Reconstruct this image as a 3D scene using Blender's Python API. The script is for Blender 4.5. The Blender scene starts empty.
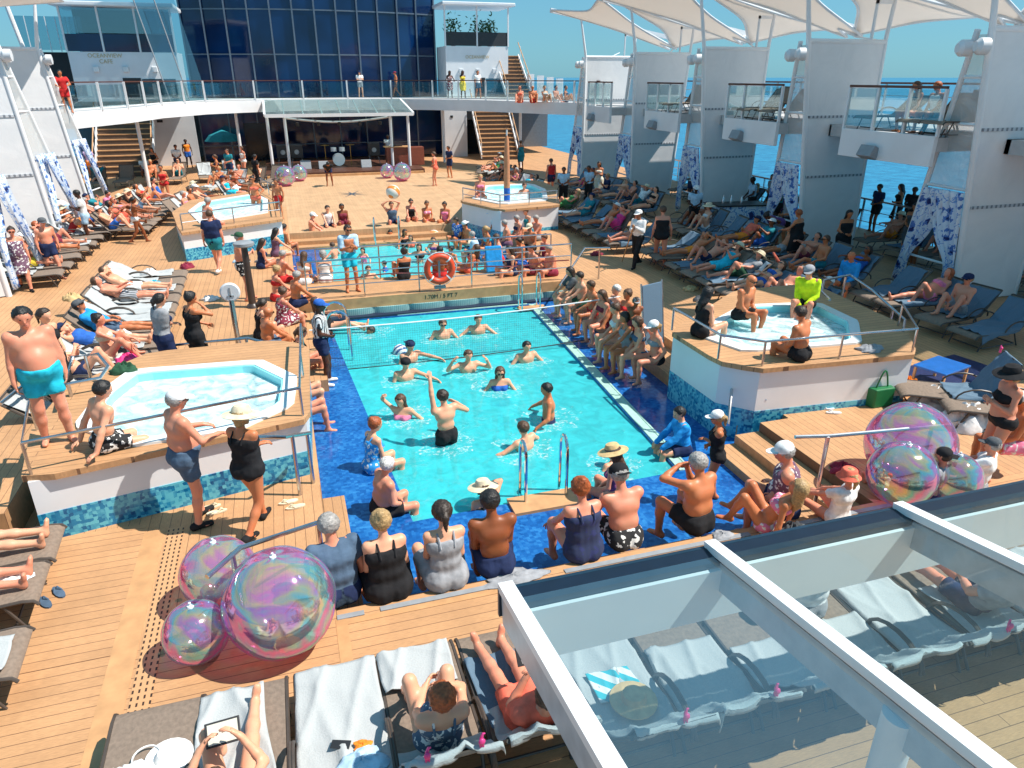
import bpy, bmesh, math, random
import numpy as np
from mathutils import Vector, Matrix
R = math.radians
S = bpy.context.scene
COL = S.collection
rnd = random.Random(7)

# ------------------------------------------------------------------ camera model
CF = 710.0; CH = 5.2
CP = math.atan(307/710); CY = math.atan(242/math.hypot(307, 710))
_cp, _sp, _cy, _sy = math.cos(CP), math.sin(CP), math.cos(CY), math.sin(CY)
_f = (_sy*_cp, _cy*_cp, -_sp); _r = (_cy, -_sy, 0); _u = (_sy*_sp, _cy*_sp, _cp)
def at(u, v, z=0.0):
    """survey helper: where the sight line of a photo pixel meets height z"""
    a = (u-512)/CF; b = (384-v)/CF
    d = [_f[i]+a*_r[i]+b*_u[i] for i in range(3)]
    t = (z-CH)/d[2]
    return (d[0]*t, d[1]*t, z)

# ------------------------------------------------------------------ materials
MATS = {}
def nodes(name):
    m = bpy.data.materials.new(name); m.use_nodes = True
    nt = m.node_tree; nt.nodes.clear()
    out = nt.nodes.new('ShaderNodeOutputMaterial')
    return m, nt, out
def N(nt, t, **kw):
    n = nt.nodes.new(t)
    for k, v in kw.items():
        if k in n.inputs: n.inputs[k].default_value = v
        else: setattr(n, k, v)
    return n
def c4(c): return (c[0], c[1], c[2], 1)
def mat(name, col, rough=.6, var=.12, scale=8, metal=0, bump=0, spec=.5, col2=None, detail=4, sss=0, coords='Object'):
    if name in MATS: return MATS[name]
    m, nt, out = nodes(name)
    b = N(nt, 'ShaderNodeBsdfPrincipled', Roughness=rough, Metallic=metal)
    b.inputs['Specular IOR Level'].default_value = spec
    tc = N(nt, 'ShaderNodeTexCoord')
    no = N(nt, 'ShaderNodeTexNoise', Scale=scale, Detail=detail)
    nt.links.new(tc.outputs[coords], no.inputs['Vector'])
    mx = N(nt, 'ShaderNodeMix', data_type='RGBA')
    a = c4([max(0, x*(1-var)) for x in col]); c = c4(col2) if col2 else c4([min(1, x*(1+var)) for x in col])
    mx.inputs[6].default_value = a; mx.inputs[7].default_value = c
    rm = N(nt, 'ShaderNodeMapRange'); rm.inputs[1].default_value = .3; rm.inputs[2].default_value = .7
    nt.links.new(no.outputs['Fac'], rm.inputs[0]); nt.links.new(rm.outputs[0], mx.inputs[0])
    nt.links.new(mx.outputs[2], b.inputs['Base Color'])
    if bump:
        bp = N(nt, 'ShaderNodeBump', Strength=bump, Distance=.02)
        nt.links.new(no.outputs['Fac'], bp.inputs['Height']); nt.links.new(bp.outputs[0], b.inputs['Normal'])
    nt.links.new(b.outputs[0], out.inputs[0])
    MATS[name] = m
    return m
def hexc(h):
    v = [int(h[i:i+2], 16)/255 for i in (0, 2, 4)]
    return tuple(x/12.92 if x < .04045 else ((x+.055)/1.055)**2.4 for x in v)

def plank_mat(name, base, dark, pitch=.11, along='x', length=2.2, gap=.06, coords='Object'):
    m, nt, out = nodes(name)
    b = N(nt, 'ShaderNodeBsdfPrincipled', Roughness=.62)
    tc = N(nt, 'ShaderNodeTexCoord'); mp = N(nt, 'ShaderNodeMapping')
    nt.links.new(tc.outputs[coords], mp.inputs[0])
    if along == 'y': mp.inputs['Rotation'].default_value = (0, 0, R(90))
    br = N(nt, 'ShaderNodeTexBrick', Scale=1)
    br.inputs['Brick Width'].default_value = length; br.inputs['Row Height'].default_value = pitch
    br.inputs['Mortar Size'].default_value = pitch*gap; br.inputs['Mortar Smooth'].default_value = .1
    br.inputs['Color1'].default_value = c4([x*.94 for x in base]); br.inputs['Color2'].default_value = c4([min(1, x*1.06) for x in base])
    br.inputs['Mortar'].default_value = c4(dark); br.inputs['Bias'].default_value = 0
    nt.links.new(mp.outputs[0], br.inputs['Vector'])
    n1 = N(nt, 'ShaderNodeTexNoise', Scale=1.3, Detail=6, Roughness=.65)
    n2 = N(nt, 'ShaderNodeTexNoise', Scale=14, Detail=3)
    m2 = N(nt, 'ShaderNodeMapping'); m2.inputs['Scale'].default_value = (1, 9, 1) if along == 'x' else (9, 1, 1)
    nt.links.new(tc.outputs[coords], m2.inputs[0]); nt.links.new(m2.outputs[0], n2.inputs['Vector'])
    nt.links.new(tc.outputs[coords], n1.inputs['Vector'])
    ad = N(nt, 'ShaderNodeMath', operation='MULTIPLY'); nt.links.new(n1.outputs[0], ad.inputs[0]); nt.links.new(n2.outputs[0], ad.inputs[1])
    rg = N(nt, 'ShaderNodeMapRange'); rg.inputs[1].default_value = .12; rg.inputs[2].default_value = .42; rg.inputs[3].default_value = .74; rg.inputs[4].default_value = 1.12
    nt.links.new(ad.outputs[0], rg.inputs[0])
    mx = N(nt, 'ShaderNodeMix', data_type='RGBA', blend_type='MULTIPLY'); mx.inputs[0].default_value = 1
    nt.links.new(br.outputs['Color'], mx.inputs[6]); nt.links.new(rg.outputs[0], mx.inputs[7])
    nt.links.new(mx.outputs[2], b.inputs['Base Color']); nt.links.new(b.outputs[0], out.inputs[0])
    MATS[name] = m; return m

def mosaic_mat(name, ca, cb, cc, size=.04, rough=.25, grout=(.3,.4,.5), low=.35):
    m, nt, out = nodes(name)
    b = N(nt, 'ShaderNodeBsdfPrincipled', Roughness=rough)
    tc = N(nt, 'ShaderNodeTexCoord')
    vo = N(nt, 'ShaderNodeTexVoronoi', Scale=1/size, distance='CHEBYCHEV'); vo.inputs['Randomness'].default_value = .5
    nt.links.new(tc.outputs['Object'], vo.inputs['Vector'])
    sp = N(nt, 'ShaderNodeSeparateColor'); nt.links.new(vo.outputs['Color'], sp.inputs[0])
    no = N(nt, 'ShaderNodeTexNoise', Scale=2.2, Detail=5, Roughness=.7); nt.links.new(tc.outputs['Object'], no.inputs['Vector'])
    av = N(nt, 'ShaderNodeMath', operation='MULTIPLY_ADD'); av.inputs[1].default_value = low
    nt.links.new(sp.outputs[0], av.inputs[0]); nt.links.new(no.outputs[0], av.inputs[2])
    cr = N(nt, 'ShaderNodeValToRGB'); e = cr.color_ramp.elements
    e[0].position = .38; e[0].color = c4(ca); e[1].position = .95; e[1].color = c4(cc); q = e.new(.68); q.color = c4(cb)
    nt.links.new(av.outputs[0], cr.inputs[0]); nt.links.new(cr.outputs[0], b.inputs['Base Color'])
    bp = N(nt, 'ShaderNodeBump', Strength=.25, Distance=.01); nt.links.new(no.outputs[0], bp.inputs['Height']); nt.links.new(bp.outputs[0], b.inputs['Normal'])
    nt.links.new(b.outputs[0], out.inputs[0]); MATS[name] = m; return m

def water_mat(name, tint, gloss=.08, scale=2.5, strength=.35, milk=None, milkfac=0, dist=.05, detail=3, milkmin=.25):
    m, nt, out = nodes(name)
    tr = N(nt, 'ShaderNodeBsdfTransparent', Color=c4(tint))
    gl = N(nt, 'ShaderNodeBsdfGlossy', Color=(1, 1, 1, 1), Roughness=.06)
    tc = N(nt, 'ShaderNodeTexCoord'); no = N(nt, 'ShaderNodeTexNoise', Scale=scale, Detail=detail, Distortion=.6)
    nt.links.new(tc.outputs['Object'], no.inputs['Vector'])
    bp = N(nt, 'ShaderNodeBump', Strength=strength, Distance=dist); nt.links.new(no.outputs[0], bp.inputs['Height'])
    nt.links.new(bp.outputs[0], gl.inputs['Normal'])
    fr = N(nt, 'ShaderNodeFresnel', IOR=1.33); nt.links.new(bp.outputs[0], fr.inputs['Normal'])
    mx = N(nt, 'ShaderNodeMixShader')
    mm = N(nt, 'ShaderNodeMath', operation='ADD'); mm.inputs[1].default_value = gloss*.2; nt.links.new(fr.outputs[0], mm.inputs[0])
    nt.links.new(mm.outputs[0], mx.inputs[0]); nt.links.new(tr.outputs[0], mx.inputs[1]); nt.links.new(gl.outputs[0], mx.inputs[2])
    last = mx
    if milk:
        df = N(nt, 'ShaderNodeBsdfDiffuse', Color=c4(milk)); m2 = N(nt, 'ShaderNodeMixShader')
        n3 = N(nt, 'ShaderNodeTexNoise', Scale=3.2, Detail=5, Distortion=1.2); nt.links.new(tc.outputs['Object'], n3.inputs['Vector'])
        rg = N(nt, 'ShaderNodeMapRange'); rg.inputs[1].default_value = .38; rg.inputs[2].default_value = .7; rg.inputs[3].default_value = milkfac*milkmin; rg.inputs[4].default_value = milkfac
        nt.links.new(n3.outputs[0], rg.inputs[0]); nt.links.new(rg.outputs[0], m2.inputs[0])
        nt.links.new(mx.outputs[0], m2.inputs[1]); nt.links.new(df.outputs[0], m2.inputs[2]); last = m2
    nt.links.new(last.outputs[0], out.inputs[0]); MATS[name] = m; return m

def glass_mat(name, tint, gloss=.1, haze=0, hcol=(.7, .8, .85), rough=.02, fres=.5):
    m, nt, out = nodes(name)
    tr = N(nt, 'ShaderNodeBsdfTransparent', Color=c4(tint)); gl = N(nt, 'ShaderNodeBsdfGlossy', Color=(.9, .97, 1, 1), Roughness=rough)
    lw = N(nt, 'ShaderNodeLayerWeight', Blend=.35)
    mm = N(nt, 'ShaderNodeMath', operation='MULTIPLY_ADD'); mm.inputs[1].default_value = fres; mm.inputs[2].default_value = gloss
    nt.links.new(lw.outputs['Fresnel'], mm.inputs[0])
    mx = N(nt, 'ShaderNodeMixShader'); nt.links.new(mm.outputs[0], mx.inputs[0]); nt.links.new(tr.outputs[0], mx.inputs[1]); nt.links.new(gl.outputs[0], mx.inputs[2])
    last = mx
    if haze:
        df = N(nt, 'ShaderNodeBsdfDiffuse', Color=c4(hcol)); m2 = N(nt, 'ShaderNodeMixShader')
        tc = N(nt, 'ShaderNodeTexCoord'); n3 = N(nt, 'ShaderNodeTexNoise', Scale=2.5, Detail=8, Roughness=.7); nt.links.new(tc.outputs['Object'], n3.inputs['Vector'])
        rg = N(nt, 'ShaderNodeMapRange'); rg.inputs[1].default_value = .3; rg.inputs[2].default_value = .7; rg.inputs[3].default_value = haze*.6; rg.inputs[4].default_value = haze*1.3
        nt.links.new(n3.outputs[0], rg.inputs[0]); nt.links.new(rg.outputs[0], m2.inputs[0])
        nt.links.new(mx.outputs[0], m2.inputs[1]); nt.links.new(df.outputs[0], m2.inputs[2]); last = m2
    nt.links.new(last.outputs[0], out.inputs[0]); MATS[name] = m; return m

# ------------------------------------------------------------------ mesh builder
class MB:
    def __init__(s): s.v = []; s.f = []
    def add(s, vs, fs):
        o = len(s.v); s.v += [tuple(v) for v in vs]; s.f += [tuple(o+i for i in f) for f in fs]; return s
    def box(s, c, d, rz=0, rx=0, ry=0):
        hx, hy, hz = d[0]/2, d[1]/2, d[2]/2
        vs = [Vector((x, y, z)) for x in (-hx, hx) for y in (-hy, hy) for z in (-hz, hz)]
        M = Matrix.Translation(c) @ Matrix.Rotation(rz, 4, 'Z') @ Matrix.Rotation(ry, 4, 'Y') @ Matrix.Rotation(rx, 4, 'X')
        return s.add([M @ v for v in vs], [(0,1,3,2),(4,6,7,5),(0,4,5,1),(2,3,7,6),(0,2,6,4),(1,5,7,3)])
    def bb(s, x0, x1, y0, y1, z0, z1):
        return s.box(((x0+x1)/2, (y0+y1)/2, (z0+z1)/2), (abs(x1-x0), abs(y1-y0), abs(z1-z0)))
    def beam(s, a, b, w, h, upv=(0, 0, 1)):
        a = Vector(a); b = Vector(b); d = (b-a).normalized(); u = Vector(upv)
        x = d.cross(u).normalized(); u = x.cross(d).normalized()
        vs = [p + x*sx*w/2 + u*su*h/2 for p in (a, b) for sx in (-1, 1) for su in (-1, 1)]
        return s.add(vs, [(0,1,3,2),(4,6,7,5),(0,4,5,1),(2,3,7,6),(0,2,6,4),(1,5,7,3)])
    def tube(s, pts, r, n=8, closed=False, cap=True):
        pts = [Vector(p) for p in pts]; m = len(pts)
        rs = r if isinstance(r, (list, tuple)) else [r]*m
        prev = None; rings = []
        for i, p in enumerate(pts):
            if closed: d = (pts[(i+1) % m]-pts[i-1])
            else: d = (pts[min(i+1, m-1)]-pts[max(i-1, 0)])
            d = d.normalized() if d.length > 1e-9 else Vector((0, 0, 1))
            if prev is None:
                u = d.cross(Vector((0, 0, 1)) if abs(d.z) < .9 else Vector((1, 0, 0))).normalized()
            else: u = (prev - d*prev.dot(d)).normalized()
            prev = u; w = d.cross(u)
            rings.append([p+(u*math.cos(2*math.pi*k/n)+w*math.sin(2*math.pi*k/n))*rs[i] for k in range(n)])
        vs = [v for rg in rings for v in rg]; fs = []
        for i in range(m if closed else m-1):
            j = (i+1) % m
            for k in range(n): fs.append((i*n+k, i*n+(k+1) % n, j*n+(k+1) % n, j*n+k))
        if not closed and cap: fs += [tuple(range(n-1, -1, -1)), tuple(range((m-1)*n, m*n))]
        return s.add(vs, fs)
    def lathe(s, prof, n=20, c=(0, 0, 0), M=None):
        vs = []; fs = []
        for (r, z) in prof:
            for k in range(n):
                a = 2*math.pi*k/n; vs.append(Vector((r*math.cos(a), r*math.sin(a), z)))
        for i in range(len(prof)-1):
            for k in range(n): fs.append((i*n+k, i*n+(k+1) % n, (i+1)*n+(k+1) % n, (i+1)*n+k))
        if prof[0][0] > 1e-6: fs.append(tuple(range(n-1, -1, -1)))
        if prof[-1][0] > 1e-6: fs.append(tuple(range((len(prof)-1)*n, len(prof)*n)))
        T = Matrix.Translation(c) @ (M if M else Matrix.Identity(4))
        return s.add([T @ v for v in vs], fs)
    def sphere(s, c, r, n=16, m=10, sc=(1, 1, 1)):
        prof = [(max(1e-4, math.sin(math.pi*i/m))*r, -math.cos(math.pi*i/m)*r) for i in range(m+1)]
        o = len(s.v); s.lathe(prof, n)
        for i in range(o, len(s.v)): v = s.v[i]; s.v[i] = (v[0]*sc[0]+c[0], v[1]*sc[1]+c[1], v[2]*sc[2]+c[2])
        return s
    def prism(s, poly, z0, z1):
        n = len(poly); vs = [(p[0], p[1], z0) for p in poly]+[(p[0], p[1], z1) for p in poly]
        fs = [tuple(range(n-1, -1, -1)), tuple(range(n, 2*n))]+[(i, (i+1) % n, n+(i+1) % n, n+i) for i in range(n)]
        return s.add(vs, fs)
    def ring(s, outer, inner, z0, z1):
        n = len(outer)
        vs = [(p[0], p[1], z) for z in (z0, z1) for q in (outer, inner) for p in q]
        fs = []
        for i in range(n):
            j = (i+1) % n
            fs += [(i, j, 2*n+j, 2*n+i), (n+j, n+i, 3*n+i, 3*n+j), (2*n+i, 2*n+j, 3*n+j, 3*n+i), (j, i, n+i, n+j)]
        return s.add(vs, fs)
    def extr(s, prof, x0, x1):
        """closed profile in (y,z) swept along x"""
        n = len(prof); vs = [(x, p[0], p[1]) for x in (x0, x1) for p in prof]
        return s.add(vs, [tuple(range(n)), tuple(range(2*n-1, n-1, -1))]+[(i, n+i, n+(i+1) % n, (i+1) % n) for i in range(n)])
    def mesh(s, name, smooth=None):
        me = bpy.data.meshes.new(name); me.from_pydata(s.v, [], s.f)
        bm = bmesh.new(); bm.from_mesh(me); bmesh.ops.recalc_face_normals(bm, faces=bm.faces); bm.to_mesh(me); bm.free()
        if smooth:
            me.polygons.foreach_set('use_smooth', [True]*len(me.polygons)); me.set_sharp_from_angle(angle=R(smooth))
        return me
    def build(s, name, m, parent=None, smooth=40, bevel=0, loc=None, rz=None, up=True):
        me = s.mesh(name, smooth); me.materials.append(m)
        o = bpy.data.objects.new(name, me); COL.objects.link(o)
        if parent is not None: o.parent = parent
        if loc is not None: o.location = loc
        if rz is not None: o.rotation_euler = (0, 0, rz)
        if bevel:
            b = o.modifiers.new('b', 'BEVEL'); b.width = bevel; b.segments = 2; b.limit_method = 'ANGLE'
        return o
LABELS = []
def tag(o, label=None, cat=None, group=None, kind=None):
    if label: o['label'] = label; LABELS.append((label, o.name, group))
    if cat: o['category'] = cat
    if group: o['group'] = group
    if kind: o['kind'] = kind
    return o
def empty(name, loc=(0, 0, 0), rz=0):
    o = bpy.data.objects.new(name, None); COL.objects.link(o); o.location = loc; o.rotation_euler = (0, 0, rz); o.empty_display_size = .1
    return o
def kids(o): return [c for c in bpy.data.objects if c.parent == o]
def copy_tree(o, parent=None, kc=None):
    c = o.copy(); COL.objects.link(c); c.parent = parent
    for ch in kids(o): copy_tree(ch, c)
    return c
def struct(o): o['kind'] = 'structure'; return o
# ------------------------------------------------------------------ people
def nrm(v):
    v = np.array(v, float); return v/(np.linalg.norm(v)+1e-9)
def ik(a, t, l1, l2, pole):
    a = np.array(a, float); t = np.array(t, float); d = t-a; L = np.linalg.norm(d)
    L2 = min(L, (l1+l2)*.995)
    if L < 1e-6: d = np.array((0, 0, -1.)); L = 1
    u = d/L; t = a+u*L2
    x = (l1*l1-l2*l2+L2*L2)/(2*L2); h = math.sqrt(max(0, l1*l1-x*x))
    p = np.array(pole, float); p = p-u*np.dot(p, u)
    if np.linalg.norm(p) < 1e-5: p = np.array((0, 1., .1))
    return a+u*x+nrm(p)*h, t

def surface_nets(F, org, h):
    """vectorised surface nets -> verts, quads"""
    s = F < 0
    nx, ny, nz = F.shape
    cells = np.zeros((nx-1, ny-1, nz-1), int)
    acc = np.zeros((nx-1, ny-1, nz-1, 3)); cnt = np.zeros((nx-1, ny-1, nz-1))
    sub = lambda A, dx, dy, dz: A[dx:nx-1+dx, dy:ny-1+dy, dz:nz-1+dz]
    for ax in range(3):
        for i in (0, 1):
            for j in (0, 1):
                o0 = [0, 0, 0]; o1 = [0, 0, 0]
                a1, a2 = [k for k in range(3) if k != ax]
                o0[a1] = o1[a1] = i; o0[a2] = o1[a2] = j; o1[ax] = 1
                f0 = sub(F, *o0); f1 = sub(F, *o1); c = sub(s, *o0) != sub(s, *o1)
                den = f0-f1; t = np.where(c, f0/np.where(np.abs(den) < 1e-9, 1e-9, den), 0)
                cnt += c
                for k in range(3):
                    acc[..., k] += c*(t if k == ax else o0[k])
    act = cnt > 0
    idx = -np.ones(act.shape, int); idx[act] = np.arange(act.sum())
    P = np.argwhere(act)+acc[act]/cnt[act][:, None]
    V = org+P*h
    Q = []
    for ax in range(3):
        a1, a2 = [(1, 2), (2, 0), (0, 1)][ax]
        sl0 = [slice(1, -1)]*3; sl0[ax] = slice(0, -1)
        sl1 = list(sl0); sl1[ax] = slice(1, None)
        A = s[tuple(sl0)]; B = s[tuple(sl1)]
        e = np.argwhere(A != B)
        if len(e) == 0: continue
        off = np.ones(3, int); off[ax] = 0
        g = e+off; flip = A[tuple(e.T)]
        def cid(d1, d2):
            q = g.copy(); q[:, a1] -= d1; q[:, a2] -= d2
            return idx[q[:, 0], q[:, 1], q[:, 2]]
        q = np.stack([cid(0, 0), cid(1, 0), cid(1, 1), cid(0, 1)], 1)
        q[~flip] = q[~flip][:, ::-1]
        Q.append(q[(q >= 0).all(1)])
    Q = np.concatenate(Q) if Q else np.zeros((0, 4), int)
    return V, Q

class Field:
    def __init__(s, lo, hi, h):
        s.h = h; s.lo = np.array(lo, float); n = np.ceil((np.array(hi)-s.lo)/h).astype(int)+1
        s.n = n; s.ax = [s.lo[i]+np.arange(n[i])*h for i in range(3)]
    def new(s): return np.full(s.n, 1.0, np.float32)
    def block(s, lo, hi):
        a = np.clip(np.floor((np.array(lo)-s.lo)/s.h).astype(int), 0, s.n); b = np.clip(np.ceil((np.array(hi)-s.lo)/s.h).astype(int)+1, 0, s.n)
        return tuple(slice(a[i], b[i]) for i in range(3))
    def pts(s, bl):
        return np.meshgrid(*[s.ax[i][bl[i]] for i in range(3)], indexing='ij')
    def cone(s, F, a, b, ra, rb, k=.03, cuts=None, off=0):
        a = np.array(a, float); b = np.array(b, float); m = max(ra, rb)+.08+off
        bl = s.block(np.minimum(a, b)-m, np.maximum(a, b)+m)
        if min(x.stop-x.start for x in bl) <= 0: return
        X, Y, Z = s.pts(bl); d = b-a; L2 = max(np.dot(d, d), 1e-9)
        t = np.clip(((X-a[0])*d[0]+(Y-a[1])*d[1]+(Z-a[2])*d[2])/L2, 0, 1)
        D = np.sqrt((X-a[0]-t*d[0])**2+(Y-a[1]-t*d[1])**2+(Z-a[2]-t*d[2])**2)-(ra+(rb-ra)*t)-off
        if cuts:
            for (p, n) in cuts:
                D = np.maximum(D, (X-p[0])*n[0]+(Y-p[1])*n[1]+(Z-p[2])*n[2])
        G = F[bl]
        hh = np.clip(.5+.5*(G-D)/k, 0, 1); F[bl] = G*(1-hh)+D*hh-k*hh*(1-hh)

SKIN = {'fair': hexc('e6b08e'), 'pink': hexc('de9a7c'), 'tan': hexc('c98257'), 'brown': hexc('8f5532'), 'dark': hexc('4d2c1b')}
HAIR = {'black': (.012, .011, .011), 'dark': (.03, .018, .012), 'brown': (.085, .042, .022), 'blond': (.42, .27, .12), 'red': (.34, .08, .02), 'grey': (.33, .31, .29), 'white': (.62, .6, .57)}
PAL = {'white': (.78, .78, .77), 'black': (.018, .018, .02), 'navy': (.018, .03, .085), 'blue': (.03, .13, .48), 'bright blue': (.02, .3, .72), 'turquoise': (.02, .5, .66),
       'teal': (.02, .22, .27), 'red': (.55, .03, .03), 'coral': (.8, .16, .1), 'pink': (.82, .22, .36), 'hot pink': (.8, .06, .25), 'grey': (.3, .31, .33), 'dark grey': (.09, .1, .11),
       'pale blue': (.42, .6, .75), 'yellow': (.85, .6, .06), 'lime': (.6, .85, .02), 'green': (.05, .22, .08), 'dark green': (.03, .09, .05), 'purple': (.13, .06, .2), 'plum': (.16, .08, .13),
       'orange': (.85, .25, .03), 'cream': (.72, .62, .44), 'straw': (.62, .44, .22), 'lilac': (.5, .36, .56), 'maroon': (.2, .03, .05), 'slate blue': (.08, .13, .2), 'burgundy': (.25, .03, .06)}
def skin_mat(k):
    if 'skin_'+k in MATS: return MATS['skin_'+k]
    c = SKIN[k]; m = mat('skin_'+k, c, rough=.46, var=.08, scale=5, spec=.45, bump=.06, col2=(min(1, c[0]*1.02), c[1]*.80, c[2]*.76), detail=7)
    b = [n for n in m.node_tree.nodes if n.type == 'BSDF_PRINCIPLED'][0]
    b.inputs['Subsurface Weight'].default_value = .08; b.inputs['Subsurface Radius'].default_value = (.02, .008, .004); b.inputs['Subsurface Scale'].default_value = .5
    return m
def cloth_mat(k, pattern=None):
    nm = 'cloth_'+k+('_'+pattern if pattern else '')
    if nm in MATS: return MATS[nm]
    c = PAL[k]
    if not pattern: return mat(nm, c, rough=.85, var=.2, scale=11, bump=.5, spec=.2)
    m, nt, out = nodes(nm); b = N(nt, 'ShaderNodeBsdfPrincipled', Roughness=.85)
    tc = N(nt, 'ShaderNodeTexCoord')
    c2 = {'stripe': (.02, .02, .03), 'print': (.75, .75, .72), 'plaid': (.4, .42, .45), 'navyprint': (.02, .03, .12), 'pinkprint': (.8, .2, .35)}[pattern]
    if pattern == 'stripe':
        w = N(nt, 'ShaderNodeTexWave', Scale=7.5, bands_direction='X'); w.inputs['Distortion'].default_value = .3
    elif pattern == 'plaid': w = N(nt, 'ShaderNodeTexWave', Scale=9, bands_direction='Z')
    else: w = N(nt, 'ShaderNodeTexNoise', Scale=16, Detail=2)
    nt.links.new(tc.outputs['Object'], w.inputs['Vector'])
    cr = N(nt, 'ShaderNodeValToRGB'); cr.color_ramp.interpolation = 'CONSTANT'; e = cr.color_ramp.elements
    e[0].color = c4(c); e[1].position = .56 if 'print' in pattern else .5; e[1].color = c4(c2)
    nt.links.new(w.outputs[0] if pattern != 'stripe' else w.outputs['Fac'], cr.inputs[0]); nt.links.new(cr.outputs[0], b.inputs['Base Color']); nt.links.new(b.outputs[0], out.inputs[0])
    MATS[nm] = m; return m
def hair_mat(k):
    return mat('hair_'+k, HAIR[k], rough=.5, var=.35, scale=40, bump=.6)

def np_mesh(name, V, Q, smooth=True, extra=None):
    V = [tuple(v) for v in V.tolist()]; Q = [tuple(q) for q in Q.tolist()]
    if extra:
        o = len(V); V += extra.v; Q += [tuple(i+o for i in f) for f in extra.f]
    me = bpy.data.meshes.new(name); me.from_pydata(V, [], Q)
    me.polygons.foreach_set('use_smooth', [True]*len(me.polygons)); me.update()
    return me

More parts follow.
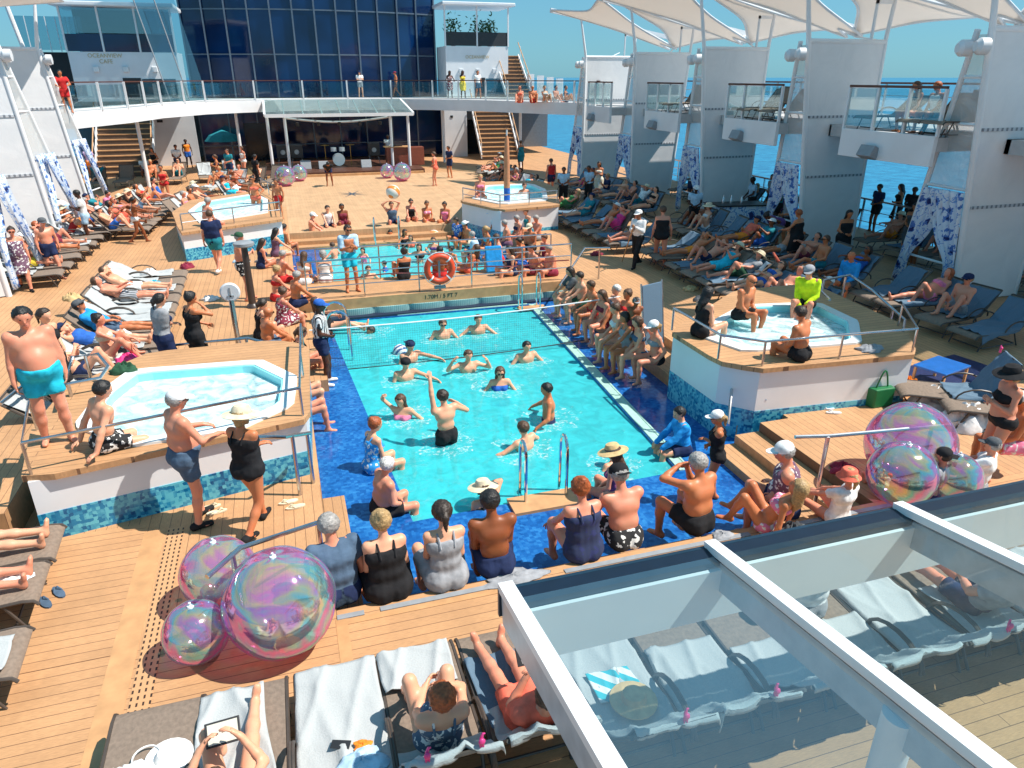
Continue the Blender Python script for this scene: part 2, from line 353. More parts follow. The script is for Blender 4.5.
# pose: returns joint dict in the figure's own frame: x right, y forward, z up, contact at z=0
def pose(kind, arms='down', sex='m', seed=0, lean=None, look=None, back=45, knees=0, drop=.42, twist=0, tgt=None):
    rr = random.Random(seed); j = lambda a: rr.uniform(-a, a)
    p = {}
    sp = (0, .03, 1)
    if kind in ('stand', 'walk', 'swim'):
        P = (0, 0, .93); sp = (j(.03), .03+j(.03), 1)
        w = .11
        if kind == 'walk':
            LF = (-.09, .26, .07); RF = (.09, -.28, .12); P = (0, 0, .90)
        else:
            LF = (-w-.02, .04+j(.08), .07); RF = (w+.02, j(.08), .07)
        kl = (-.1, 1, 0); kr = (.1, 1, 0)
    elif kind == 'sit':       # on an edge, legs hanging to the step below
        P = (0, 0, .10); sp = (j(.05), .12 if lean is None else lean, 1)
        LF = (-.15+j(.03), .40+j(.05), -drop+.07); RF = (.15+j(.03), .40+j(.05), -drop+.07)
        kl = (-.15, .6, 1); kr = (.15, .6, 1)
        if knees: LF = (-.13, .42, -drop+.07); RF = (.13, .5, -drop+.07)
    elif kind == 'recline':   # on a lounger: seat level 0, backrest raised by `back` degrees
        P = (0, .05, .11); a = R(back); sp = (j(.04), -math.cos(a), math.sin(a))
        if knees == 0: LF = (-.12+j(.04), .92, .07); RF = (.12+j(.04), .93, .07)
        elif knees == 1: LF = (-.13, .55, .06); RF = (.12, .93, .06)
        else: LF = (-.15, .52, .06); RF = (.13, .58, .06)
        kl = (-.1, 0, 1); kr = (.1, 0, 1)
    elif kind == 'prone':
        P = (0, 0, .11); sp = (j(.05), 1, .02)
        LF = (-.12, -.88, .06); RF = (.12, -.88, .06); kl = (-.2, 0, -1); kr = (.2, 0, -1)
    elif kind == 'longsit':   # sitting upright on a lounger or the floor, legs in front
        P = (0, 0, .11); sp = (j(.05), -.12 if lean is None else lean, 1)
        if knees: LF = (-.15, .42, .06); RF = (.13, .5, .06)
        else: LF = (-.12, .86, .06); RF = (.12, .8, .06)
        kl = (-.2, 0, 1); kr = (.2, 0, 1)
    elif kind == 'bend':
        P = (0, -.12, .9); sp = (j(.05), 1, .35); LF = (-.14, 0, .07); RF = (.14, .05, .07); kl = (-.1, 1, 0); kr = (.1, 1, 0)
    P = np.array(P, float)
    if lean is not None and kind in ('stand', 'swim', 'walk'): sp = (sp[0], lean, 1)
    sp = nrm(sp)
    right = np.array((math.cos(twist), math.sin(twist), 0.)) if kind != 'prone' else np.array((1., 0, 0))
    right = nrm(right-sp*np.dot(right, sp)); fw = np.cross(sp, right)
    if kind == 'prone': fw = np.array((0, 0, -1.)); right = np.array((1., 0, 0))
    fem = sex == 'f'
    sw = .155 if fem else .185
    hipw = .095 if fem else .085
    p['P'] = P; p['sp'] = sp; p['rt'] = right; p['fw'] = fw
    p['W'] = P+sp*.17; p['C'] = P+sp*.34+fw*.0; p['N'] = P+sp*.50-fw*.01
    p['SL'] = P+sp*.455-right*sw; p['SR'] = P+sp*.455+right*sw
    p['HL'] = P-sp*.02-right*hipw; p['HR'] = P-sp*.02+right*hipw
    hd = nrm(sp*.9+fw*.18) if kind not in ('prone',) else nrm(sp*.9-fw*.4)
    if kind == 'recline': hd = nrm(sp*.8+fw*.45)
    if kind == 'bend': hd = nrm(sp*.6-fw*.2)
    p['N2'] = p['N']+sp*.05; p['H'] = p['N']+hd*.165+fw*.015
    lk = nrm(fw+hd*(-.15)) if look is None else nrm(look)
    if kind == 'recline' and look is None: lk = nrm(fw*.8-sp*.1+np.array((0, .3, 0)))
    up = nrm(hd-lk*np.dot(hd, lk)); p['lk'] = lk; p['hu'] = up; p['hr'] = np.cross(lk, up)
    def T(l): return P+right*l[0]+fw*l[1]+sp*l[2]
    A = {'down': [(-.27, .05, -.08), (.27, .05, -.08)],
         'hips': [(-.19, .06, .10), (.19, .06, .10)],
         'phone': [(-.05, .27, .30), (.06, .25, .27)],
         'fold': [(.08, .18, .24), (-.08, .17, .2)],
         'head': [(-.1, -.02, .78), (.1, -.02, .78)],
         'up': [(-.16, .12, .98), (.34, .28, .42)],
         'rup': [(-.3, .25, .3), (.16, .1, .98)],
         'block': [(-.36, .18, .62), (.36, .18, .62)],
         'wave': [(-.4, .2, .2), (.28, .15, .8)],
         'spread': [(-.55, .28, .2), (.55, .22, .2)],
         'low': [(-.42, .28, .14), (.42, .28, .14)],
         'rreach': [(-.25, .25, .1), (.5, .42, .35)],
         'lreach': [(-.5, .42, .35), (.25, .25, .1)],
         'rail': [(-.2, .36, .2), (.2, .36, .2)],
         'face': [(-.06, .3, .1), (.05, .2, .52)],
         'camera': [(-.06, .24, .56), (.07, .24, .56)],
         'lap': [(-.1, .27, .06), (.1, .27, .04)],
         'knees': [(-.15, .45, .16), (.15, .44, .14)],
         'behind': [(-.28, -.22, -.08), (.28, -.22, -.08)],
         'belly': [(-.06, .17, .12), (.08, .17, .1)],
         'onehip': [(-.24, .05, -.05), (.2, .05, .1)],
         'under': [(-.13, .1, .62), (.13, .1, .6)],
         'read': [(-.14, .34, .3), (.14, .34, .3)],
         'brow': [(-.22, .1, .0), (.1, .17, .63)]}[arms]
    if tgt: A = tgt
    j3 = lambda: np.array((j(.03), j(.03), j(.03)))
    pl = -right*.6-fw*.7-sp*.5; pr = right*.6-fw*.7-sp*.5
    if arms in ('under', 'head'): pl = -right-fw*.1+sp*.3; pr = right-fw*.1+sp*.3
    if arms in ('block',): pl = -right-sp*.8; pr = right-sp*.8
    p['EL'], p['AL'] = ik(p['SL'], T(A[0])+j3(), .285, .25, pl)
    p['ER'], p['AR'] = ik(p['SR'], T(A[1])+j3(), .285, .25, pr)
    p['KL'], p['FL'] = ik(p['HL'], LF, .43, .42, kl)
    p['KR'], p['FR'] = ik(p['HR'], RF, .43, .42, kr)
    # toes
    for s in 'LR':
        sh = nrm(p['F'+s]-p['K'+s])
        if kind in ('recline', 'longsit') and abs(sh[2]) < .55: toe = nrm((.25*(1 if s == 'R' else -1), .25, 1))
        elif kind == 'prone': toe = nrm((0, -.8, -.4))
        else: toe = nrm((.2*(1 if s == 'R' else -1), 1, -.05))
        p['toe'+s] = toe
    if kind == 'bend': p['toeL'] = nrm((-.1, 1, 0)); p['toeR'] = nrm((.1, 1, 0))
    return p

def fingers(mb, wr, hand, dirv, palm_n, side, curl=.5, s=1):
    """four unequal bent fingers and a thumb leaving the side of the palm"""
    d = nrm(dirv); n = nrm(palm_n-d*np.dot(palm_n, d)); x = np.cross(d, n)*side
    base = wr+d*.085*s
    for i, (o, L) in enumerate(((-.030, .07), (-.010, .08), (.010, .075), (.029, .058))):
        a = base+x*o*s; b = a+(d*math.cos(curl*.6)+n*math.sin(curl*.6))*L*.5*s; c = b+(d*math.cos(curl*1.8)+n*math.sin(curl*1.8))*L*.5*s
        mb.tube([a-d*.015, a, b, c], [.0095*s, .0095*s, .0088*s, .006*s], n=5)
    a = wr+d*.03*s-x*.03*s; b = a+nrm(-x*.8+d*.7+n*.2)*.04*s; c = b+nrm(-x*.25+d+n*.35)*.032*s
    mb.tube([a, b, c], [.012*s, .011*s, .007*s], n=5)

def person(label, loc, rz=0, kind='stand', arms='down', sex='m', skin='fair', hair='brown', cut='short', wear=(), hat=None, glasses=False,
           h=.022, size=1.0, fat=0.0, seed=None, shoes=None, group=None, **kw):
    """wear: list of (garment, colour[, pattern])"""
    seed = rnd.randrange(10**6) if seed is None else seed
    p = pose(kind, arms, sex, seed, **kw); fem = sex == 'f'; child = size < .85
    pts = np.array([p[k] for k in ('P', 'C', 'H', 'EL', 'ER', 'AL', 'AR', 'KL', 'KR', 'FL', 'FR', 'SL', 'SR')])
    lo = pts.min(0)-.34; hi = pts.max(0)+.34
    FD = Field(lo, hi, h); sp, rt, fw = p['sp'], p['rt'], p['fw']; P = p['P']
    g = 1+fat*.25
    th = (.088 if fem else .083)*g; kn = .056*(1+fat*.1); ank = .038; ua = (.041 if fem else .05)*(1+fat*.15); el = .036 if fem else .04; wri = .026 if fem else .03
    def torso(F, off=0, cuts=None, k=.05, lower=True, upper=True):
        if upper:
            r = (.093 if fem else .108)*g
            FD.cone(F, p['C']-rt*.07*g, p['C']+rt*.07*g, r, r, k, cuts, off)
            FD.cone(F, P+sp*.42-rt*(.10 if fem else .125), P+sp*.42+rt*(.10 if fem else .125), .062, .062, k, cuts, off)
            if fem:
                for s in (-1, 1): FD.cone(F, p['C']+rt*.07*s+fw*.07+sp*.0, p['C']+rt*.075*s+fw*.095-sp*.01, .055*g, .048*g, .03, cuts, off)
            else:
                for s in (-1, 1): FD.cone(F, p['C']+rt*.06*s+fw*.055+sp*.05, p['C']+rt*.1*s+fw*.05+sp*.06, .052*g, .045*g, .04, cuts, off)
        wv = (.085 if fem else .1)*(1+fat*.55)
        FD.cone(F, p['W']-rt*.05*g, p['W']+rt*.05*g, wv, wv, k, cuts, off)
        FD.cone(F, P+sp*.1+fw*(.02+.07*fat), p['C'], wv*.95, .1*g, k, cuts, off)
        if fat > .3: FD.cone(F, P+sp*.1+fw*.08, P+sp*.18+fw*.09, .12*(.6+fat*.7), .11*(.6+fat*.7), .06, cuts, off)
        if lower:
            r = (.108 if fem else .1)*g
            FD.cone(F, P-rt*.075*g, P+rt*.075*g, r, r, k, cuts, off)
            for s in (-1, 1): FD.cone(F, P+rt*.07*s-fw*.055-sp*.03, P+rt*.07*s-fw*.055-sp*.05, .075*g, .075*g, .03, cuts, off)
    def legs(F, off=0, frac=2, cuts=None, k=.04):
        for s in 'LR':
            a, b, c = p['H'+s], p['K'+s], p['F'+s]
            if frac >= 1: FD.cone(F, a, b, th, kn, k, cuts, off)
            else:
                e = a+(b-a)*frac; FD.cone(F, a, b, th, kn, k, [(e, nrm(b-a))]+(cuts or []), off)
            if frac > 1:
                FD.cone(F, b, b+(c-b)*.38-nrm(fw)*0, kn*.95, .052*(1+fat*.15), .03, cuts, off)
                FD.cone(F, b+(c-b)*.35, c, .052*(1+fat*.15), ank, .03, cuts, off)
    def armsf(F, off=0, frac=2, k=.03):
        for s in 'LR':
            a, b, c = p['S'+s], p['E'+s], p['A'+s]
            if frac >= 1: FD.cone(F, a, b, ua, el, k, None, off)
            else: FD.cone(F, a, b, ua, el, k, [(a+(b-a)*frac, nrm(b-a))], off)
            if frac > 1:
                FD.cone(F, b, b+(c-b)*.3, el, el*1.02, .02, None, off); FD.cone(F, b+(c-b)*.28, c, el*1.02, wri, .02, None, off)
    # ---- body
    F = FD.new(); torso(F); legs(F); armsf(F)
    for s, a in (('L', -1), ('R', 1)):
        FD.cone(F, p['S'+s]-rt*a*.03, p['S'+s], ua*1.1, ua*1.12, .05)
        c = p['F'+s]; t = p['toe'+s]; heel = c-t*.05+nrm(c-p['K'+s])*.035
        FD.cone(F, c, heel, .036, .034, .03); FD.cone(F, heel+t*.02, heel+t*.17, .034, .026, .03)
        FD.cone(F, heel+t*.12-rt*.02, heel+t*.19-rt*.015, .022, .014, .015); FD.cone(F, heel+t*.12+rt*.02, heel+t*.18+rt*.02, .022, .014, .015)
    # neck and head
    H, lk, hu, hr = p['H'], p['lk'], p['hu'], p['hr']
    hs = 1.0 if not child else 1.18
    FD.cone(F, p['N']-sp*.03, H-hu*.05*hs-lk*.02, .055 if not fem else .046, .05 if not fem else .042, .04)
    FD.cone(F, p['N']-sp*.04-rt*.07, p['N']-sp*.04+rt*.07, .04, .04, .05)
    FD.cone(F, H-lk*.018+hu*.022, H+lk*.02+hu*.03, .087*hs, .08*hs, .02)
    FD.cone(F, H+lk*.012-hu*.03, H+lk*.05-hu*.075*hs, .064*hs, .036*hs, .03)
    FD.cone(F, H+lk*.09*hs+hu*.012, H+lk*.108*hs-hu*.018, .011, .017, .012)
    FD.cone(F, H+lk*.088*hs-hu*.05, H+lk*.09*hs-hu*.052, .016, .016, .015)
    for s in (-1, 1):
        FD.cone(F, H+hr*s*.083*hs-hu*.015, H+hr*s*.088*hs+hu*.02, .014, .019, .01)
        FD.cone(F, H+lk*.083*hs+hr*s*.035+hu*.03, H+lk*.083*hs+hr*s*.02+hu*.03, .012, .012, .012)
    ex = MB()
    for s, a in (('L', -1), ('R', 1)):
        w = p['A'+s]; d = nrm(w-p['E'+s])
        pn = nrm(P+sp*.2-w) if arms not in ('rail', 'lap', 'knees', 'behind', 'spread', 'low') else np.array((0, 0, -1.))
        if abs(np.dot(pn, d)) > .92: pn = np.array((.2, .3, -1))
        dd = nrm(d+pn*.25) if arms not in ('behind',) else nrm(d*.3+np.array((0, -.7, 0)))
        n_ = nrm(pn-dd*np.dot(pn, dd)); x = np.cross(dd, n_)
        for o in (-.022, 0, .022): FD.cone(F, w+x*o*.6, w+dd*.08+x*o*1.1, .018, .015, .015)
        fingers(ex, w, None, dd, n_, a, curl=.55 if arms not in ('up', 'rup', 'block', 'spread') else .25)
    V, Q = surface_nets(F, FD.lo, h)
    me = np_mesh('person', V, Q, extra=ex)
    me.materials.append(skin_mat(skin))
    o = bpy.data.objects.new('person', me); COL.objects.link(o)
    o.location = loc; o.rotation_euler = (0, 0, rz); o.scale = (size,)*3
    tag(o, label, 'person', group)
    def child_(name, G, m, extra=None):
        V, Q = surface_nets(G, FD.lo, h)
        if len(Q) == 0 and not extra: return
        if name == 'hair' and h < .03: V = V+np.random.RandomState(seed % 9999).normal(0, .0032, V.shape)
        elif name != 'shoe' and h < .03: V = V+.0028*np.sin(V[:, [1, 2, 0]]*(34+seed % 17)+seed % 7)+.0022*np.sin(V[:, [2, 0, 1]]*(71+seed % 23))
        c = bpy.data.objects.new(name, np_mesh(name, V, Q, extra=extra)); COL.objects.link(c); c.parent = o; c.data.materials.append(m); return c
    # ---- clothes
    for w in wear:
        gm, colr = w[0], w[1]; m = cloth_mat(colr, w[2] if len(w) > 2 else None)
        G = FD.new(); waist = [(P+sp*.085, sp)]; STR = False
        if gm in ('shorts', 'trunks'):
            G2 = FD.new(); torso(G2, .02, waist); legs(G2, .026, .62 if gm == 'shorts' else .36)
            G = G2
        elif gm == 'trousers':
            torso(G, .02, waist); legs(G, .022, 2)
        elif gm == 'brief':
            torso(G, .014, [(P+sp*.06, sp)]); legs(G, .012, .10)
        elif gm == 'swimsuit':
            torso(G, .014, [(P+sp*.395, sp)]); legs(G, .012, .10)
            STR = True
        elif gm == 'bikini_top':
            torso(G, .014, [(P+sp*.38, sp), (P+sp*.29, -sp)])
        elif gm == 'tank':
            torso(G, .02, [(P+sp*.44, sp)])
            for s in (-1, 1): FD.cone(G, P+sp*.43+rt*.09*s+fw*.05, P+sp*.47+rt*.09*s-fw*.05, .045, .045, .02)
        elif gm == 'shirt':
            torso(G, .02); armsf(G, .026, .62, .02); FD.cone(G, p['N']-sp*.05-rt*.08, p['N']-sp*.05+rt*.08, .058, .058, .04)
            G = np.maximum(G, 0) if False else G
        elif gm == 'longshirt':
            torso(G, .02); armsf(G, .018, 2, .01); FD.cone(G, p['N']-sp*.05-rt*.08, p['N']-sp*.05+rt*.08, .058, .058, .04)
        elif gm == 'dress':
            torso(G, .02, [(P+sp*.40, sp)])
            if kind in ('stand', 'walk'):
                FD.cone(G, P, (p['KL']+p['KR'])/2, .13*g, .17*g, .04, [((p['KL']+p['KR'])/2, (0, 0, -1))])
            legs(G, .04, .8)
            STR = True
        elif gm == 'towel':     # wrapped round the shoulders
            torso(G, .035, [(P+sp*.05, -sp), (P+fw*.06, fw)]); armsf(G, .035, .9)
            FD.cone(G, p['N']-sp*.04-rt*.1, p['N']-sp*.04+rt*.1, .065, .065, .05)
        elif gm == 'wrap':      # towel round the waist
            torso(G, .03, [(P+sp*.08, sp)]); legs(G, .04, .85)
            if kind in ('stand', 'walk'): FD.cone(G, P, (p['KL']+p['KR'])/2, .15*g, .16*g, .04, [((p['KL']+p['KR'])/2, (0, 0, -1))])
        child_({'towel': 'shoulder_towel', 'wrap': 'waist_wrap', 'brief': 'swim_briefs', 'tank': 'tank_top', 'longshirt': 'long_sleeved_shirt'}.get(gm, gm), G, m)
        if STR and h <= .03:
            for s in (-1, 1):
                b = MB().tube([P+sp*.36+rt*.07*s+fw*.125*g, P+sp*.43+rt*.075*s+fw*.09*g, P+sp*.492+rt*.08*s+fw*.02, P+sp*.485+rt*.08*s-fw*.05, P+sp*.43+rt*.075*s-fw*.098*g, P+sp*.36+rt*.07*s-fw*.122*g], .011, 5)
                b.build('strap', m, o)
    # ---- hair
    if cut != 'bald':
        G = FD.new(); hl = .052
        c1 = [(H+lk*.015-hu*.05, nrm(lk*.9-hu*.28))] if True else None
        FD.cone(G, H-lk*.02+hu*.024, H-lk*.012+hu*.03, .087*hs, .086*hs, .01, [(H+lk*.02, nrm(lk-hu*.75)), (H-hu*(.055 if cut == 'short' else .08), -hu)], .016)
        FD.cone(G, H+hu*.05, H+lk*.035+hu*.062*hs, .07*hs, .052*hs, .02)
        if cut == 'long':
            FD.cone(G, H-lk*.05+hu*.0, p['N']-fw*.075-sp*.02, .075, .062, .03); FD.cone(G, p['N']-fw*.075-sp*.02, P+sp*.38-fw*.11, .062, .035, .03)
            for s in (-1, 1): FD.cone(G, H+hr*.07*s, p['N']+rt*.075*s-fw*.03, .03, .03, .03)
        elif cut == 'bun': FD.cone(G, H-lk*.075+hu*.085, H-lk*.08+hu*.09, .045, .045, .02)
        elif cut == 'pony':
            FD.cone(G, H-lk*.095+hu*.03, H-lk*.13-hu*.02, .03, .036, .02); FD.cone(G, H-lk*.13-hu*.02, H-lk*.11-hu*.16, .036, .016, .02)
        elif cut == 'bob':
            FD.cone(G, H-lk*.045-hu*.02, H-lk*.05-hu*.075, .08, .06, .03)
            for s in (-1, 1): FD.cone(G, H+hr*.075*s+hu*.02, H+hr*.07*s-hu*.07, .03, .028, .02)
        child_('hair', G, hair_mat(hair))
    if cut == 'bald' or hair in ('grey', 'white'): pass
    # ---- hats, glasses, face
    Mh = Matrix(((hr[0], lk[0], hu[0], H[0]), (hr[1], lk[1], hu[1], H[1]), (hr[2], lk[2], hu[2], H[2]), (0, 0, 0, 1)))
    def place(mb):
        mb.v = [tuple(Mh @ Vector(v)) for v in mb.v]; return mb
    def part(name, mb, m):
        c = place(mb).build(name, m, o); return c
    if hat:
        hk, hc = hat; mb = MB(); hm = cloth_mat(hc)
        if hk == 'cap':
            mb.lathe([(.108, .035), (.109, .055), (.1, .09), (.075, .118), (.035, .132), (.001, .136)], 16, (0, -.008, 0))
            mb.add([(x*.085, .06+.11*math.sqrt(max(0, 1-x*x))+.02, .042-.012*abs(x)+dz) for dz in (0, .008) for x in (-1, -.7, -.35, 0, .35, .7, 1)]+[(x*.09, .045, .05+dz) for dz in (0, .008) for x in (-1, 1)],
                   [(0,1,2,3,4,5,6,15,14), (7,8,9,10,11,12,13,17,16)]+[(i, i+1, i+8, i+7) for i in range(6)])
            part('cap', mb, hm)
        elif hk == 'backcap':
            mb.lathe([(.108, .035), (.109, .055), (.1, .09), (.075, .118), (.035, .132), (.001, .136)], 16, (0, -.008, 0)); mb.box((0, -.15, .035), (.13, .08, .008)); part('cap', mb, hm)
        elif hk == 'sunhat':
            mb.lathe([(.225, .015), (.17, .03), (.112, .045), (.108, .09), (.085, .125), (.03, .138), (.001, .139), (.001, .13), (.1, .08), (.105, .04), (.165, .022), (.222, .008)], 22); b = part('sun_hat', mb, hm)
            band = MB().lathe([(.114, .046), (.112, .07), (.108, .07), (.11, .046)], 20); part('hat_band', band, cloth_mat('dark grey' if hc == 'straw' else hc))
        elif hk == 'bucket':
            mb.lathe([(.165, -.005), (.113, .045), (.105, .1), (.085, .118), (.001, .12), (.001, .11), (.105, .04), (.16, -.01)], 20); part('bucket_hat', mb, hm)
        elif hk == 'scarf':
            mb.sphere((0, -.012, .035), .108, 14, 8); part('headscarf', mb, hm)
    if glasses:
        mb = MB()
        for s in (-1, 1):
            mb.box((s*.035, .1*hs, .018), (.05, .012, .034)); mb.box((s*.085*hs, .05, .022), (.006, .1, .008))
        part('sunglasses', mb, mat('dark_lens', (.01, .01, .012), rough=.15, var=0))
    elif h <= .023:
        for s in (-1, 1):
            part('eye', MB().sphere((s*.033, .089*hs, .014), .012, 8, 6, (1, .5, .6)), mat('eye_dark', (.02, .015, .012), rough=.3, var=0))
    if h <= .023:
        mb = MB(); mb.sphere((0, .093*hs, -.05), .02, 10, 6, (1.1, .35, .32)); part('mouth', mb, mat('lips', (.42, .13, .11), rough=.5, var=.1))
    if shoes:
        for s in 'LR':
            c = p['F'+s]; t = p['toe'+s]; heel = c-t*.05+nrm(c-p['K'+s])*.035; G = FD.new()
            FD.cone(G, c, heel, .042, .042, .02); FD.cone(G, heel, heel+t*.19, .044, .036, .03); child_('shoe', G, cloth_mat(shoes))
    return o, p
# ------------------------------------------------------------------ world, light, camera
W = bpy.data.worlds.new('World'); S.world = W; W.use_nodes = True; nt = W.node_tree
SUN = Vector((1, -.36, 1.62)).normalized()
sky = nt.nodes.new('ShaderNodeTexSky'); sky.sky_type = 'NISHITA'; sky.sun_disc = False
sky.sun_elevation = math.asin(SUN.z); sky.sun_rotation = math.atan2(SUN.x, SUN.y); sky.air_density = 1.0; sky.dust_density = .4; sky.ozone_density = 2.0
mxs = N(nt, 'ShaderNodeMix', data_type='RGBA', blend_type='MULTIPLY'); mxs.inputs[0].default_value = 1; mxs.inputs[7].default_value = (.50, .90, 1.12, 1)
nt.links.new(sky.outputs[0], mxs.inputs[6]); mx2 = N(nt, 'ShaderNodeMix', data_type='RGBA'); mx2.inputs[0].default_value = .5; mx2.inputs[7].default_value = (2.4, 6.3, 8.6, 1)
nt.links.new(mxs.outputs[2], mx2.inputs[6]); nt.links.new(mx2.outputs[2], nt.nodes['Background'].inputs[0]); nt.nodes['Background'].inputs[1].default_value = .068
ld = bpy.data.lights.new('sun', 'SUN'); ld.energy = 5.0; ld.angle = R(.55); ld.color = (1, .93, .845)
lo = bpy.data.objects.new('sun', ld); COL.objects.link(lo); lo.rotation_euler = (-SUN).to_track_quat('-Z', 'Y').to_euler(); lo.location = (20, -5, 40)
cd = bpy.data.cameras.new('camera'); cam = bpy.data.objects.new('camera', cd); COL.objects.link(cam); S.camera = cam
cd.sensor_width = 36; cd.lens = CF*36/1024; cd.clip_start = .05; cd.clip_end = 60000
cam.location = (0, 0, CH); cam.rotation_euler = (math.pi/2-CP, 0, -CY)
S.view_settings.view_transform = 'Standard'; S.view_settings.look = 'None'; S.view_settings.exposure = .44; S.view_settings.gamma = 1
S.render.resolution_x = 1024; S.render.resolution_y = 768
S.cycles.transparent_max_bounces = 24; S.cycles.max_bounces = 8

# ------------------------------------------------------------------ materials
TEAK = (.56, .305, .145); GAP = (.20, .10, .05)
M = dict(
    teak_x=plank_mat('teak_x', TEAK, GAP, .125, 'x', 11, gap=.032), teak_y=plank_mat('teak_y', TEAK, GAP, .125, 'y', 11, gap=.03),
    teak_far=plank_mat('teak_far', (.60, .37, .20), (.45, .26, .13), .12, 'y', gap=.03),
    wood=mat('wood', (.54, .295, .135), rough=.5, var=.15, scale=5, bump=.1),
    darkwood=mat('darkwood', (.09, .035, .02), rough=.5, var=.3),
    wicker=mat('wicker', (.16, .06, .03), rough=.7, var=.5, scale=60, bump=.6),
    white=mat('white_paint', (.78, .79, .8), rough=.38, var=.05, scale=1.2),
    white2=mat('off_white_paint', (.70, .72, .74), rough=.45, var=.09, scale=.8),
    soffit=mat('soffit', (.5, .5, .5), rough=.7, var=.06),
    basin=mat('basin_white', (.75, .8, .8), rough=.25, var=.04),
    steel=mat('steel', (.55, .56, .58), rough=.25, var=.1, metal=1),
    chrome=mat('chrome', (.75, .76, .78), rough=.12, var=.05, metal=1),
    black=mat('black_plastic', (.02, .02, .022), rough=.45, var=.2),
    grey=mat('grey_metal', (.28, .3, .32), rough=.45, var=.1),
    sling=mat('sling', (.22, .165, .125), rough=.8, var=.16, scale=25, bump=.3),
    frame=mat('bronze_frame', (.07, .055, .045), rough=.45, var=.15),
    towel=mat('towel_grey', (.43, .45, .45), rough=.95, var=.05, scale=70, bump=.25),
    towelblue=mat('towel_blue', (.11, .18, .25), rough=.95, var=.06, scale=70, bump=.25),
    pad=mat('pad_blue', (.10, .17, .25), rough=.85, var=.15, scale=3),
    bluepool=mosaic_mat('blue_tile', (.005, .06, .24), (.01, .11, .37), (.03, .2, .5), .05, rough=.12),
    mosaic=mosaic_mat('tub_mosaic', (.0, .08, .22), (.01, .22, .42), (.12, .5, .62), .045, low=.6),
    poolwall=mat('pool_wall', (.20, .74, .76), rough=.4, var=.06, scale=.8), poolfloor=mat('pool_floor', (.02, .66, .72), rough=.4, var=.07, scale=1.2),
    greenstrip=mat('pale_green_tile', (.38, .60, .52), rough=.3, var=.12, scale=12),
    navyglass=None, pink=mat('clip_pink', (.8, .05, .25), rough=.4), red=mat('buoy_red', (.75, .07, .02), rough=.45, var=.1),
    membrane=None)
M['water'] = water_mat('pool_water', (.6, .97, .98), .3, 3.4, 1, dist=.14, detail=5, milk=(.055, .58, .63), milkfac=.74, milkmin=.72)
M['foam'] = water_mat('tub_water', (.8, .98, .99), .1, 5, 1, milk=(.72, .86, .88), milkfac=.95, dist=.1)
M['glass'] = glass_mat('rail_glass', (.82, .9, .9), .03, fres=.3)
M['roofglass'] = glass_mat('roof_glass', (.74, .87, .89), .02, haze=.035, hcol=(.5, .68, .72), fres=.22)
M['frontglass'] = glass_mat('window_glass', (.45, .65, .72), .18)
def tower_glass():
    m, nt, out = nodes('tower_glass'); b = N(nt, 'ShaderNodeBsdfPrincipled', Roughness=.07)
    tc = N(nt, 'ShaderNodeTexCoord'); no = N(nt, 'ShaderNodeTexNoise', Scale=.35, Detail=2); nt.links.new(tc.outputs['Object'], no.inputs['Vector'])
    cr = N(nt, 'ShaderNodeValToRGB'); e = cr.color_ramp.elements; e[0].position = .3; e[0].color = (.001, .006, .03, 1); e[1].position = .75; e[1].color = (.004, .035, .13, 1)
    nt.links.new(no.outputs[0], cr.inputs[0]); nt.links.new(cr.outputs[0], b.inputs['Base Color']); b.inputs['Specular IOR Level'].default_value = .6
    nt.links.new(b.outputs[0], out.inputs[0]); return m
M['tower'] = tower_glass()
def membrane():
    m, nt, out = nodes('sail_cloth'); d = N(nt, 'ShaderNodeBsdfDiffuse', Color=(.84, .82, .80, 1)); t = N(nt, 'ShaderNodeBsdfTranslucent', Color=(.84, .78, .72, 1))
    x = N(nt, 'ShaderNodeMixShader'); x.inputs[0].default_value = .42; nt.links.new(d.outputs[0], x.inputs[1]); nt.links.new(t.outputs[0], x.inputs[2]); nt.links.new(x.outputs[0], out.inputs[0]); return m
M['membrane'] = membrane()
def mesh_panel():
    """perforated vinyl wall of the pylons: lets a little light through"""
    m, nt, out = nodes('pylon_panel'); b = N(nt, 'ShaderNodeBsdfPrincipled', Roughness=.6); tc = N(nt, 'ShaderNodeTexCoord')
    no = N(nt, 'ShaderNodeTexNoise', Scale=1.1, Detail=6, Roughness=.6, Distortion=.8); nt.links.new(tc.outputs['Object'], no.inputs['Vector'])
    cr = N(nt, 'ShaderNodeValToRGB'); e = cr.color_ramp.elements; e[0].position = .3; e[0].color = (.72, .73, .74, 1); e[1].position = .7; e[1].color = (.82, .82, .82, 1)
    nt.links.new(no.outputs[0], cr.inputs[0]); nt.links.new(cr.outputs[0], b.inputs['Base Color'])
    bp = N(nt, 'ShaderNodeBump', Strength=.3, Distance=.05); nt.links.new(no.outputs[0], bp.inputs['Height']); nt.links.new(bp.outputs[0], b.inputs['Normal'])
    nt.links.new(b.outputs[0], out.inputs[0]); return m
M['panel'] = mesh_panel()
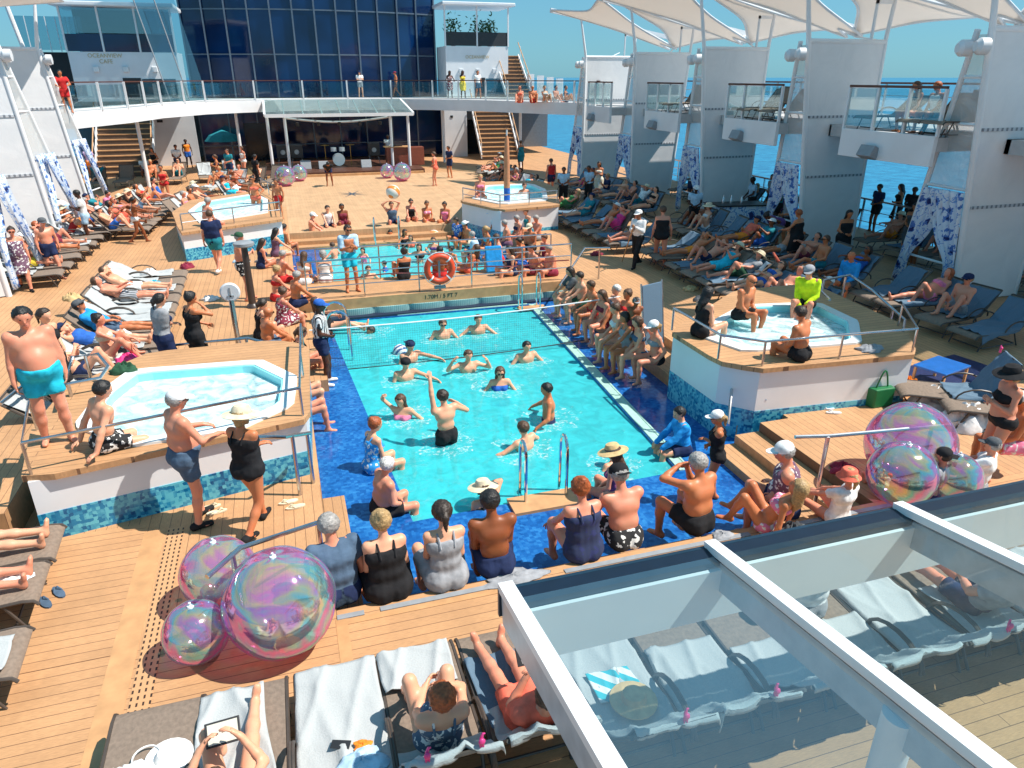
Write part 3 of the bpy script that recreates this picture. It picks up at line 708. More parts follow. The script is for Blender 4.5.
def clear_vinyl():
    m, nt, out = nodes('clear_vinyl'); t = N(nt, 'ShaderNodeBsdfTransparent', Color=(.86, .86, .86, 1)); d = N(nt, 'ShaderNodeBsdfDiffuse', Color=(.7, .7, .68, 1)); g = N(nt, 'ShaderNodeBsdfGlossy', Roughness=.12)
    tc = N(nt, 'ShaderNodeTexCoord'); no = N(nt, 'ShaderNodeTexNoise', Scale=2.2, Detail=6, Distortion=2); nt.links.new(tc.outputs['Object'], no.inputs['Vector'])
    bp = N(nt, 'ShaderNodeBump', Strength=.9, Distance=.15); nt.links.new(no.outputs[0], bp.inputs['Height']); nt.links.new(bp.outputs[0], g.inputs['Normal'])
    a = N(nt, 'ShaderNodeMixShader'); a.inputs[0].default_value = .52; nt.links.new(t.outputs[0], a.inputs[1]); nt.links.new(d.outputs[0], a.inputs[2])
    c = N(nt, 'ShaderNodeMixShader'); c.inputs[0].default_value = .15; nt.links.new(a.outputs[0], c.inputs[1]); nt.links.new(g.outputs[0], c.inputs[2]); nt.links.new(c.outputs[0], out.inputs[0]); return m
M['vinyl'] = clear_vinyl()
def floral():
    m, nt, out = nodes('floral_cloth'); b = N(nt, 'ShaderNodeBsdfPrincipled', Roughness=.85); tc = N(nt, 'ShaderNodeTexCoord')
    v = N(nt, 'ShaderNodeTexVoronoi', Scale=3.0); v.inputs['Randomness'].default_value = 1
    no = N(nt, 'ShaderNodeTexNoise', Scale=7, Detail=3, Distortion=.6); nt.links.new(tc.outputs['Object'], no.inputs['Vector'])
    mx = N(nt, 'ShaderNodeMix', data_type='RGBA', blend_type='LINEAR_LIGHT'); mx.inputs[0].default_value = .16
    nt.links.new(tc.outputs['Object'], mx.inputs[6]); nt.links.new(no.outputs['Color'], mx.inputs[7]); nt.links.new(mx.outputs[2], v.inputs['Vector'])
    cr = N(nt, 'ShaderNodeValToRGB'); cr.color_ramp.interpolation = 'CONSTANT'; e = cr.color_ramp.elements
    e[0].color = (.02, .035, .16, 1); e[1].position = .22; e[1].color = (.10, .22, .55, 1)
    for q, c in ((.36, (.68, .76, .86, 1)), (.6, (.18, .34, .66, 1)), (.68, (.72, .78, .86, 1))): k = e.new(q); k.color = c
    nt.links.new(v.outputs['Distance'], cr.inputs[0]); nt.links.new(cr.outputs[0], b.inputs['Base Color']); nt.links.new(b.outputs[0], out.inputs[0]); return m
M['floral'] = floral()
def sea_mat():
    m, nt, out = nodes('sea'); b = N(nt, 'ShaderNodeBsdfPrincipled', Roughness=.22); b.inputs['Base Color'].default_value = (.006, .13, .27, 1)
    tc = N(nt, 'ShaderNodeTexCoord'); no = N(nt, 'ShaderNodeTexNoise', Scale=.25, Detail=9, Roughness=.62); nt.links.new(tc.outputs['Object'], no.inputs['Vector'])
    cr = N(nt, 'ShaderNodeValToRGB'); e = cr.color_ramp.elements; e[0].position = .35; e[0].color = (.004, .11, .24, 1); e[1].position = .68; e[1].color = (.02, .24, .42, 1)
    nt.links.new(no.outputs[0], cr.inputs[0]); nt.links.new(cr.outputs[0], b.inputs['Base Color'])
    bp = N(nt, 'ShaderNodeBump', Strength=.6, Distance=.6); nt.links.new(no.outputs[0], bp.inputs['Height']); b.inputs['Specular IOR Level'].default_value = .12
    nt.links.new(b.outputs[0], out.inputs[0]); return m

# ------------------------------------------------------------------ sea
_sb = MB(); _sb.v = [(0, 0, -26)]+[(40000*math.cos(2*math.pi*k/96), 40000*math.sin(2*math.pi*k/96), -26) for k in range(96)]; _sb.f = [(0, k+1, (k+1) % 96+1) for k in range(96)]
sea = struct(_sb.build('sea', sea_mat(), smooth=None))
# small fair-weather clouds far out over the sea are too faint to build

# ------------------------------------------------------------------ decks
XL, XR, YF, YS, YB0, YB1 = 0.0, 7.55, 6.25, 27.0, 17.9, 19.75
XW = 6.83; WET = -.45; WL = -.52
struct(MB().bb(-14, 20.5, -8, YF, -.5, 0).build('front_deck', M['teak_x'], smooth=None))
struct(MB().bb(-14, XL, YF, 60, -.5, 0).build('left_deck', M['teak_y'], smooth=None))
struct(MB().bb(XR, 20.5, YF, 60, -.5, 0).build('right_deck', M['teak_y'], smooth=None))
struct(MB().bb(XL, XR, YB0+.02, YB1, -.2, 0).build('bridge_deck', M['teak_x'], smooth=None))
struct(MB().bb(XL, XR, YS, 60, -.5, 0).build('dance_floor', M['teak_far'], smooth=None))
struct(MB().bb(-3.9, XL, 33, 43, 0.001, .004).bb(XR, 11, 31, 43, .001, .004).build('dance_floor_margin', M['teak_far'], smooth=None))
# inlaid margin boards on the front deck: one long board and the slotted drain beside the near hot tub
struct(MB().bb(-2.16, -1.92, -6, 8.4, 0, .004).build('margin_board', M['wood'], smooth=None))
def slots():
    m, nt, out = nodes('slotted_teak'); b = N(nt, 'ShaderNodeBsdfPrincipled', Roughness=.6); tc = N(nt, 'ShaderNodeTexCoord'); mp = N(nt, 'ShaderNodeMapping'); mp.inputs['Rotation'].default_value = (0, 0, R(90))
    w = N(nt, 'ShaderNodeTexBrick', Scale=1); w.offset = 0; w.inputs['Brick Width'].default_value = .083; w.inputs['Row Height'].default_value = .056; w.inputs['Mortar Size'].default_value = .019; w.inputs['Mortar Smooth'].default_value = 0
    nt.links.new(tc.outputs['Object'], mp.inputs[0]); nt.links.new(mp.outputs[0], w.inputs[0]); w.inputs['Color1'].default_value = w.inputs['Color2'].default_value = (.04, .02, .012, 1); w.inputs['Mortar'].default_value = (.56, .31, .15, 1)
    nt.links.new(w.outputs[0], b.inputs[0]); nt.links.new(b.outputs[0], out.inputs[0]); return m
tag(MB().bb(-1.89, -1.70, -2, 8.4, 0, .005).build('deck_drain', slots(), smooth=None), 'slotted drain strip set in the teak left of the near bubbles', 'deck drain')
struct(MB().bb(-14, -2.16, YF, 8.6, 0, .003).build('left_deck_boards', M['teak_x'], smooth=None))
struct(MB().bb(-.02, .1, 4.9, 6.1, 0, .004).bb(.1, 12, 5.02, 5.12, 0, .004).bb(.1, 12, 6.0, 6.08, 0, .004).bb(2.9, 3.02, 5.12, 6.0, 0, .004).build('teak_border', M['wood'], smooth=None))
# wet blue deck sunk round the pool, with the pool cut out of it
TL, TR, BR_, BL = (.66, 17.62), (5.92, 17.5), (5.36, 8.42), (1.16, 8.30)
pit = [(XL, YB0), (XR, YB0), (XR, YF), (XL, YF)]
struct(MB().ring([(p[0], p[1]) for p in pit], [TL, TR, BR_, BL], WET-.3, WET).build('wet_deck', M['bluepool'], smooth=None))
P2 = [(.95, 26.2), (6.1, 26.2), (6.1, 20.0), (.8, 20.0)]
struct(MB().ring([(XL, YS), (XR, YS), (XR, YB1), (XL, YB1)], P2, WET-.25, WET).build('far_wet_deck', M['bluepool'], smooth=None))
def basin(poly, z0, name):
    inn = poly; out = [(p[0]+(.1 if p[0] > 3.5 else -.1), p[1]+(.1 if p[1] > (12 if z0 < -1 and poly is not P2 else 23) else -.1)) for p in poly]
    struct(MB().ring(out, inn, z0, WET-.3).build(name+'_wall', M['poolwall'], smooth=None))
    struct(MB().prism(out, z0-.1, z0).build(name+'_floor', M['poolfloor'], smooth=None))
basin([TL, TR, BR_, BL], -1.72, 'pool'); basin(P2, -1.5, 'far_pool')
def sheet(poly, z, name, m, nseg=1):
    return struct(MB().add([(p[0], p[1], z) for p in poly], [(0, 1, 2, 3)]).build(name, m, smooth=None))
sheet([TL, TR, BR_, BL], WL+.03, 'pool_water', M['water']); sheet(P2, WL+.02, 'far_pool_water', M['water'])
# pale overflow edge of the pool
e = MB()
for a, b, s in ((TR, BR_, 1), (TL, TR, 1)):
    for k, (o, w, zz) in enumerate(((.05, .06, .03), (.13, .1, .012), (.2, .035, .03))):
        d = (Vector((b[0]-a[0], b[1]-a[1], 0))).normalized(); n = Vector((-d.y, d.x, 0)) if a is TL else Vector((-d.y, d.x, 0))
        n = Vector((1, 0, 0)) if a is TR else Vector((0, 1, 0))
        p0 = Vector((a[0], a[1], WET+.004))+n*o; p1 = Vector((b[0], b[1], WET+.004))+n*o
        e.beam(p0, p1, w, zz)
struct(e.build('overflow_edge', M['greenstrip'], smooth=None))
struct(MB().bb(5.55, 6.3, 17.0, 17.32, WET, WET+.03).build('ladder_pad', M['wood'], smooth=None))
struct(MB().box((3.05, 8.2, WET+.02), (1.0, .42, .05)).build('ladder_platform', M['wood'], smooth=None))
# bridge front: teak fascia, scalloped wall below
struct(MB().bb(XL, XR, YB0-.06, YB0+.02, -.24, .03).build('bridge_fascia', M['wood'], smooth=None))
sc = MB(); prof = []
for i in range(161):
    x = XL+(XR-XL)*i/160; prof.append((x, YB0-.02-.10*abs(math.sin(x*math.pi/.93))**.5))
sc.prism(prof+[(XR, YB0+.2), (XL, YB0+.2)], WET+.05, -.24)
wallm = plank_mat('ribbed_wall', (.20, .42, .44), (.34, .55, .55), .05, 'y', length=9, gap=.2)
struct(sc.build('bridge_wall', wallm, smooth=60))
struct(MB().bb(XL, XR, YB0-.3, YB0+.1, WET, WET+.05).build('bridge_gap_shade', mat('painted_gap_shade', (.01, .02, .05)), smooth=None))  # near-black slab paints the shade of the gap below the wall
struct(MB().bb(XL, XR, YB1-.05, YB1+.02, -.6, .01).build('bridge_back', M['wood'], smooth=None))
# steps down into the pit
def steps(name, boxes, m='teak_y'):
    b = MB()
    for q in boxes: b.bb(*q)
    struct(b.build(name, M[m], smooth=None, bevel=.008))
steps('right_pool_step', [(XW, XR, 9.1, YB0-.3, WET-.1, -.2)])
steps('near_right_step', [(6.15, 6.55, YF, 8.75, WET-.1, -.31), (6.55, 7.0, YF, 8.75, WET-.1, -.16), (7.0, XR+.02, YF, 8.75, WET-.1, -.002)])
steps('left_pool_step', [(XL, .38, 13.2, YB0-.2, WET-.1, -.2)])
steps('near_left_step', [(XL, .3, YF, 8.9, WET-.1, -.22), (-.02, 0.0, YF, 8.9, WET-.1, .0)])
steps('front_pool_step', [(XL+.3, 6.15, YF, YF+.32, WET-.1, -.25)], 'teak_x')
steps('far_pool_step', [(XL, XR, YS-.45, YS, WET-.1, -.22), (XL, XR, YS-.85, YS-.45, WET-.1, -.36)], 'teak_x')
gr = MB()
for x0, x1 in ((-.0, .28), (.45, 2.2), (2.55, 5.0), (5.25, 7.3)): gr.bb(x0, x1, YF-.16, YF-.09, .003, .012)
tag(gr.build('drain_grate', M['grey'], smooth=None), 'thin grey drain grates along the teak edge behind the seated row', 'drain grate')
# dark star inlay on the dance floor
st = MB(); cx, cy = at(352, 194)[:2]
for k in range(8):
    a = k*math.pi/4+.2; r = .75 if k % 2 else .55
    st.add([(cx+math.cos(a)*r*1.1, cy+math.sin(a)*r*1.6, .006), (cx+math.cos(a+.4)*.14, cy+math.sin(a+.4)*.2, .006), (cx, cy, .006), (cx+math.cos(a-.4)*.14, cy+math.sin(a-.4)*.2, .006)], [(0, 1, 2, 3)])
struct(st.build('star_inlay', mat('star', (.06, .08, .1)), smooth=None))
# hull side below the deck so that nothing floats
struct(MB().bb(-14, 20.5, -9, 75, -26, -1.9).build('hull', M['white'], smooth=None))

# ------------------------------------------------------------------ hot tubs
def hot_tub(label, outer, inner, zr, zb, rail=None, waves=None):
    o = empty('hot_tub', (outer[0][0], outer[0][1], zb)); tag(o, label, 'hot tub', 'hot tubs')
    b = Vector((-outer[0][0], -outer[0][1], -zb))
    def L(pp): return [(p[0]+b.x, p[1]+b.y) for p in pp]
    cen = Vector((sum(p[0] for p in outer)/len(outer), sum(p[1] for p in outer)/len(outer)))
    def sc(pp, f): return [(cen.x+(p[0]-cen.x)*f, cen.y+(p[1]-cen.y)*f) for p in pp]
    zt = zr-zb
    wl = sc(outer, .97)
    MB().ring(L(wl), L(sc(outer, .9)), zt*.42, zt-.07).build('wall', M['white'], o, smooth=None)
    MB().ring(L(sc(outer, .973)), L(sc(outer, .9)), 0, zt*.42).build('mosaic_band', M['mosaic'], o, smooth=None)
    n = len(outer); m = len(inner)
    # the teak top: outer outline to the shell outline, matched by angle
    def ang(p, c): return math.atan2(p[1]-c[1], p[0]-c[0])
    def resample(poly, k=48):
        out = []; c = (sum(p[0] for p in inner)/m, sum(p[1] for p in inner)/m)
        for i in range(k):
            a = 2*math.pi*i/k; d = (math.cos(a), math.sin(a)); best = None
            for q in range(len(poly)):
                x1, y1 = poly[q]; x2, y2 = poly[(q+1) % len(poly)]
                ex, ey = x2-x1, y2-y1; den = d[0]*ey-d[1]*ex
                if abs(den) < 1e-9: continue
                t = ((x1-c[0])*ey-(y1-c[1])*ex)/den; s = ((x1-c[0])*d[1]-(y1-c[1])*d[0])/den
                if t > 0 and -1e-6 <= s <= 1+1e-6 and (best is None or t > best): best = t
            out.append((c[0]+d[0]*(best or .1), c[1]+d[1]*(best or .1)))
        return out, c
    ro, c = resample(outer); ri, _ = resample(inner)
    sh = lambda pp, f: [(c[0]+(p[0]-c[0])*f, c[1]+(p[1]-c[1])*f) for p in pp]
    MB().ring(L(ro), L(ri), zt-.08, zt).build('teak_rim', M['teak_x'], o, smooth=None)
    MB().ring(L(sh(ri, 1.0)), L(sh(ri, .86)), zt-.02, zt+.035).build('shell_edge', M['basin'], o, smooth=None)
    MB().ring(L(sh(ri, .862)), L(sh(ri, .84)), zt-.7, zt+.02).prism(L(sh(ri, .85)), zt-.75, zt-.7).build('basin', mat('tub_inside', (.3, .8, .84), rough=.3, var=.04), o, smooth=None)
    MB().prism(L(sh(ri, .845)), zt-.12, zt-.10).build('water', M['foam'], o, smooth=None)
    return o, ro
TUB1o = [(-3.32, 8.48), (-.03, 9.2), (.1, 12.2), (-.45, 12.65), (-2.5, 12.65), (-3.5, 11.4), (-3.6, 10.0)]
TUB1i = [at(u, v, .9)[:2] for u, v in ((73, 428), (130, 448), (240, 431), (294, 406), (298, 378), (262, 361), (130, 371), (100, 393))]
hot_tub('near left hot tub with foaming water and teak rim beside the bubbles', TUB1o, TUB1i, .9, 0)
TUB2o = [at(670, 331, .9)[:2], at(718, 361, .9)[:2], at(760, 369, .9)[:2], at(918, 354, .9)[:2], at(905, 325, .9)[:2], at(812, 283, .9)[:2], at(735, 290, .9)[:2]]
TUB2i = [at(u, v, .9)[:2] for u, v in ((690, 334), (745, 353), (862, 344), (858, 322), (818, 303), (742, 306))]
hot_tub('near right hot tub with a blue mosaic base and bathers on its rim', TUB2o, TUB2i, .9, WET)
T3o = [at(u, v, .9)[:2] for u, v in ((180, 233), (283, 219), (279, 200), (262, 190), (190, 200), (172, 212))]
T3i = [at(u, v, .9)[:2] for u, v in ((200, 224), (268, 213), (268, 200), (255, 194), (200, 203), (188, 212))]
hot_tub('far left hot tub beyond the row of loungers and the man in navy', T3o, T3i, .9, 0)
T4o = [at(u, v, .9)[:2] for u, v in ((460, 201), (500, 210), (560, 205), (556, 188), (540, 180), (478, 182))]
T4i = [at(u, v, .9)[:2] for u, v in ((472, 199), (502, 205), (548, 201), (546, 190), (532, 184), (484, 186))]
hot_tub('far right hot tub behind the crowd on the pool corner', T4o, T4i, .9, WET)

# ------------------------------------------------------------------ railings
def railing(label, pts, hgt, z, nposts=None, r=.022, group=None, mids=(.5,), cat='railing', name='railing', step=1.3):
    """pts: xy polyline"""
    o = empty(name, (pts[0][0], pts[0][1], z)); tag(o, label, cat, group)
    b = Vector((pts[0][0], pts[0][1])); L = [(p[0]-b.x, p[1]-b.y) for p in pts]
    MB().tube([(p[0], p[1], hgt) for p in L], r).build('top_rail', M['steel'], o)
    for q in mids: MB().tube([(p[0], p[1], hgt*q) for p in L], r*.7, 6).build('mid_rail', M['steel'], o)
    for i in range(len(L)-1):
        a = Vector(L[i]); c = Vector(L[i+1]); n = max(1, round((c-a).length/step))
        for k in range(n if i < len(L)-2 else n+1):
            p = a+(c-a)*k/n; MB().tube([(p.x, p.y, 0), (p.x, p.y, hgt-.005)], r*.9, 6).build('post', M['steel'], o)
    return o
def A(u, v, z=0): return at(u, v, z)[:2]
railing('steel railing along the near edge of the bridge, lifebuoy hung on it', [(.25, YB0+.12), (7.35, YB0+.12)], 1.0, 0, mids=(.35, .68), step=1.45)
railing('steel railing along the far edge of the bridge', [(.6, YB1-.1), (7.35, YB1-.1)], .95, 0, mids=(.5,), step=1.5)
railing('steel rail around the near left hot tub', [(-3.5, 9.9), (-3.24, 8.62), (-.12, 9.3), (0, 12.1)], .42, .9, mids=(), step=1.6)
railing('steel rail around the near right hot tub', [A(672, 330, .9), A(718, 359, .9), A(762, 366, .9), A(912, 352, .9), A(898, 326, .9)], .42, .9, mids=(), step=1.6)
railing('steel rail around the far left hot tub', [A(183, 231, .9), A(281, 217, .9), A(277, 200, .9), A(262, 191, .9)], .5, .9, mids=(.5,), step=1.6)
railing('steel rail around the far right hot tub', [A(463, 200, .9), A(500, 208, .9), A(557, 203, .9)], .45, .9, mids=(.5,), step=1.4)
def hoop_ladder(label, c, rz, hgt=.85, w=.45, depth=.3, group='pool ladders'):
    o = empty('pool_ladder', c, rz); tag(o, label, 'pool ladder', group)
    for s in (-1, 1):
        pts = [(s*w/2, depth, -.35), (s*w/2, depth, hgt*.75)]+[(s*w/2, depth/2+depth/2*math.cos(a), hgt*.75+hgt*.25*math.sin(a)) for a in [math.pi*k/8 for k in range(1, 8)]]+[(s*w/2, 0, hgt*.75), (s*w/2, 0, 0)]
        MB().tube(pts, .024).build('handrail', M['chrome'], o)
    return o
hoop_ladder('chrome ladder hoops at the near edge of the main pool', (3.1, 8.25, WET), 0, .95, .62, .28)
hoop_ladder('chrome ladder hoops at the far right corner of the main pool', (5.85, 17.0, WET), 0, .95, .5, .3)
hoop_ladder('chrome ladder hoops behind the referee', (.5, 15.2, WET), R(-90), 1.1, .7, .5)
hoop_ladder('chrome hoops on the far side of the small pool', (3.4, 26.0, WET), 0, 1.0, .9, .3)
def steprail(label, pts3, posts, r=.026):
    o = empty('handrail', pts3[0]); tag(o, label, 'handrail'); b = Vector(pts3[0])
    MB().tube([Vector(p)-b for p in pts3], r).build('rail', M['steel'], o)
    for p, z0 in posts: MB().tube([Vector((p[0], p[1], z0))-b, Vector(p)-b], r).build('post', M['steel'], o)
    return o
def a3(u, v, z): return at(u, v, z)
steprail('steel handrail beside the big bubble and the near left steps', [a3(207, 577, .95), a3(240, 548, .95), a3(322, 521, .6)], [(a3(232, 553, .95), 0), (a3(318, 522, .62), -.3)])
steprail('steel handrail from the near left hot tub down to the blue deck', [a3(255, 437, .95), a3(285, 437, .95), a3(310, 433, .75)], [(a3(292, 436, .9), -.2), (a3(307, 434, .77), WET)])
steprail('long steel handrail crossing in front of the right bubbles', [a3(795, 437, .95), a3(830, 436, .95), a3(950, 425, .95)], [(a3(828, 437, .94), -.2), (a3(932, 427, .94), 0)])
steprail('curved steel handrail against the near right hot tub wall', [a3(728, 425, .2), a3(733, 377, .5), a3(752, 373, .55), a3(775, 378, .55), a3(765, 400, .3)], [(a3(735, 378, .48), WET)])
steprail('tall looped steel handrail behind the near right hot tub', [a3(830, 300, 1.2), a3(822, 292, 1.2), a3(824, 280, 1.35), a3(850, 275, 1.35), a3(872, 290, 1.2), a3(905, 320, .95), a3(903, 332, .9)], [(a3(846, 276, 1.34), .0), (a3(893, 310, 1.0), .0)])
steprail('steel handrail by the far right steps, left of the tall pool vent', [a3(610, 248, .9), a3(585, 248, .9), a3(560, 285, 0.3)], [(a3(600, 248, .88), 0)])
steprail('looped grey handrail at the back of the near left hot tub', [a3(60, 400, 1.1), a3(72, 357, 1.3), a3(98, 354, 1.3), a3(108, 366, 1.2), a3(100, 378, 1.1), a3(62, 385, 1.1)], [(a3(85, 355, 1.28), .9), (a3(68, 384, 1.1), .9)])
steprail('steel handrail at the far left hot tub steps', [a3(160, 322, .9), a3(165, 346, .7), a3(248, 338, .9), a3(300, 352, .6)], [(a3(170, 345, .72), 0), (a3(246, 338, .9), 0)])
steprail('bent steel handrail left of the man in turquoise shorts', [a3(0, 404, 1.0), a3(40, 372, 1.0), a3(58, 340, 1.2)], [(a3(38, 374, 1.0), 0)])
# red cross-rail seen through the bridge railing is a rope
rope = MB().tube([(.5+i*.34, YB0+.16, .52-.03*math.sin(i*.9)) for i in range(21)], .018, 6)
tag(rope.build('rope', mat('rope_red', (.6, .12, .1))), 'faded red rope strung along the bridge railing', 'rope')
# lifebuoy
lb = empty('lifebuoy', (3.62, YB0-.02, .62)); tag(lb, 'orange red lifebuoy with white bands on the bridge railing', 'lifebuoy')
T = [(.33*math.cos(2*math.pi*k/32), 0, .33*math.sin(2*math.pi*k/32)) for k in range(32)]
MB().tube(T, .085, 12, closed=True).build('ring', M['red'], lb)
for k in range(4):
    a0 = math.pi/4+k*math.pi/2; MB().tube([(.33*math.cos(a0+q*.06), 0, .33*math.sin(a0+q*.06)) for q in (-1, 0, 1)], .088, 12).build('band', M['white'], lb)
MB().tube([(.44*math.cos(2*math.pi*k/32)*(1+.04*math.sin(k*2)), -.02, .44*math.sin(2*math.pi*k/32)) for k in range(32)], .01, 5, closed=True).build('grab_rope', M['white'], lb)
MB().box((0, .05, -.5), (.3, .1, .06)).tube([(0, .05, .2), (0, .05, -.62)], .03).build('bracket', M['grey'], lb)
# depth mark on the bridge fascia
def text(body, size, m, loc, rot, parent=None, name='lettering', ext=.003):
    c = bpy.data.curves.new(name, 'FONT'); c.body = body; c.size = size; c.extrude = ext; c.align_x = 'CENTER'; c.align_y = 'CENTER'
    t = bpy.data.objects.new(name, c); COL.objects.link(t)
    me = bpy.data.meshes.new_from_object(t.evaluated_get(bpy.context.evaluated_depsgraph_get()))
    bpy.data.objects.remove(t); me.materials.clear(); me.materials.append(m)
    o = bpy.data.objects.new(name, me); COL.objects.link(o); o.location = loc; o.rotation_euler = rot; o.parent = parent; return o
tag(text('1.70M / 5 FT 7', .15, M['black'], (3.62, YB0-.063, -.1), (R(90), 0, 0), name='depth_marking'), 'small black depth marking on the teak bridge edge', 'marking')

# volleyball net over the main pool
vn = empty('pool_net', (.3, 14.0, 0)); tag(vn, 'white topped volleyball net across the main pool', 'volleyball net')
na, nb = Vector(at(297, 331, .62)), Vector(at(620, 300, .62)); na, nb = Vector((.15, 14.35, .45)), Vector((7.0, 14.15, .62))
bl = Vector((.3, 14.0, 0)); tp = [na+(nb-na)*i/16-Vector((0, 0, .08*math.sin(math.pi*i/16))) for i in range(17)]
MB().tube([p-bl for p in tp], .015, 6).build('top_band', M['white'], vn)
MB().tube([p-bl-Vector((0, 0, .92)) for p in tp], .012, 5).build('bottom_cord', M['black'], vn)
def net_mat():
    m, nt, out = nodes('net_mesh'); t = N(nt, 'ShaderNodeBsdfTransparent'); d = N(nt, 'ShaderNodeBsdfDiffuse', Color=(.1, .16, .16, 1)); tc = N(nt, 'ShaderNodeTexCoord')
    br = N(nt, 'ShaderNodeTexBrick', Scale=1); br.offset = 0; br.inputs['Brick Width'].default_value = .05; br.inputs['Row Height'].default_value = .05; br.inputs['Mortar Size'].default_value = .0015
    mp = N(nt, 'ShaderNodeMapping'); mp.inputs['Rotation'].default_value = (R(90), 0, 0); nt.links.new(tc.outputs['Object'], mp.inputs[0]); nt.links.new(mp.outputs[0], br.inputs[0])
    x = N(nt, 'ShaderNodeMixShader'); nt.links.new(br.outputs['Fac'], x.inputs[0]); nt.links.new(t.outputs[0], x.inputs[1]); nt.links.new(d.outputs[0], x.inputs[2]); nt.links.new(x.outputs[0], out.inputs[0]); return m
nm = MB()
for i in range(16):
    a, b = tp[i]-bl, tp[i+1]-bl; z = Vector((0, 0, .9)); nm.add([a, b, b-z, a-z], [(0, 1, 2, 3)])
nm.build('netting', net_mat(), vn, smooth=None)

# lifebuoy-style shower post and tall deck vents
def vent_post(label, x, y, lean=.05):
    o = empty('deck_vent', (x, y, 0)); tag(o, label, 'deck vent')
    MB().lathe([(.16, 0), (.14, .05), (.09, .1), (.075, 1.5), (.001, 1.5)], 14).build('column', mat('vent_dark', (.05, .035, .03), rough=.4), o)
    MB().lathe([(.2, 0), (.24, .03), (.24, .09), (.18, .12), (.001, .12)], 18, (0, 0, 1.5)).build('head', M['grey'], o)
    return o
vent_post('dark tapered deck post beside the bare chested man with a phone', *A(253, 307))
sp_ = empty('life_ring_stand', (*A(241, 360), 0)); tag(sp_, 'grey post with an oval badge behind the near left hot tub', 'post')
MB().tube([(0, 0, 0), (0, 0, 1.25)], .05).build('column', M['steel'], sp_); MB().lathe([(.001, -.03), (.16, -.03), (.19, 0), (.16, .03), (.001, .03)], 20, (0, 0, 1.4), Matrix.Rotation(R(90), 4, 'X')).build('badge', M['white2'], sp_); MB().box((0, -.035, 1.4), (.03, .012, .2)).box((0, -.035, 1.33), (.13, .012, .03)).build('emblem', M['grey'], sp_)
# ------------------------------------------------------------------ far end of the pool deck
def line(a, b, n): return [tuple(a[i]+(b[i]-a[i])*k/n for i in range(len(a))) for k in range(n+1)]
GZ = 3.9
GF = [(-12, 34.0), (-7.7, 34.2), (-6.3, 38.0), (-5.4, 42.0), (-3.6, 45.6), (-1.0, 47.6), (1.8, 48.7), (4.5, 49.0), (7.2, 48.7), (9.6, 47.4), (12.2, 44.3), (14.0, 41.2), (15.6, 38.6), (16.4, 37.2)]
def offs(pl, d):
    out = []
    for i, p in enumerate(pl):
        a = Vector(pl[max(0, i-1)]); b = Vector(pl[min(len(pl)-1, i+1)]); t = (b-a).normalized(); out.append((p[0]-t.y*d, p[1]+t.x*d))
    return out
gal = empty('upper_gallery', (4, 48, 0)); tag(gal, 'curved white gallery with glass railing crossing above the far end of the deck', 'gallery')
gl0 = Vector((-4, -48, 0))
def LG(pl): return [(p[0]-4, p[1]-48) for p in pl]
back = offs(GF, 9)
back = [(-14, 36), (-14, 37), (-14, 40), (-12, 50), (-9, 56), (-4, 60), (1.8, 60), (4.5, 60), (7.2, 60), (9.6, 60), (14, 56), (20, 50), (21.5, 44), (21.5, 37.5)]
def strip(pl, q, z0, z1, mb):
    n = len(pl); vs = [(p[0], p[1], z) for z in (z0, z1) for pp in (pl, q) for p in pp]; fs = []
    for i in range(n-1): fs += [(i, i+1, 2*n+i+1, 2*n+i), (n+i+1, n+i, 3*n+i, 3*n+i+1), (2*n+i, 2*n+i+1, 3*n+i+1, 3*n+i), (i+1, i, n+i, n+i+1)]
    fs += [(0, 2*n, 3*n, n), (n-1, 2*n-1, 4*n-1, 3*n-1)]
    return mb.add(vs, fs)
strip(LG(offs(GF, .15)), LG(offs(GF, 2.6)), GZ-.3, GZ-.02, MB()).build('floor', M['soffit'], gal, smooth=None)
MB().bb(-18, 17, 3.6, 13, GZ-.3, GZ-.03).bb(-5, 4, 1.2, 3.6, GZ-.3, GZ-.031).build('rear_floor', M['soffit'], gal, smooth=None)
strip(LG(GF), LG(offs(GF, .15)), GZ-.62, GZ+.02, MB()).build('fascia', M['white'], gal, smooth=50)
strip(LG(offs(GF, .04)), LG(offs(GF, .13)), GZ+1.08, GZ+1.13, MB()).build('handrail', mat('rail_wood', (.10, .03, .015), rough=.4), gal, smooth=50)
strip(LG(offs(GF, .07)), LG(offs(GF, .082)), GZ+.12, GZ+1.0, MB()).build('glass', M['glass'], gal, smooth=50)
strip(LG(offs(GF, .065)), LG(offs(GF, .09)), GZ+.08, GZ+.12, MB()).build('bottom_rail', M['white'], gal, smooth=50)
for i in range(len(GF)-1):
    a, b = Vector(GF[i]), Vector(GF[i+1]); n = max(1, round((b-a).length/2.3))
    for k in range(n):
        p = a+(b-a)*k/n; q = MB().box((p.x-4+.02, p.y-48+.05, GZ+.56), (.09, .09, 1.1)); q.build('post', M['white'], gal, smooth=None)
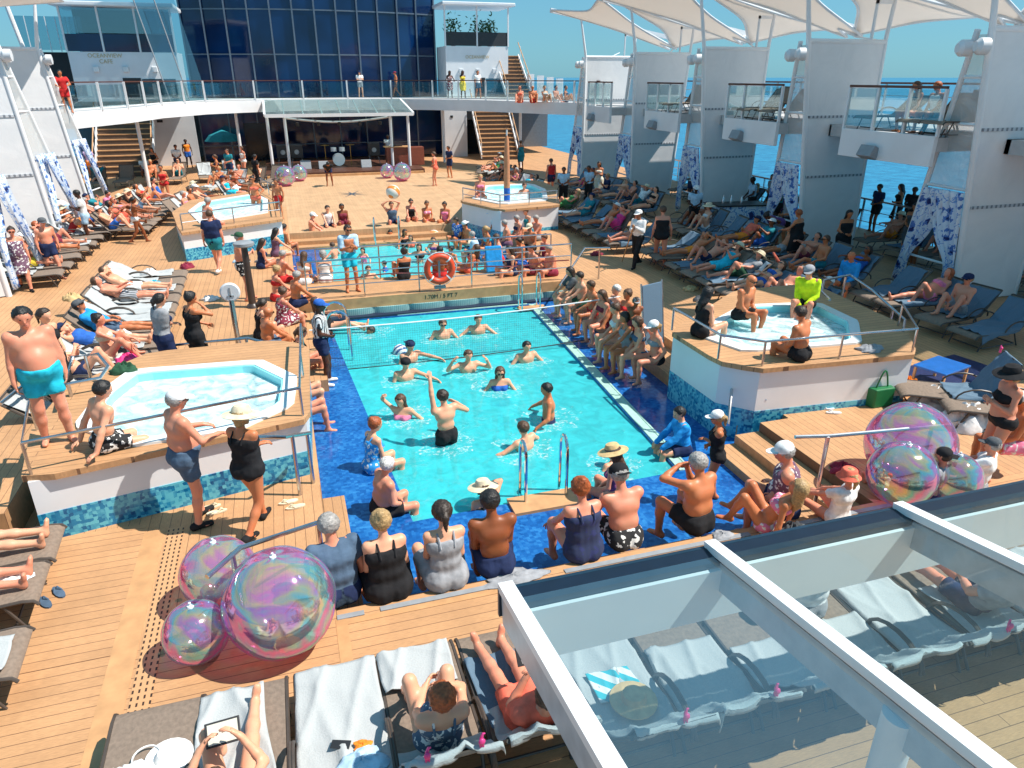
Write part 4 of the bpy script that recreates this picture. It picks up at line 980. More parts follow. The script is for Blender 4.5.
# tower of dark blue glass
tw = empty('glass_tower', (3.3, 56, 0)); tag(tw, 'tall dark blue curved glass tower rising behind the gallery', 'tower')
arc = []; NT = 12
for i in range(NT+1):
    t = -1+2*i/NT; arc.append((8.5*t, -1.2+3.2*t*t*.6))
def wall_strip(pts, z0, z1, th=.1, mb=None):
    return strip(pts, [(p[0], p[1]+th) for p in pts], z0, z1, mb or MB())
for lev, (z0, z1) in enumerate(((GZ, 6.6), (6.6, 9.3), (9.3, 12.0), (12.0, 14.7))):
    for i in range(NT):
        wall_strip([arc[i], arc[i+1]], z0+.03, z1-.03).build('glass_panel', M['tower'], tw, smooth=None)
mu = mat('mullion', (.13, .17, .22), rough=.4, metal=.3)
for i, p in enumerate(arc): MB().bb(p[0]-.05, p[0]+.05, p[1]-.14, p[1]+.02, GZ, 14.7).build('mullion', mu, tw, smooth=None)
for z in (6.6, 9.3, 12.0): wall_strip([(p[0], p[1]-.06) for p in arc], z-.04, z+.04, .1).build('transom', mu, tw, smooth=None)
MB().prism([(arc[0][0]+.1, arc[0][1]+.2)]+[(p[0], p[1]+.12) for p in arc[1:-1]]+[(arc[-1][0]-.1, arc[-1][1]+.2), (8, 5), (-8, 5)], GZ, 14.6).build('core', mat('tower_core', (.005, .01, .02), rough=.6), tw, smooth=None)
# lower glazed front under the gallery
lf = empty('lounge_front', (3.3, 52.8, 0)); tag(lf, 'dark blue glazed lounge front in the shade behind the stage', 'glass front')
for i in range(9):
    x = -8+i*1.78
    MB().bb(x+.04, x+1.74, 0, .08, .1, 3.55).build('glass_panel', M['tower'], lf, smooth=None)
    MB().bb(x-.04, x+.04, -.08, .1, 0, 3.6).build('mullion', mu, lf, smooth=None)
for x in (-4.6, 10.2):
    MB().bb(x-.75, x+.75, -.16, -.09, .05, 2.4).build('door', mat('door_dark', (.006, .012, .02), rough=.15), lf, smooth=None)
MB().bb(-10, 10, -.12, .1, 1.0, 1.05).build('rail', mu, lf, smooth=None)
# white walls beside the lounge
for x0, x1, lab in ((-8.2, -4.9, 'pale wall between the left staircase and the dark lounge glass'), (11.0, 12.8, 'pale wall left of the right staircase')):
    o = empty('deck_wall', (x0, 51.5, 0)); tag(o, lab, 'wall'); MB().bb(0, x1-x0, 0, .2, 0, 3.58).build('panel', M['white2'], o, smooth=None); MB().bb((x1-x0)*.35, (x1-x0)*.45, -.03, .0, 2.6, 2.75).build('notice', M['black'], o, smooth=None)
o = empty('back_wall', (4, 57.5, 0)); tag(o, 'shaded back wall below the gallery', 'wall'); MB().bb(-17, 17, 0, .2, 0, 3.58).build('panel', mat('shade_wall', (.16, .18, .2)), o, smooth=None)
for (x, y) in ((-6.6, 41.5), (-2.2, 47.6), (10.4, 48.2), (14.3, 44)):
    o = MB().lathe([(.09, 0), (.09, 3.58)], 14).build('column', M['white'], loc=(x, y, 0)); tag(o, {-6.6: 'round white column by the left stairs', -2.2: 'round white column left of the stage', 10.4: 'round white column right of the stage', 14.3: 'round white column by the right stairs'}[x], 'column')
# staircases
def stairs(label, x0, y0, w, n, run, rise, rz, z0=0, rails=True):
    o = empty('staircase', (x0, y0, z0), rz); tag(o, label, 'staircase')
    for i in range(n):
        MB().bb(0, w, i*run, i*run+run+.03, i*rise+rise-.05, i*rise+rise).build('tread', M['wood'], o, smooth=None)
        MB().bb(.01, w-.01, i*run+.03, i*run+.06, i*rise, i*rise+rise-.051).build('riser', mat('riser_dark', (.1, .07, .05)), o, smooth=None)
    for s in ((-.05, w+.05) if rails else ()):
        MB().beam((s, 0, rise), (s, n*run, n*rise), .06, .3).build('stringer', M['white'], o, smooth=None)
        MB().tube([(s, 0, rise+.9), (s, n*run, n*rise+.9)], .035).build('handrail', M['wood'], o)
        for k in range(0, n+1, 3): MB().tube([(s, k*run, k*rise+.1), (s, k*run, k*rise+rise+.88)], .025, 6).build('baluster', M['white'], o)
    return o
stairs('left teak staircase climbing under the gallery', -9.9, 46.3, 2.9, 13, .3, .27, 0)
stairs('right teak staircase climbing under the gallery', 13.1, 48.6, 2.5, 13, .3, .27, R(-4))
stairs('small upper staircase behind the gallery at right', 16.0, 52.5, 1.8, 11, .28, .25, 0, GZ)
# white upper houses
def house(label, x0, x1, y, z0, z1, zt, ov, seed, word=None, plants=False):
    o = empty('deck_house', (x0, y, z0)); tag(o, label, 'deck house'); w = x1-x0; h = z1-z0
    MB().bb(0, w, 0, 3, 0, h).build('wall', M['white'], o, smooth=None)
    MB().bb(-ov, w+ov, -.8, 3.4, zt-z0, zt-z0+.22).build('roof', M['white'], o, smooth=None, bevel=.05)
    k = max(2, int(w/1.7))
    for i in range(k+1): MB().bb(w*i/k-.05, w*i/k+.05, -.05, .05, h, zt-z0).build('post', M['white'], o, smooth=None)
    for i in range(k):
        MB().bb(w*i/k+.06, w*(i+1)/k-.06, -.01, .01, h+.02, h+.9).build('balustrade', M['tower'] if not plants else mat('dark_planter', (.03, .035, .04)), o, smooth=None)
        if not plants: MB().bb(w*i/k+.06, w*(i+1)/k-.06, -.01, .01, h+.95, zt-z0-.05).build('window', M['frontglass'], o, smooth=None)
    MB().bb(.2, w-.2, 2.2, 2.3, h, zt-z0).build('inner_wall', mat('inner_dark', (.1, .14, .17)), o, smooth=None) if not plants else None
    MB().bb(w*.45, w*.62, -.03, 0, 0, 1.25).build('door', M['black'], o, smooth=None)
    MB().bb(w*.62+.05, w*.95, -.03, 0, .02, 1.2).build('pane', M['frontglass'], o, smooth=None)
    for i in range(3): MB().bb(w*(.2+.27*i), w*(.2+.27*i)+.3, -.12, 0, 1.55, 1.85).build('wall_lamp', M['white2'], o, smooth=None, bevel=.03)
    if word:
        t = text(word[0], word[2], mat('gold_letters', (.55, .42, .2), rough=.4), (w*word[1], -.02, word[3]), (R(90), 0, 0), o)
    return o
hl = house('white upper cafe with glazed terrace left of the blue tower', -10.6, -5.0, 49, GZ, 6.5, 8.75, .3, 1, ('OCEANVIEW\nCAFE', .33, .3, 2.25))
hr_ = house('white upper bar with planters right of the blue tower', 12.0, 16.6, 54, GZ, 7.2, 9.7, .3, 2, ('OCEANVIEW', .5, .3, 2.6), True)
# leafy plants in the right bar
for x, lab in ((12.7, 'small potted palm at the left end of the upper bar'), (14.6, 'bushy potted plant in the middle of the upper bar'), (15.4, 'bushy potted plant by the right post of the upper bar')):
    o = empty('potted_plant', (x, 54.6, 7.2)); tag(o, lab, 'plant'); mb = MB(); rr = random.Random(x)
    for i in range(170):
        c = Vector((rr.gauss(0, .3), rr.gauss(0, .25), 1.1+rr.gauss(0, .38))); d = Vector((rr.uniform(-1, 1), rr.uniform(-1, 1), rr.uniform(-.3, 1))).normalized()*.28; q = d.cross(Vector((rr.uniform(-1, 1), .3, .5))).normalized()*.06
        mb.add([c, c+d*.5+q, c+d, c+d*.5-q], [(0, 1, 2, 3)])
    mb.build('foliage', mat('leaf', (.03, .11, .03), rough=.6, var=.5, scale=5), o, smooth=None)
    MB().tube([(0, 0, 0), (0, .02, .9)], .04, 6).build('stem', M['wicker'], o); MB().lathe([(.16, 0), (.2, .35), (.001, .35)], 12).build('pot', M['black'], o)
o = empty('glass_fin', (-5.6, 47.6, GZ)); tag(o, 'tall leaning glass screen between the upper cafe and the blue tower', 'glass screen')
MB().add([(0, 0, 0), (2.0, .6, 0), (.6, .6, 7.5), (-1.4, 0, 7.5)], [(0, 1, 2, 3)]).build('pane', M['frontglass'], o, smooth=None); MB().tube([(0, 0, 0), (-1.4, 0, 7.5)], .04, 6).build('frame', M['grey'], o); MB().tube([(1.0, .3, 0), (-.4, .3, 7.5)], .04, 6).build('frame', M['grey'], o)
# open rail and wind screen on the far left upper deck
o = empty('wind_screen', (-13, 50, GZ)); tag(o, 'glass wind screen and grey louvred wall at the far left', 'wind screen')
MB().bb(.5, 2.7, .5, .6, 0, 2.6).build('louvre', plank_mat('louvre', (.10, .11, .12), (.02, .02, .02), .12, 'x', 9, .3), o, smooth=None)
for i in range(7): MB().bb(-.1+i*.5, -.06+i*.5, 0, .05, 2.6, 4.4).build('slat', M['white'], o, smooth=None)
MB().bb(-.1, 3.2, .02, .03, 2.7, 4.4).build('pane', M['frontglass'], o, smooth=None)
# the far right end of the gallery: rail fence and small white towers
for i in range(4):
    o = MB().bb(-.2, .2, -.2, .2, 0, 1.5-.1*i).build('ventilator', M['white'], loc=(18.0+i*.75, 53, GZ), smooth=None); tag(o, 'small white ventilator on the upper deck beyond the stairs', 'ventilator', 'ventilators beyond the stairs')

# stage with glass canopy
stg = empty('stage_canopy', (3.6, 45, 0)); tag(stg, 'stage canopy with white posts and a sloping glass roof', 'canopy')
sx0, sx1 = -4.15, 4.25; sf = -.3; zf = 3.22
MB().bb(sx0, sx1, sf-.08, sf+.08, zf-.12, zf+.06).build('front_beam', M['white'], stg, smooth=None)
MB().beam((sx0, sf, zf), (sx0+.0, sf+3.4, GZ), .12, .14).build('side_beam', M['white'], stg, smooth=None)
MB().beam((sx1, sf, zf), (sx1-.2, sf+3.4, GZ), .12, .14).build('side_beam', M['white'], stg, smooth=None)
for i in range(1, 8):
    x = sx0+(sx1-sx0)*i/8; MB().beam((x, sf, zf+.02), (x-.0, sf+3.3, GZ), .07, .08).build('rafter', M['white'], stg, smooth=None)
MB().add([(sx0, sf, zf+.07), (sx1, sf, zf+.07), (sx1, sf+3.3, GZ+.05), (sx0, sf+3.3, GZ+.05)], [(0, 1, 2, 3)]).build('roof_glass', glass_mat('canopy_glass', (.45, .6, .6), .1, haze=.25, hcol=(.4, .52, .52)), stg, smooth=None)
for (x, y) in ((-4.05, .0), (-3.1, .3), (2.95, .3), (3.95, .0)): MB().lathe([(.085, 0), (.085, zf-.05)], 12, (x, y, 0)).build('post', M['white'], stg)
MB().tube([(-3+6*i/14, .9, 3.0-.25*math.sin(math.pi*i/14)) for i in range(15)], .06, 8).build('truss', M['white2'], stg)
for i in range(5): MB().lathe([(.09, 0), (.11, .2), (.001, .22)], 10, (-2.4+i*1.2, .9, 2.55)).build('spotlight', M['black'], stg)
struct(MB().bb(-.9, 8.1, 43.2, 51, 0, .22).build('stage_floor', M['darkwood'], smooth=None))
struct(MB().bb(-.8, 8.0, 43.0, 43.2, 0, .12).build('stage_step', M['wood'], smooth=None))
# band gear
dk = empty('drum_kit', (3.4, 46.2, .22)); tag(dk, 'drum kit with a white bass drum in the middle of the stage', 'drum kit')
Mx = Matrix.Rotation(R(90), 4, 'X')
MB().lathe([(.001, -.2), (.36, -.2), (.36, .2), (.001, .2)], 20, (0, 0, .38), Mx).build('bass_drum', M['white'], dk)
for x, z in ((-.25, .85), (.25, .85)): MB().lathe([(.001, 0), (.17, 0), (.17, .22), (.001, .22)], 14, (x, .05, z)).build('tom', M['white2'], dk)
for x in (-.75, .75): MB().lathe([(.001, .03), (.28, 0), (.28, .01), (.001, .05)], 16, (x, .1, 1.2)).tube([(x, .1, 0), (x, .1, 1.2)], .015, 5).build('cymbal', mat('brass', (.5, .36, .1), metal=1, rough=.3), dk)
for i, (x, y, w, h, lab) in enumerate(((1.4, 45.2, .6, .45, 'black wedge monitor left of the drum kit'), (2.4, 45.0, .55, .42, 'black wedge monitor just left of the bass drum'), (4.9, 45.0, .6, .42, 'black wedge monitor just right of the bass drum'))):
    o = MB().extr([(-.2, 0), (.25, 0), (.25, h), (.0, h)], -w/2, w/2).build('stage_monitor', M['grey'], loc=(x, y, .22), smooth=None, bevel=.02); tag(o, lab, 'monitor speaker')
for x, lab in ((.2, 'black loudspeaker on a stand at the left of the stage'), (1.0, 'black amplifier stack behind the left monitor'), (5.6, 'black keyboard rack right of the drum kit')):
    o = empty('stage_equipment', (x, 46.6, .22)); tag(o, lab, 'stage equipment')
    MB().bb(-.35, .35, -.2, .2, .5, 1.25).build('cabinet', M['black'], o, smooth=None, bevel=.02)
    for s in (-.25, .25): MB().tube([(s, 0, .5), (s*1.4, 0, 0)], .02, 5).build('leg', M['grey'], o)
    MB().lathe([(.001, -.02), (.14, -.02), (.14, 0), (.001, 0)], 14, (0, -.21, .85), Mx).build('cone', M['grey'], o)
o = empty('dj_desk', (6.9, 45.6, .22)); tag(o, 'reddish brown disc jockey desk at the right of the stage', 'desk')
MB().bb(-.7, 1.6, -.3, .3, 0, 1.05).build('front', mat('red_wood', (.22, .06, .035), rough=.4), o, smooth=None, bevel=.02); MB().bb(-.8, .8, -.4, .35, 1.05, 1.1).build('top', M['wood'], o, smooth=None); MB().bb(-.3, .3, -.1, .2, 1.1, 1.2).build('mixer', M['black'], o, smooth=None)

# ------------------------------------------------------------------ pylons, curtains, balconies
def lace_mat():
    m, nt, out = nodes('lacing'); b = N(nt, 'ShaderNodeBsdfPrincipled', Roughness=.6); tc = N(nt, 'ShaderNodeTexCoord'); sx = N(nt, 'ShaderNodeSeparateXYZ'); nt.links.new(tc.outputs['Object'], sx.inputs[0])
    q = N(nt, 'ShaderNodeMath', operation='MULTIPLY'); q.inputs[1].default_value = 7; nt.links.new(sx.outputs[0], q.inputs[0]); f = N(nt, 'ShaderNodeMath', operation='FRACT'); nt.links.new(q.outputs[0], f.inputs[0]); g = N(nt, 'ShaderNodeMath', operation='GREATER_THAN'); g.inputs[1].default_value = .55; nt.links.new(f.outputs[0], g.inputs[0])
    x = N(nt, 'ShaderNodeMix', data_type='RGBA'); x.inputs[6].default_value = (.55, .57, .6, 1); x.inputs[7].default_value = (.2, .22, .25, 1); nt.links.new(g.outputs[0], x.inputs[0]); nt.links.new(x.outputs[2], b.inputs[0]); nt.links.new(b.outputs[0], out.inputs[0]); return m
lace = lace_mat()
PY = [13.1, 19.0, 25.0, 31.3, 37.4]
def pylon(label, xb, xt, y, side, hgt=6.15, rz=0, rx_=None, w0=2.0, w1=2.7, back=2.0):
    """side +1: stands on the right side, its panel runs outboard (+x)"""
    o = empty('sail_pylon', (xb, y, 0), rz); tag(o, label, 'pylon', 'sail pylons'); s = side; d = xt-xb
    ob = w0; ot = w1
    lv = [0, 2.35, 4.1, hgt]
    for i in range(3):
        z0, z1 = lv[i], lv[i+1]; f = lambda z: d*z/hgt
        e0, e1 = ob+(ot-ob)*z0/hgt, ob+(ot-ob)*z1/hgt
        ins = [(f(z0)+.04*s, 0, z0+.03), (f(z0)+s*e0, 0, z0+.03), (f(z1)+s*e1, 0, z1-.03), (f(z1)+.04*s, 0, z1-.03)]
        MB().add([(p[0], -.03, p[2]) for p in ins]+[(p[0], .03, p[2]) for p in ins], [(0, 1, 2, 3), (4, 7, 6, 5), (0, 4, 5, 1), (2, 6, 7, 3), (1, 5, 6, 2), (0, 3, 7, 4)]).build('panel', M['panel'], o, smooth=None)
    for z in lv[1:3]:
        x = d*z/hgt; e_ = ob+(ot-ob)*z/hgt
        MB().bb(x+s*.08, x+s*(e_-.06), -.05, .05, z-.035, z+.035).build('lacing', lace, o, smooth=None)
    MB().tube([(0, 0, 0), (d, 0, hgt)], .075, 10).build('inner_post', M['white'], o)
    MB().tube([(s*ob, 0, 0), (d+s*ot, 0, hgt)], .07, 10).build('outer_post', M['white'], o)
    MB().tube([(d, 0, hgt), (d+s*ot, 0, hgt)], .07, 10).build('head_beam', M['white'], o)
    bv = Matrix.Rotation(-rz, 3, 'Z') @ Vector((.35 if rz else s*.05, back, 0)); tv = Matrix.Rotation(-rz, 3, 'Z') @ Vector((0, .35, 0))
    MB().tube([bv, (d+tv.x, tv.y, hgt)], .065, 10).build('raking_post', M['white'], o)
    # clear vinyl in the upper part of the triangular side bay
    f = lambda z: (bv.x+(d+tv.x-bv.x)*z/hgt, bv.y+(tv.y-bv.y)*z/hgt)
    q = [(d*2.75/hgt, .08, 2.75), (f(2.75)[0], f(2.75)[1]-.07, 2.75), (f(hgt-.1)[0], f(hgt-.1)[1]-.05, hgt-.1), (d, .08, hgt-.1)]
    MB().add(q, [(0, 1, 2, 3)]).build('vinyl_window', M['vinyl'], o, smooth=None)
    for z in (2.75, 4.2, 5.2): a = f(z); MB().tube([(d*z/hgt, 0, z), (a[0], a[1], z)], .04, 6).build('cross_bar', M['white'], o)
    MB().tube([(d*.9/hgt, .0, .9), (*f(.9), .9)], .03, 6).build('cross_bar', M['white2'], o)
    # mast head above, holding the sail
    MB().tube([(d, 0, hgt), (d-s*.35, .05, hgt+1.95)], [.07, .05], 8).build('mast', M['white'], o)
    MB().tube([(d+s*ot, 0, hgt), (d+s*(ot+.1), 0, hgt+1.35)], .06, 8).build('outer_mast', M['white'], o)
    MB().bb(d+s*(ot-.55)-.0, d+s*(ot-.5), -.04, .04, hgt, hgt+1.1).bb(min(d+s*(ot-.55), d+s*ot), max(d+s*(ot-.55), d+s*ot), -.04, .04, hgt+1.0, hgt+1.1).build('head_frame', M['white'], o, smooth=None)
    # ventilated speaker drums
    for k in (0, 1):
        c = (d-.28*s, -.12+k*.45, hgt-.35-.02*k)
        MB().lathe([(.001, -.16), (.1, -.16), (.17, -.08), (.17, .1), (.001, .1)], 14, c, Matrix.Rotation(R(90), 4, 'Y') @ Matrix.Rotation(R(20), 4, 'X')).build('floodlight', M['white2'], o)
        MB().lathe([(.001, .1), (.13, .1), (.13, .115), (.001, .115)], 14, c, Matrix.Rotation(R(-90), 4, 'Y') @ Matrix.Rotation(R(-20), 4, 'X')).build('lens', M['grey'], o)
    return o
def curtain(label, p0, p1, ztop, zbot, g, seed, w0=.55, w1=.2, piv=None, rz=0):
    """tied-back curtain hanging along a post from p0 (top xyz) to p1 (bottom xyz)"""
    rr = random.Random(seed); p0 = Vector(p0); p1 = Vector(p1); o = MB(); n = 16; m = 14
    for i in range(n+1):
        t = i/n; c = p0+(p1-p0)*t; tie = math.exp(-((t-.72)/.18)**2); w = (w0+(w1-w0)*t)*(1-.45*tie)
        for k in range(m+1):
            q = k/m-.5
            o.v.append((c.x+.05*math.sin(q*26+seed+t*1.5), c.y+g*(w*(k/m)), c.z-.0))
    o.f = [(i*(m+1)+k, i*(m+1)+k+1, (i+1)*(m+1)+k+1, (i+1)*(m+1)+k) for i in range(n) for k in range(m)]
    b = p0.copy(); o.v = [(v[0]-b.x, v[1]-b.y, v[2]-b.z) for v in o.v]
    if piv: b = Vector(piv)+Matrix.Rotation(rz, 3, 'Z') @ (b-Vector(piv))
    x = o.build('curtain', M['floral'], loc=tuple(b), smooth=60, rz=rz); md = x.modifiers.new('s', 'SOLIDIFY'); md.thickness = .012
    tag(x, label, 'curtain', 'floral curtains'); return x
ordn = ['nearest', 'second', 'third', 'fourth', 'farthest']
for i, y in enumerate(PY):
    xt = [14.85, 14.85, 15.1, 15.5, 15.7][i]
    pylon('%s tall grey white panelled pylon on the right side of the deck' % ordn[i], 15.7, xt, y, 1)
    dx = xt-15.7
    curtain('blue floral curtain on the panel post of the %s right pylon' % ordn[i], (15.7+dx*2.7/6.15-.08, y+.06, 2.7), (15.62, y+.03, .15), 0, 0, 1, i+3, .95, .35)
    curtain('blue floral curtain tied to the raking post of the %s right pylon' % ordn[i], (15.7+dx*2.7/6.15-.08, y+1.22, 2.7), (15.66, y+1.98, .12), 0, 0, -1, i+9, .9, .38)
LP = [(20.8, -7.1, -7.3), (27.0, -7.35, -7.75), (33.2, -7.6, -8.15)]
for i, (y, xb, xt) in enumerate(LP):
    nm = ['nearest', 'middle', 'farthest'][i]; dx = xt-xb
    pylon('%s tall white panelled pylon on the left side of the deck' % nm, xb, xt, y, -1, w0=4.2, w1=3.4, rz=R(22))
    curtain('blue floral curtain on the panel post of the %s left pylon' % nm, (xb+dx*.44+.14, y-.05, 2.9), (xb+.16, y+.05, .15), 0, 0, 1, i+20, 1.0, .3)
    curtain('blue floral curtain tied to the raking post of the %s left pylon' % nm, (xb+dx*.44+.3, y+1.3, 2.9), (xb+.42, y+2.0, .12), 0, 0, -1, i+30, 1.0, .3)
# right balconies between the pylons (upper deck edge)
BX = 14.75; BZ = 3.9
edges = [(7.9, 11.2), (13.85, 16.95), (19.8, 22.7), (25.8, 28.6), (32.1, 34.8)]
for i, (y0, y1) in enumerate(edges):
    o = empty('balcony', (BX, y0, BZ)); tag(o, ['nearest white balcony with glass rail, cut by the right frame edge', 'second white balcony holding two seated people and stacked loungers', 'third white balcony along the right side', 'fourth white balcony along the right side', 'farthest white balcony along the right side'][i], 'balcony', 'white balconies on the right')
    L = y1-y0; a = 0
    yy0, yy1 = a, L
    MB().bb(0, .12, yy0, yy1, -.68, .02).build('fascia', M['white'], o, smooth=None, bevel=.01)
    MB().bb(.12, 1.3, 0, L, -.34, -.02).bb(1.3, 8.0, -.9, L+2.15, -.34, -.02).build('floor', M['soffit'], o, smooth=None)  # outer slab extended past the outboard rail, added to shade the deck below
    MB().bb(.02, .1, yy0, yy1, 1.05, 1.11).build('handrail', MATS['rail_wood'] if 'rail_wood' in MATS else M['darkwood'], o, smooth=None)
    MB().bb(.05, .062, yy0+.05, yy1-.05, .1, 1.03).build('glass', M['glass'], o, smooth=None)
    for k in range(4): MB().bb(.02, .1, yy0+(yy1-yy0)*k/3-.03, yy0+(yy1-yy0)*k/3+.03, .0, 1.05).build('post', M['white'], o, smooth=None)
    MB().box((-.08, 1.9, -.5), (.25, .5, .3), ry=R(25)).build('loudspeaker', M['grey'], o, smooth=None, bevel=.02)
# outboard rail of both decks, open to the sea
for z, lab in ((0, 'outboard rail of the pool deck with the sea behind'), (BZ, 'outboard rail of the upper deck with a dark top bar')):
    x = 20.3
    o = empty('side_rail', (x, 5, z)); tag(o, lab, 'rail')
    MB().bb(-.03, .05, 0, 35, 1.08, 1.14).build('top_bar', MATS['rail_wood'] if z else M['steel'], o, smooth=None)
    for q in (.3, .7): MB().bb(-.01, .01, 0, 35, q, q+.025).build('mid_bar', M['steel'], o, smooth=None)
    for k in range(24): MB().bb(-.03, .03, k*1.5, k*1.5+.05, 0, 1.08).build('post', M['steel'], o, smooth=None)
for k in range(5):
    y = [14.2, 20.2, 26.2, 32.4, 38.5][k]
    o = MB().bb(-.09, .09, -.09, .09, 0, 3.56).build('column', M['white'], loc=(17.9, y, 0), smooth=None, bevel=.01); tag(o, 'square white column under the upper deck behind the %s right pylon' % ordn[k], 'column')

# ------------------------------------------------------------------ sails
def sail(label, c, sag=.35, n=14, seed=0):
    """anticlastic membrane through four corners (a,b,c,d), edges curve inwards"""
    a, b, cc, d = [Vector(p) for p in c]; cen = (a+b+cc+d)/4; o = MB()
    for i in range(n+1):
        for j in range(n+1):
            u, v = i/n, j/n
            p = a*(1-u)*(1-v)+b*u*(1-v)+cc*u*v+d*(1-u)*v
            w = (math.sin(math.pi*u)**1.2*(2*abs(v-.5))**3+math.sin(math.pi*v)**1.2*(2*abs(u-.5))**3)
            p = p+(cen-p)*.26*w; p.z -= sag*math.sin(math.pi*u)*math.sin(math.pi*v)
            o.v.append(tuple(p-a))
    o.f = [(i*(n+1)+j, i*(n+1)+j+1, (i+1)*(n+1)+j+1, (i+1)*(n+1)+j) for i in range(n) for j in range(n)]
    e = empty('sun_sail', tuple(a)); tag(e, label, 'sun sail', 'sun sails')
    x = o.build('membrane', M['membrane'], e, smooth=80); md = x.modifiers.new('s', 'SOLIDIFY'); md.thickness = .02
    for rng in ([(i, 0) for i in range(n+1)], [(i, n) for i in range(n+1)], [(0, j) for j in range(n+1)], [(n, j) for j in range(n+1)]):
        MB().tube([o.v[i*(n+1)+j] for i, j in rng], .045, 6).build('hem', M['white2'], e)
    return e
BM = [(7.0, 'off-frame')]+[(y, ordn[k]) for k, y in enumerate(PY)]
def bt(y): return (13.7, y, 8.25)
def bo(y): return (21.5, y+.1, 6.95)
for i in range(5):
    y0, y1 = BM[i][0], BM[i+1][0]; ym = (y0+y1)/2
    lab = 'nearest inboard sun sail at the top right corner' if i == 0 else 'inboard sun sail between the %s and %s right pylons' % (ordn[i-1], ordn[i])
    sail(lab, [bt(y0+.05), bt(y1-.05), (19.0, ym+.35, 6.45), (19.0, ym-.35, 6.45)], -.15)
    if i < 4: sail('added outboard shade sail above the %s right pylon' % ordn[i], [(14.6, y1, 8.1), (19.0, y1+3.0, 6.5), bo(y1), (19.0, y1-3.0, 6.5)], -.2)  # outboard kites added, mostly out of view, to keep the deck shade unbroken
for i, (y, nm) in enumerate(BM[1:]):
    o = MB().beam(bt(y), bo(y), .14, .2).build('sail_boom', M['white'], smooth=None); tag(o, 'white boom above the %s right pylon' % nm, 'boom')
    o = MB().tube([(17.2, y, 6.2), (19.0, y+3.0, 6.45)], .03, 5).build('sail_cable', M['white']); tag(o, 'thin stay cable rising from the %s right pylon' % nm, 'cable')
sail('sun sail at the top left corner', [(-6.9, 33.0, 7.75), (-5.6, 27.0, 8.6), (-13, 27, 7.0), (-13, 33.2, 6.9)], .3)
o = MB().tube([(-8.6, 33.2, 6.15), (-8.8, 33.1, 7.7)], .08).build('mast', M['white']); tag(o, 'slanted white mast at the top left corner', 'mast')

# ------------------------------------------------------------------ glass roof in the near right corner
gr_ = empty('glass_roof', (1.08, 3.58, 2.1)); tag(gr_, 'sloping glass roof with broad white beams in the near right corner', 'glass roof')
SL = .167; YL = 6.2
bx = [0, 1.53, 3.2, 4.95, 6.8]
for i, x in enumerate(bx):
    w = .09 if i else .1
    MB().beam((x, .02, .03), (x, -YL, .03+YL*SL), w, .06).build('beam_cap', M['white'], gr_, smooth=None)
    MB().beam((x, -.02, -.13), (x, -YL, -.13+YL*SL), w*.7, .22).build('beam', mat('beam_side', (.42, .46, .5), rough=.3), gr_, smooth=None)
    if i < len(bx)-1:
        x2 = bx[i+1]; m = .055
        MB().add([(x+m, -.1, .02), (x2-m, -.1, .02), (x2-m, -YL, .02+YL*SL-.1*SL), (x+m, -YL, .02+YL*SL-.1*SL)], [(0, 1, 2, 3)]).build('pane', M['roofglass'], gr_, smooth=None)
MB().bb(.05, 6.85, -.17, -.01, -.02, .022).build('eave_strip', mat('navy_strip', (.004, .012, .028), rough=.4), gr_, smooth=None)
MB().bb(.05, 6.85, -.2, -.17, -.45, -.03).build('eave_fascia', M['white'], gr_, smooth=None)
MB().bb(-.05, 6.85, .0, .03, -.2, .015).build('gutter', mat('navy_strip2', (.008, .03, .055), rough=.4), gr_, smooth=None)
o = MB().lathe([(.085, 0), (.085, 2.3)], 18).build('roof_post', M['white'], loc=(*at(888, 758, 2.0)[:2], 0)); tag(o, 'round white post under the near glass roof', 'post')
o = MB().lathe([(.085, 0), (.085, 2.05)], 18).build('roof_post', M['white'], loc=(7.6, 3.4, 0)); tag(o, 'round white post at the right end of the glass roof', 'post')
# ------------------------------------------------------------------ loungers
PROTO = {}
def children_of(o): return [c for c in COL.objects if c.parent == o]
def lounger_proto(back):
    o = empty('sun_lounger', (0, 0, 0)); ch = []
    w = .33; bl = .74; a = R(back); bx_, bz = -math.cos(a)*bl, math.sin(a)*bl
    # sling seat with a rounded, drooping foot end
    prof = [(0, .36), (.55, .345), (1.12, .36), (1.2, .345), (1.25, .30), (1.25, .285), (1.19, .33), (1.11, .345), (.55, .33), (0, .345)]
    ch.append(MB().extr(prof, -w, w).build('seat_sling', M['sling'], o, smooth=50))
    ch.append(MB().extr([(-.01, .36), (bx_-.01, .36+bz), (bx_, .345+bz), (0, .345)], -w, w).build('back_sling', M['sling'], o, smooth=None))
    for s in (-1, 1):
        ch.append(MB().tube([(s*(w+.015), y, z) for y, z in ((bx_, .36+bz), (0, .35), (.55, .335), (1.12, .35), (1.22, .33), (1.26, .28))], .018, 6).build('side_rail', M['frame'], o))
        for y0, y1 in ((.95, 1.1), (.15, -.05)): ch.append(MB().tube([(s*(w+.01), y0, .34), (s*(w+.0), y1, .0)], .016, 6).build('leg', M['frame'], o))
        ch.append(MB().tube([(s*(w+.03), .45+.0, .35)]+[(s*(w+.04), .12+.33*math.cos(t), .35+.2*math.sin(t)) for t in [math.pi*k/8 for k in range(1, 8)]]+[(s*(w+.03), -.21, .34)], .016, 6).build('armrest', M['frame'], o))
    ch.append(MB().tube([(-w, 1.0, .06), (w, 1.0, .06)], .014, 6).tube([(-w, .05, .06), (w, .05, .06)], .014, 6).tube([(-w, .05, .06), (-w, 1.0, .06)], .012, 6).build('stretcher', M['frame'], o))
    ch.append(MB().tube([(-w, bx_, .36+bz), (w, bx_, .36+bz)], .017, 6).build('head_rail', M['frame'], o))
    return o, ch
USED = set()
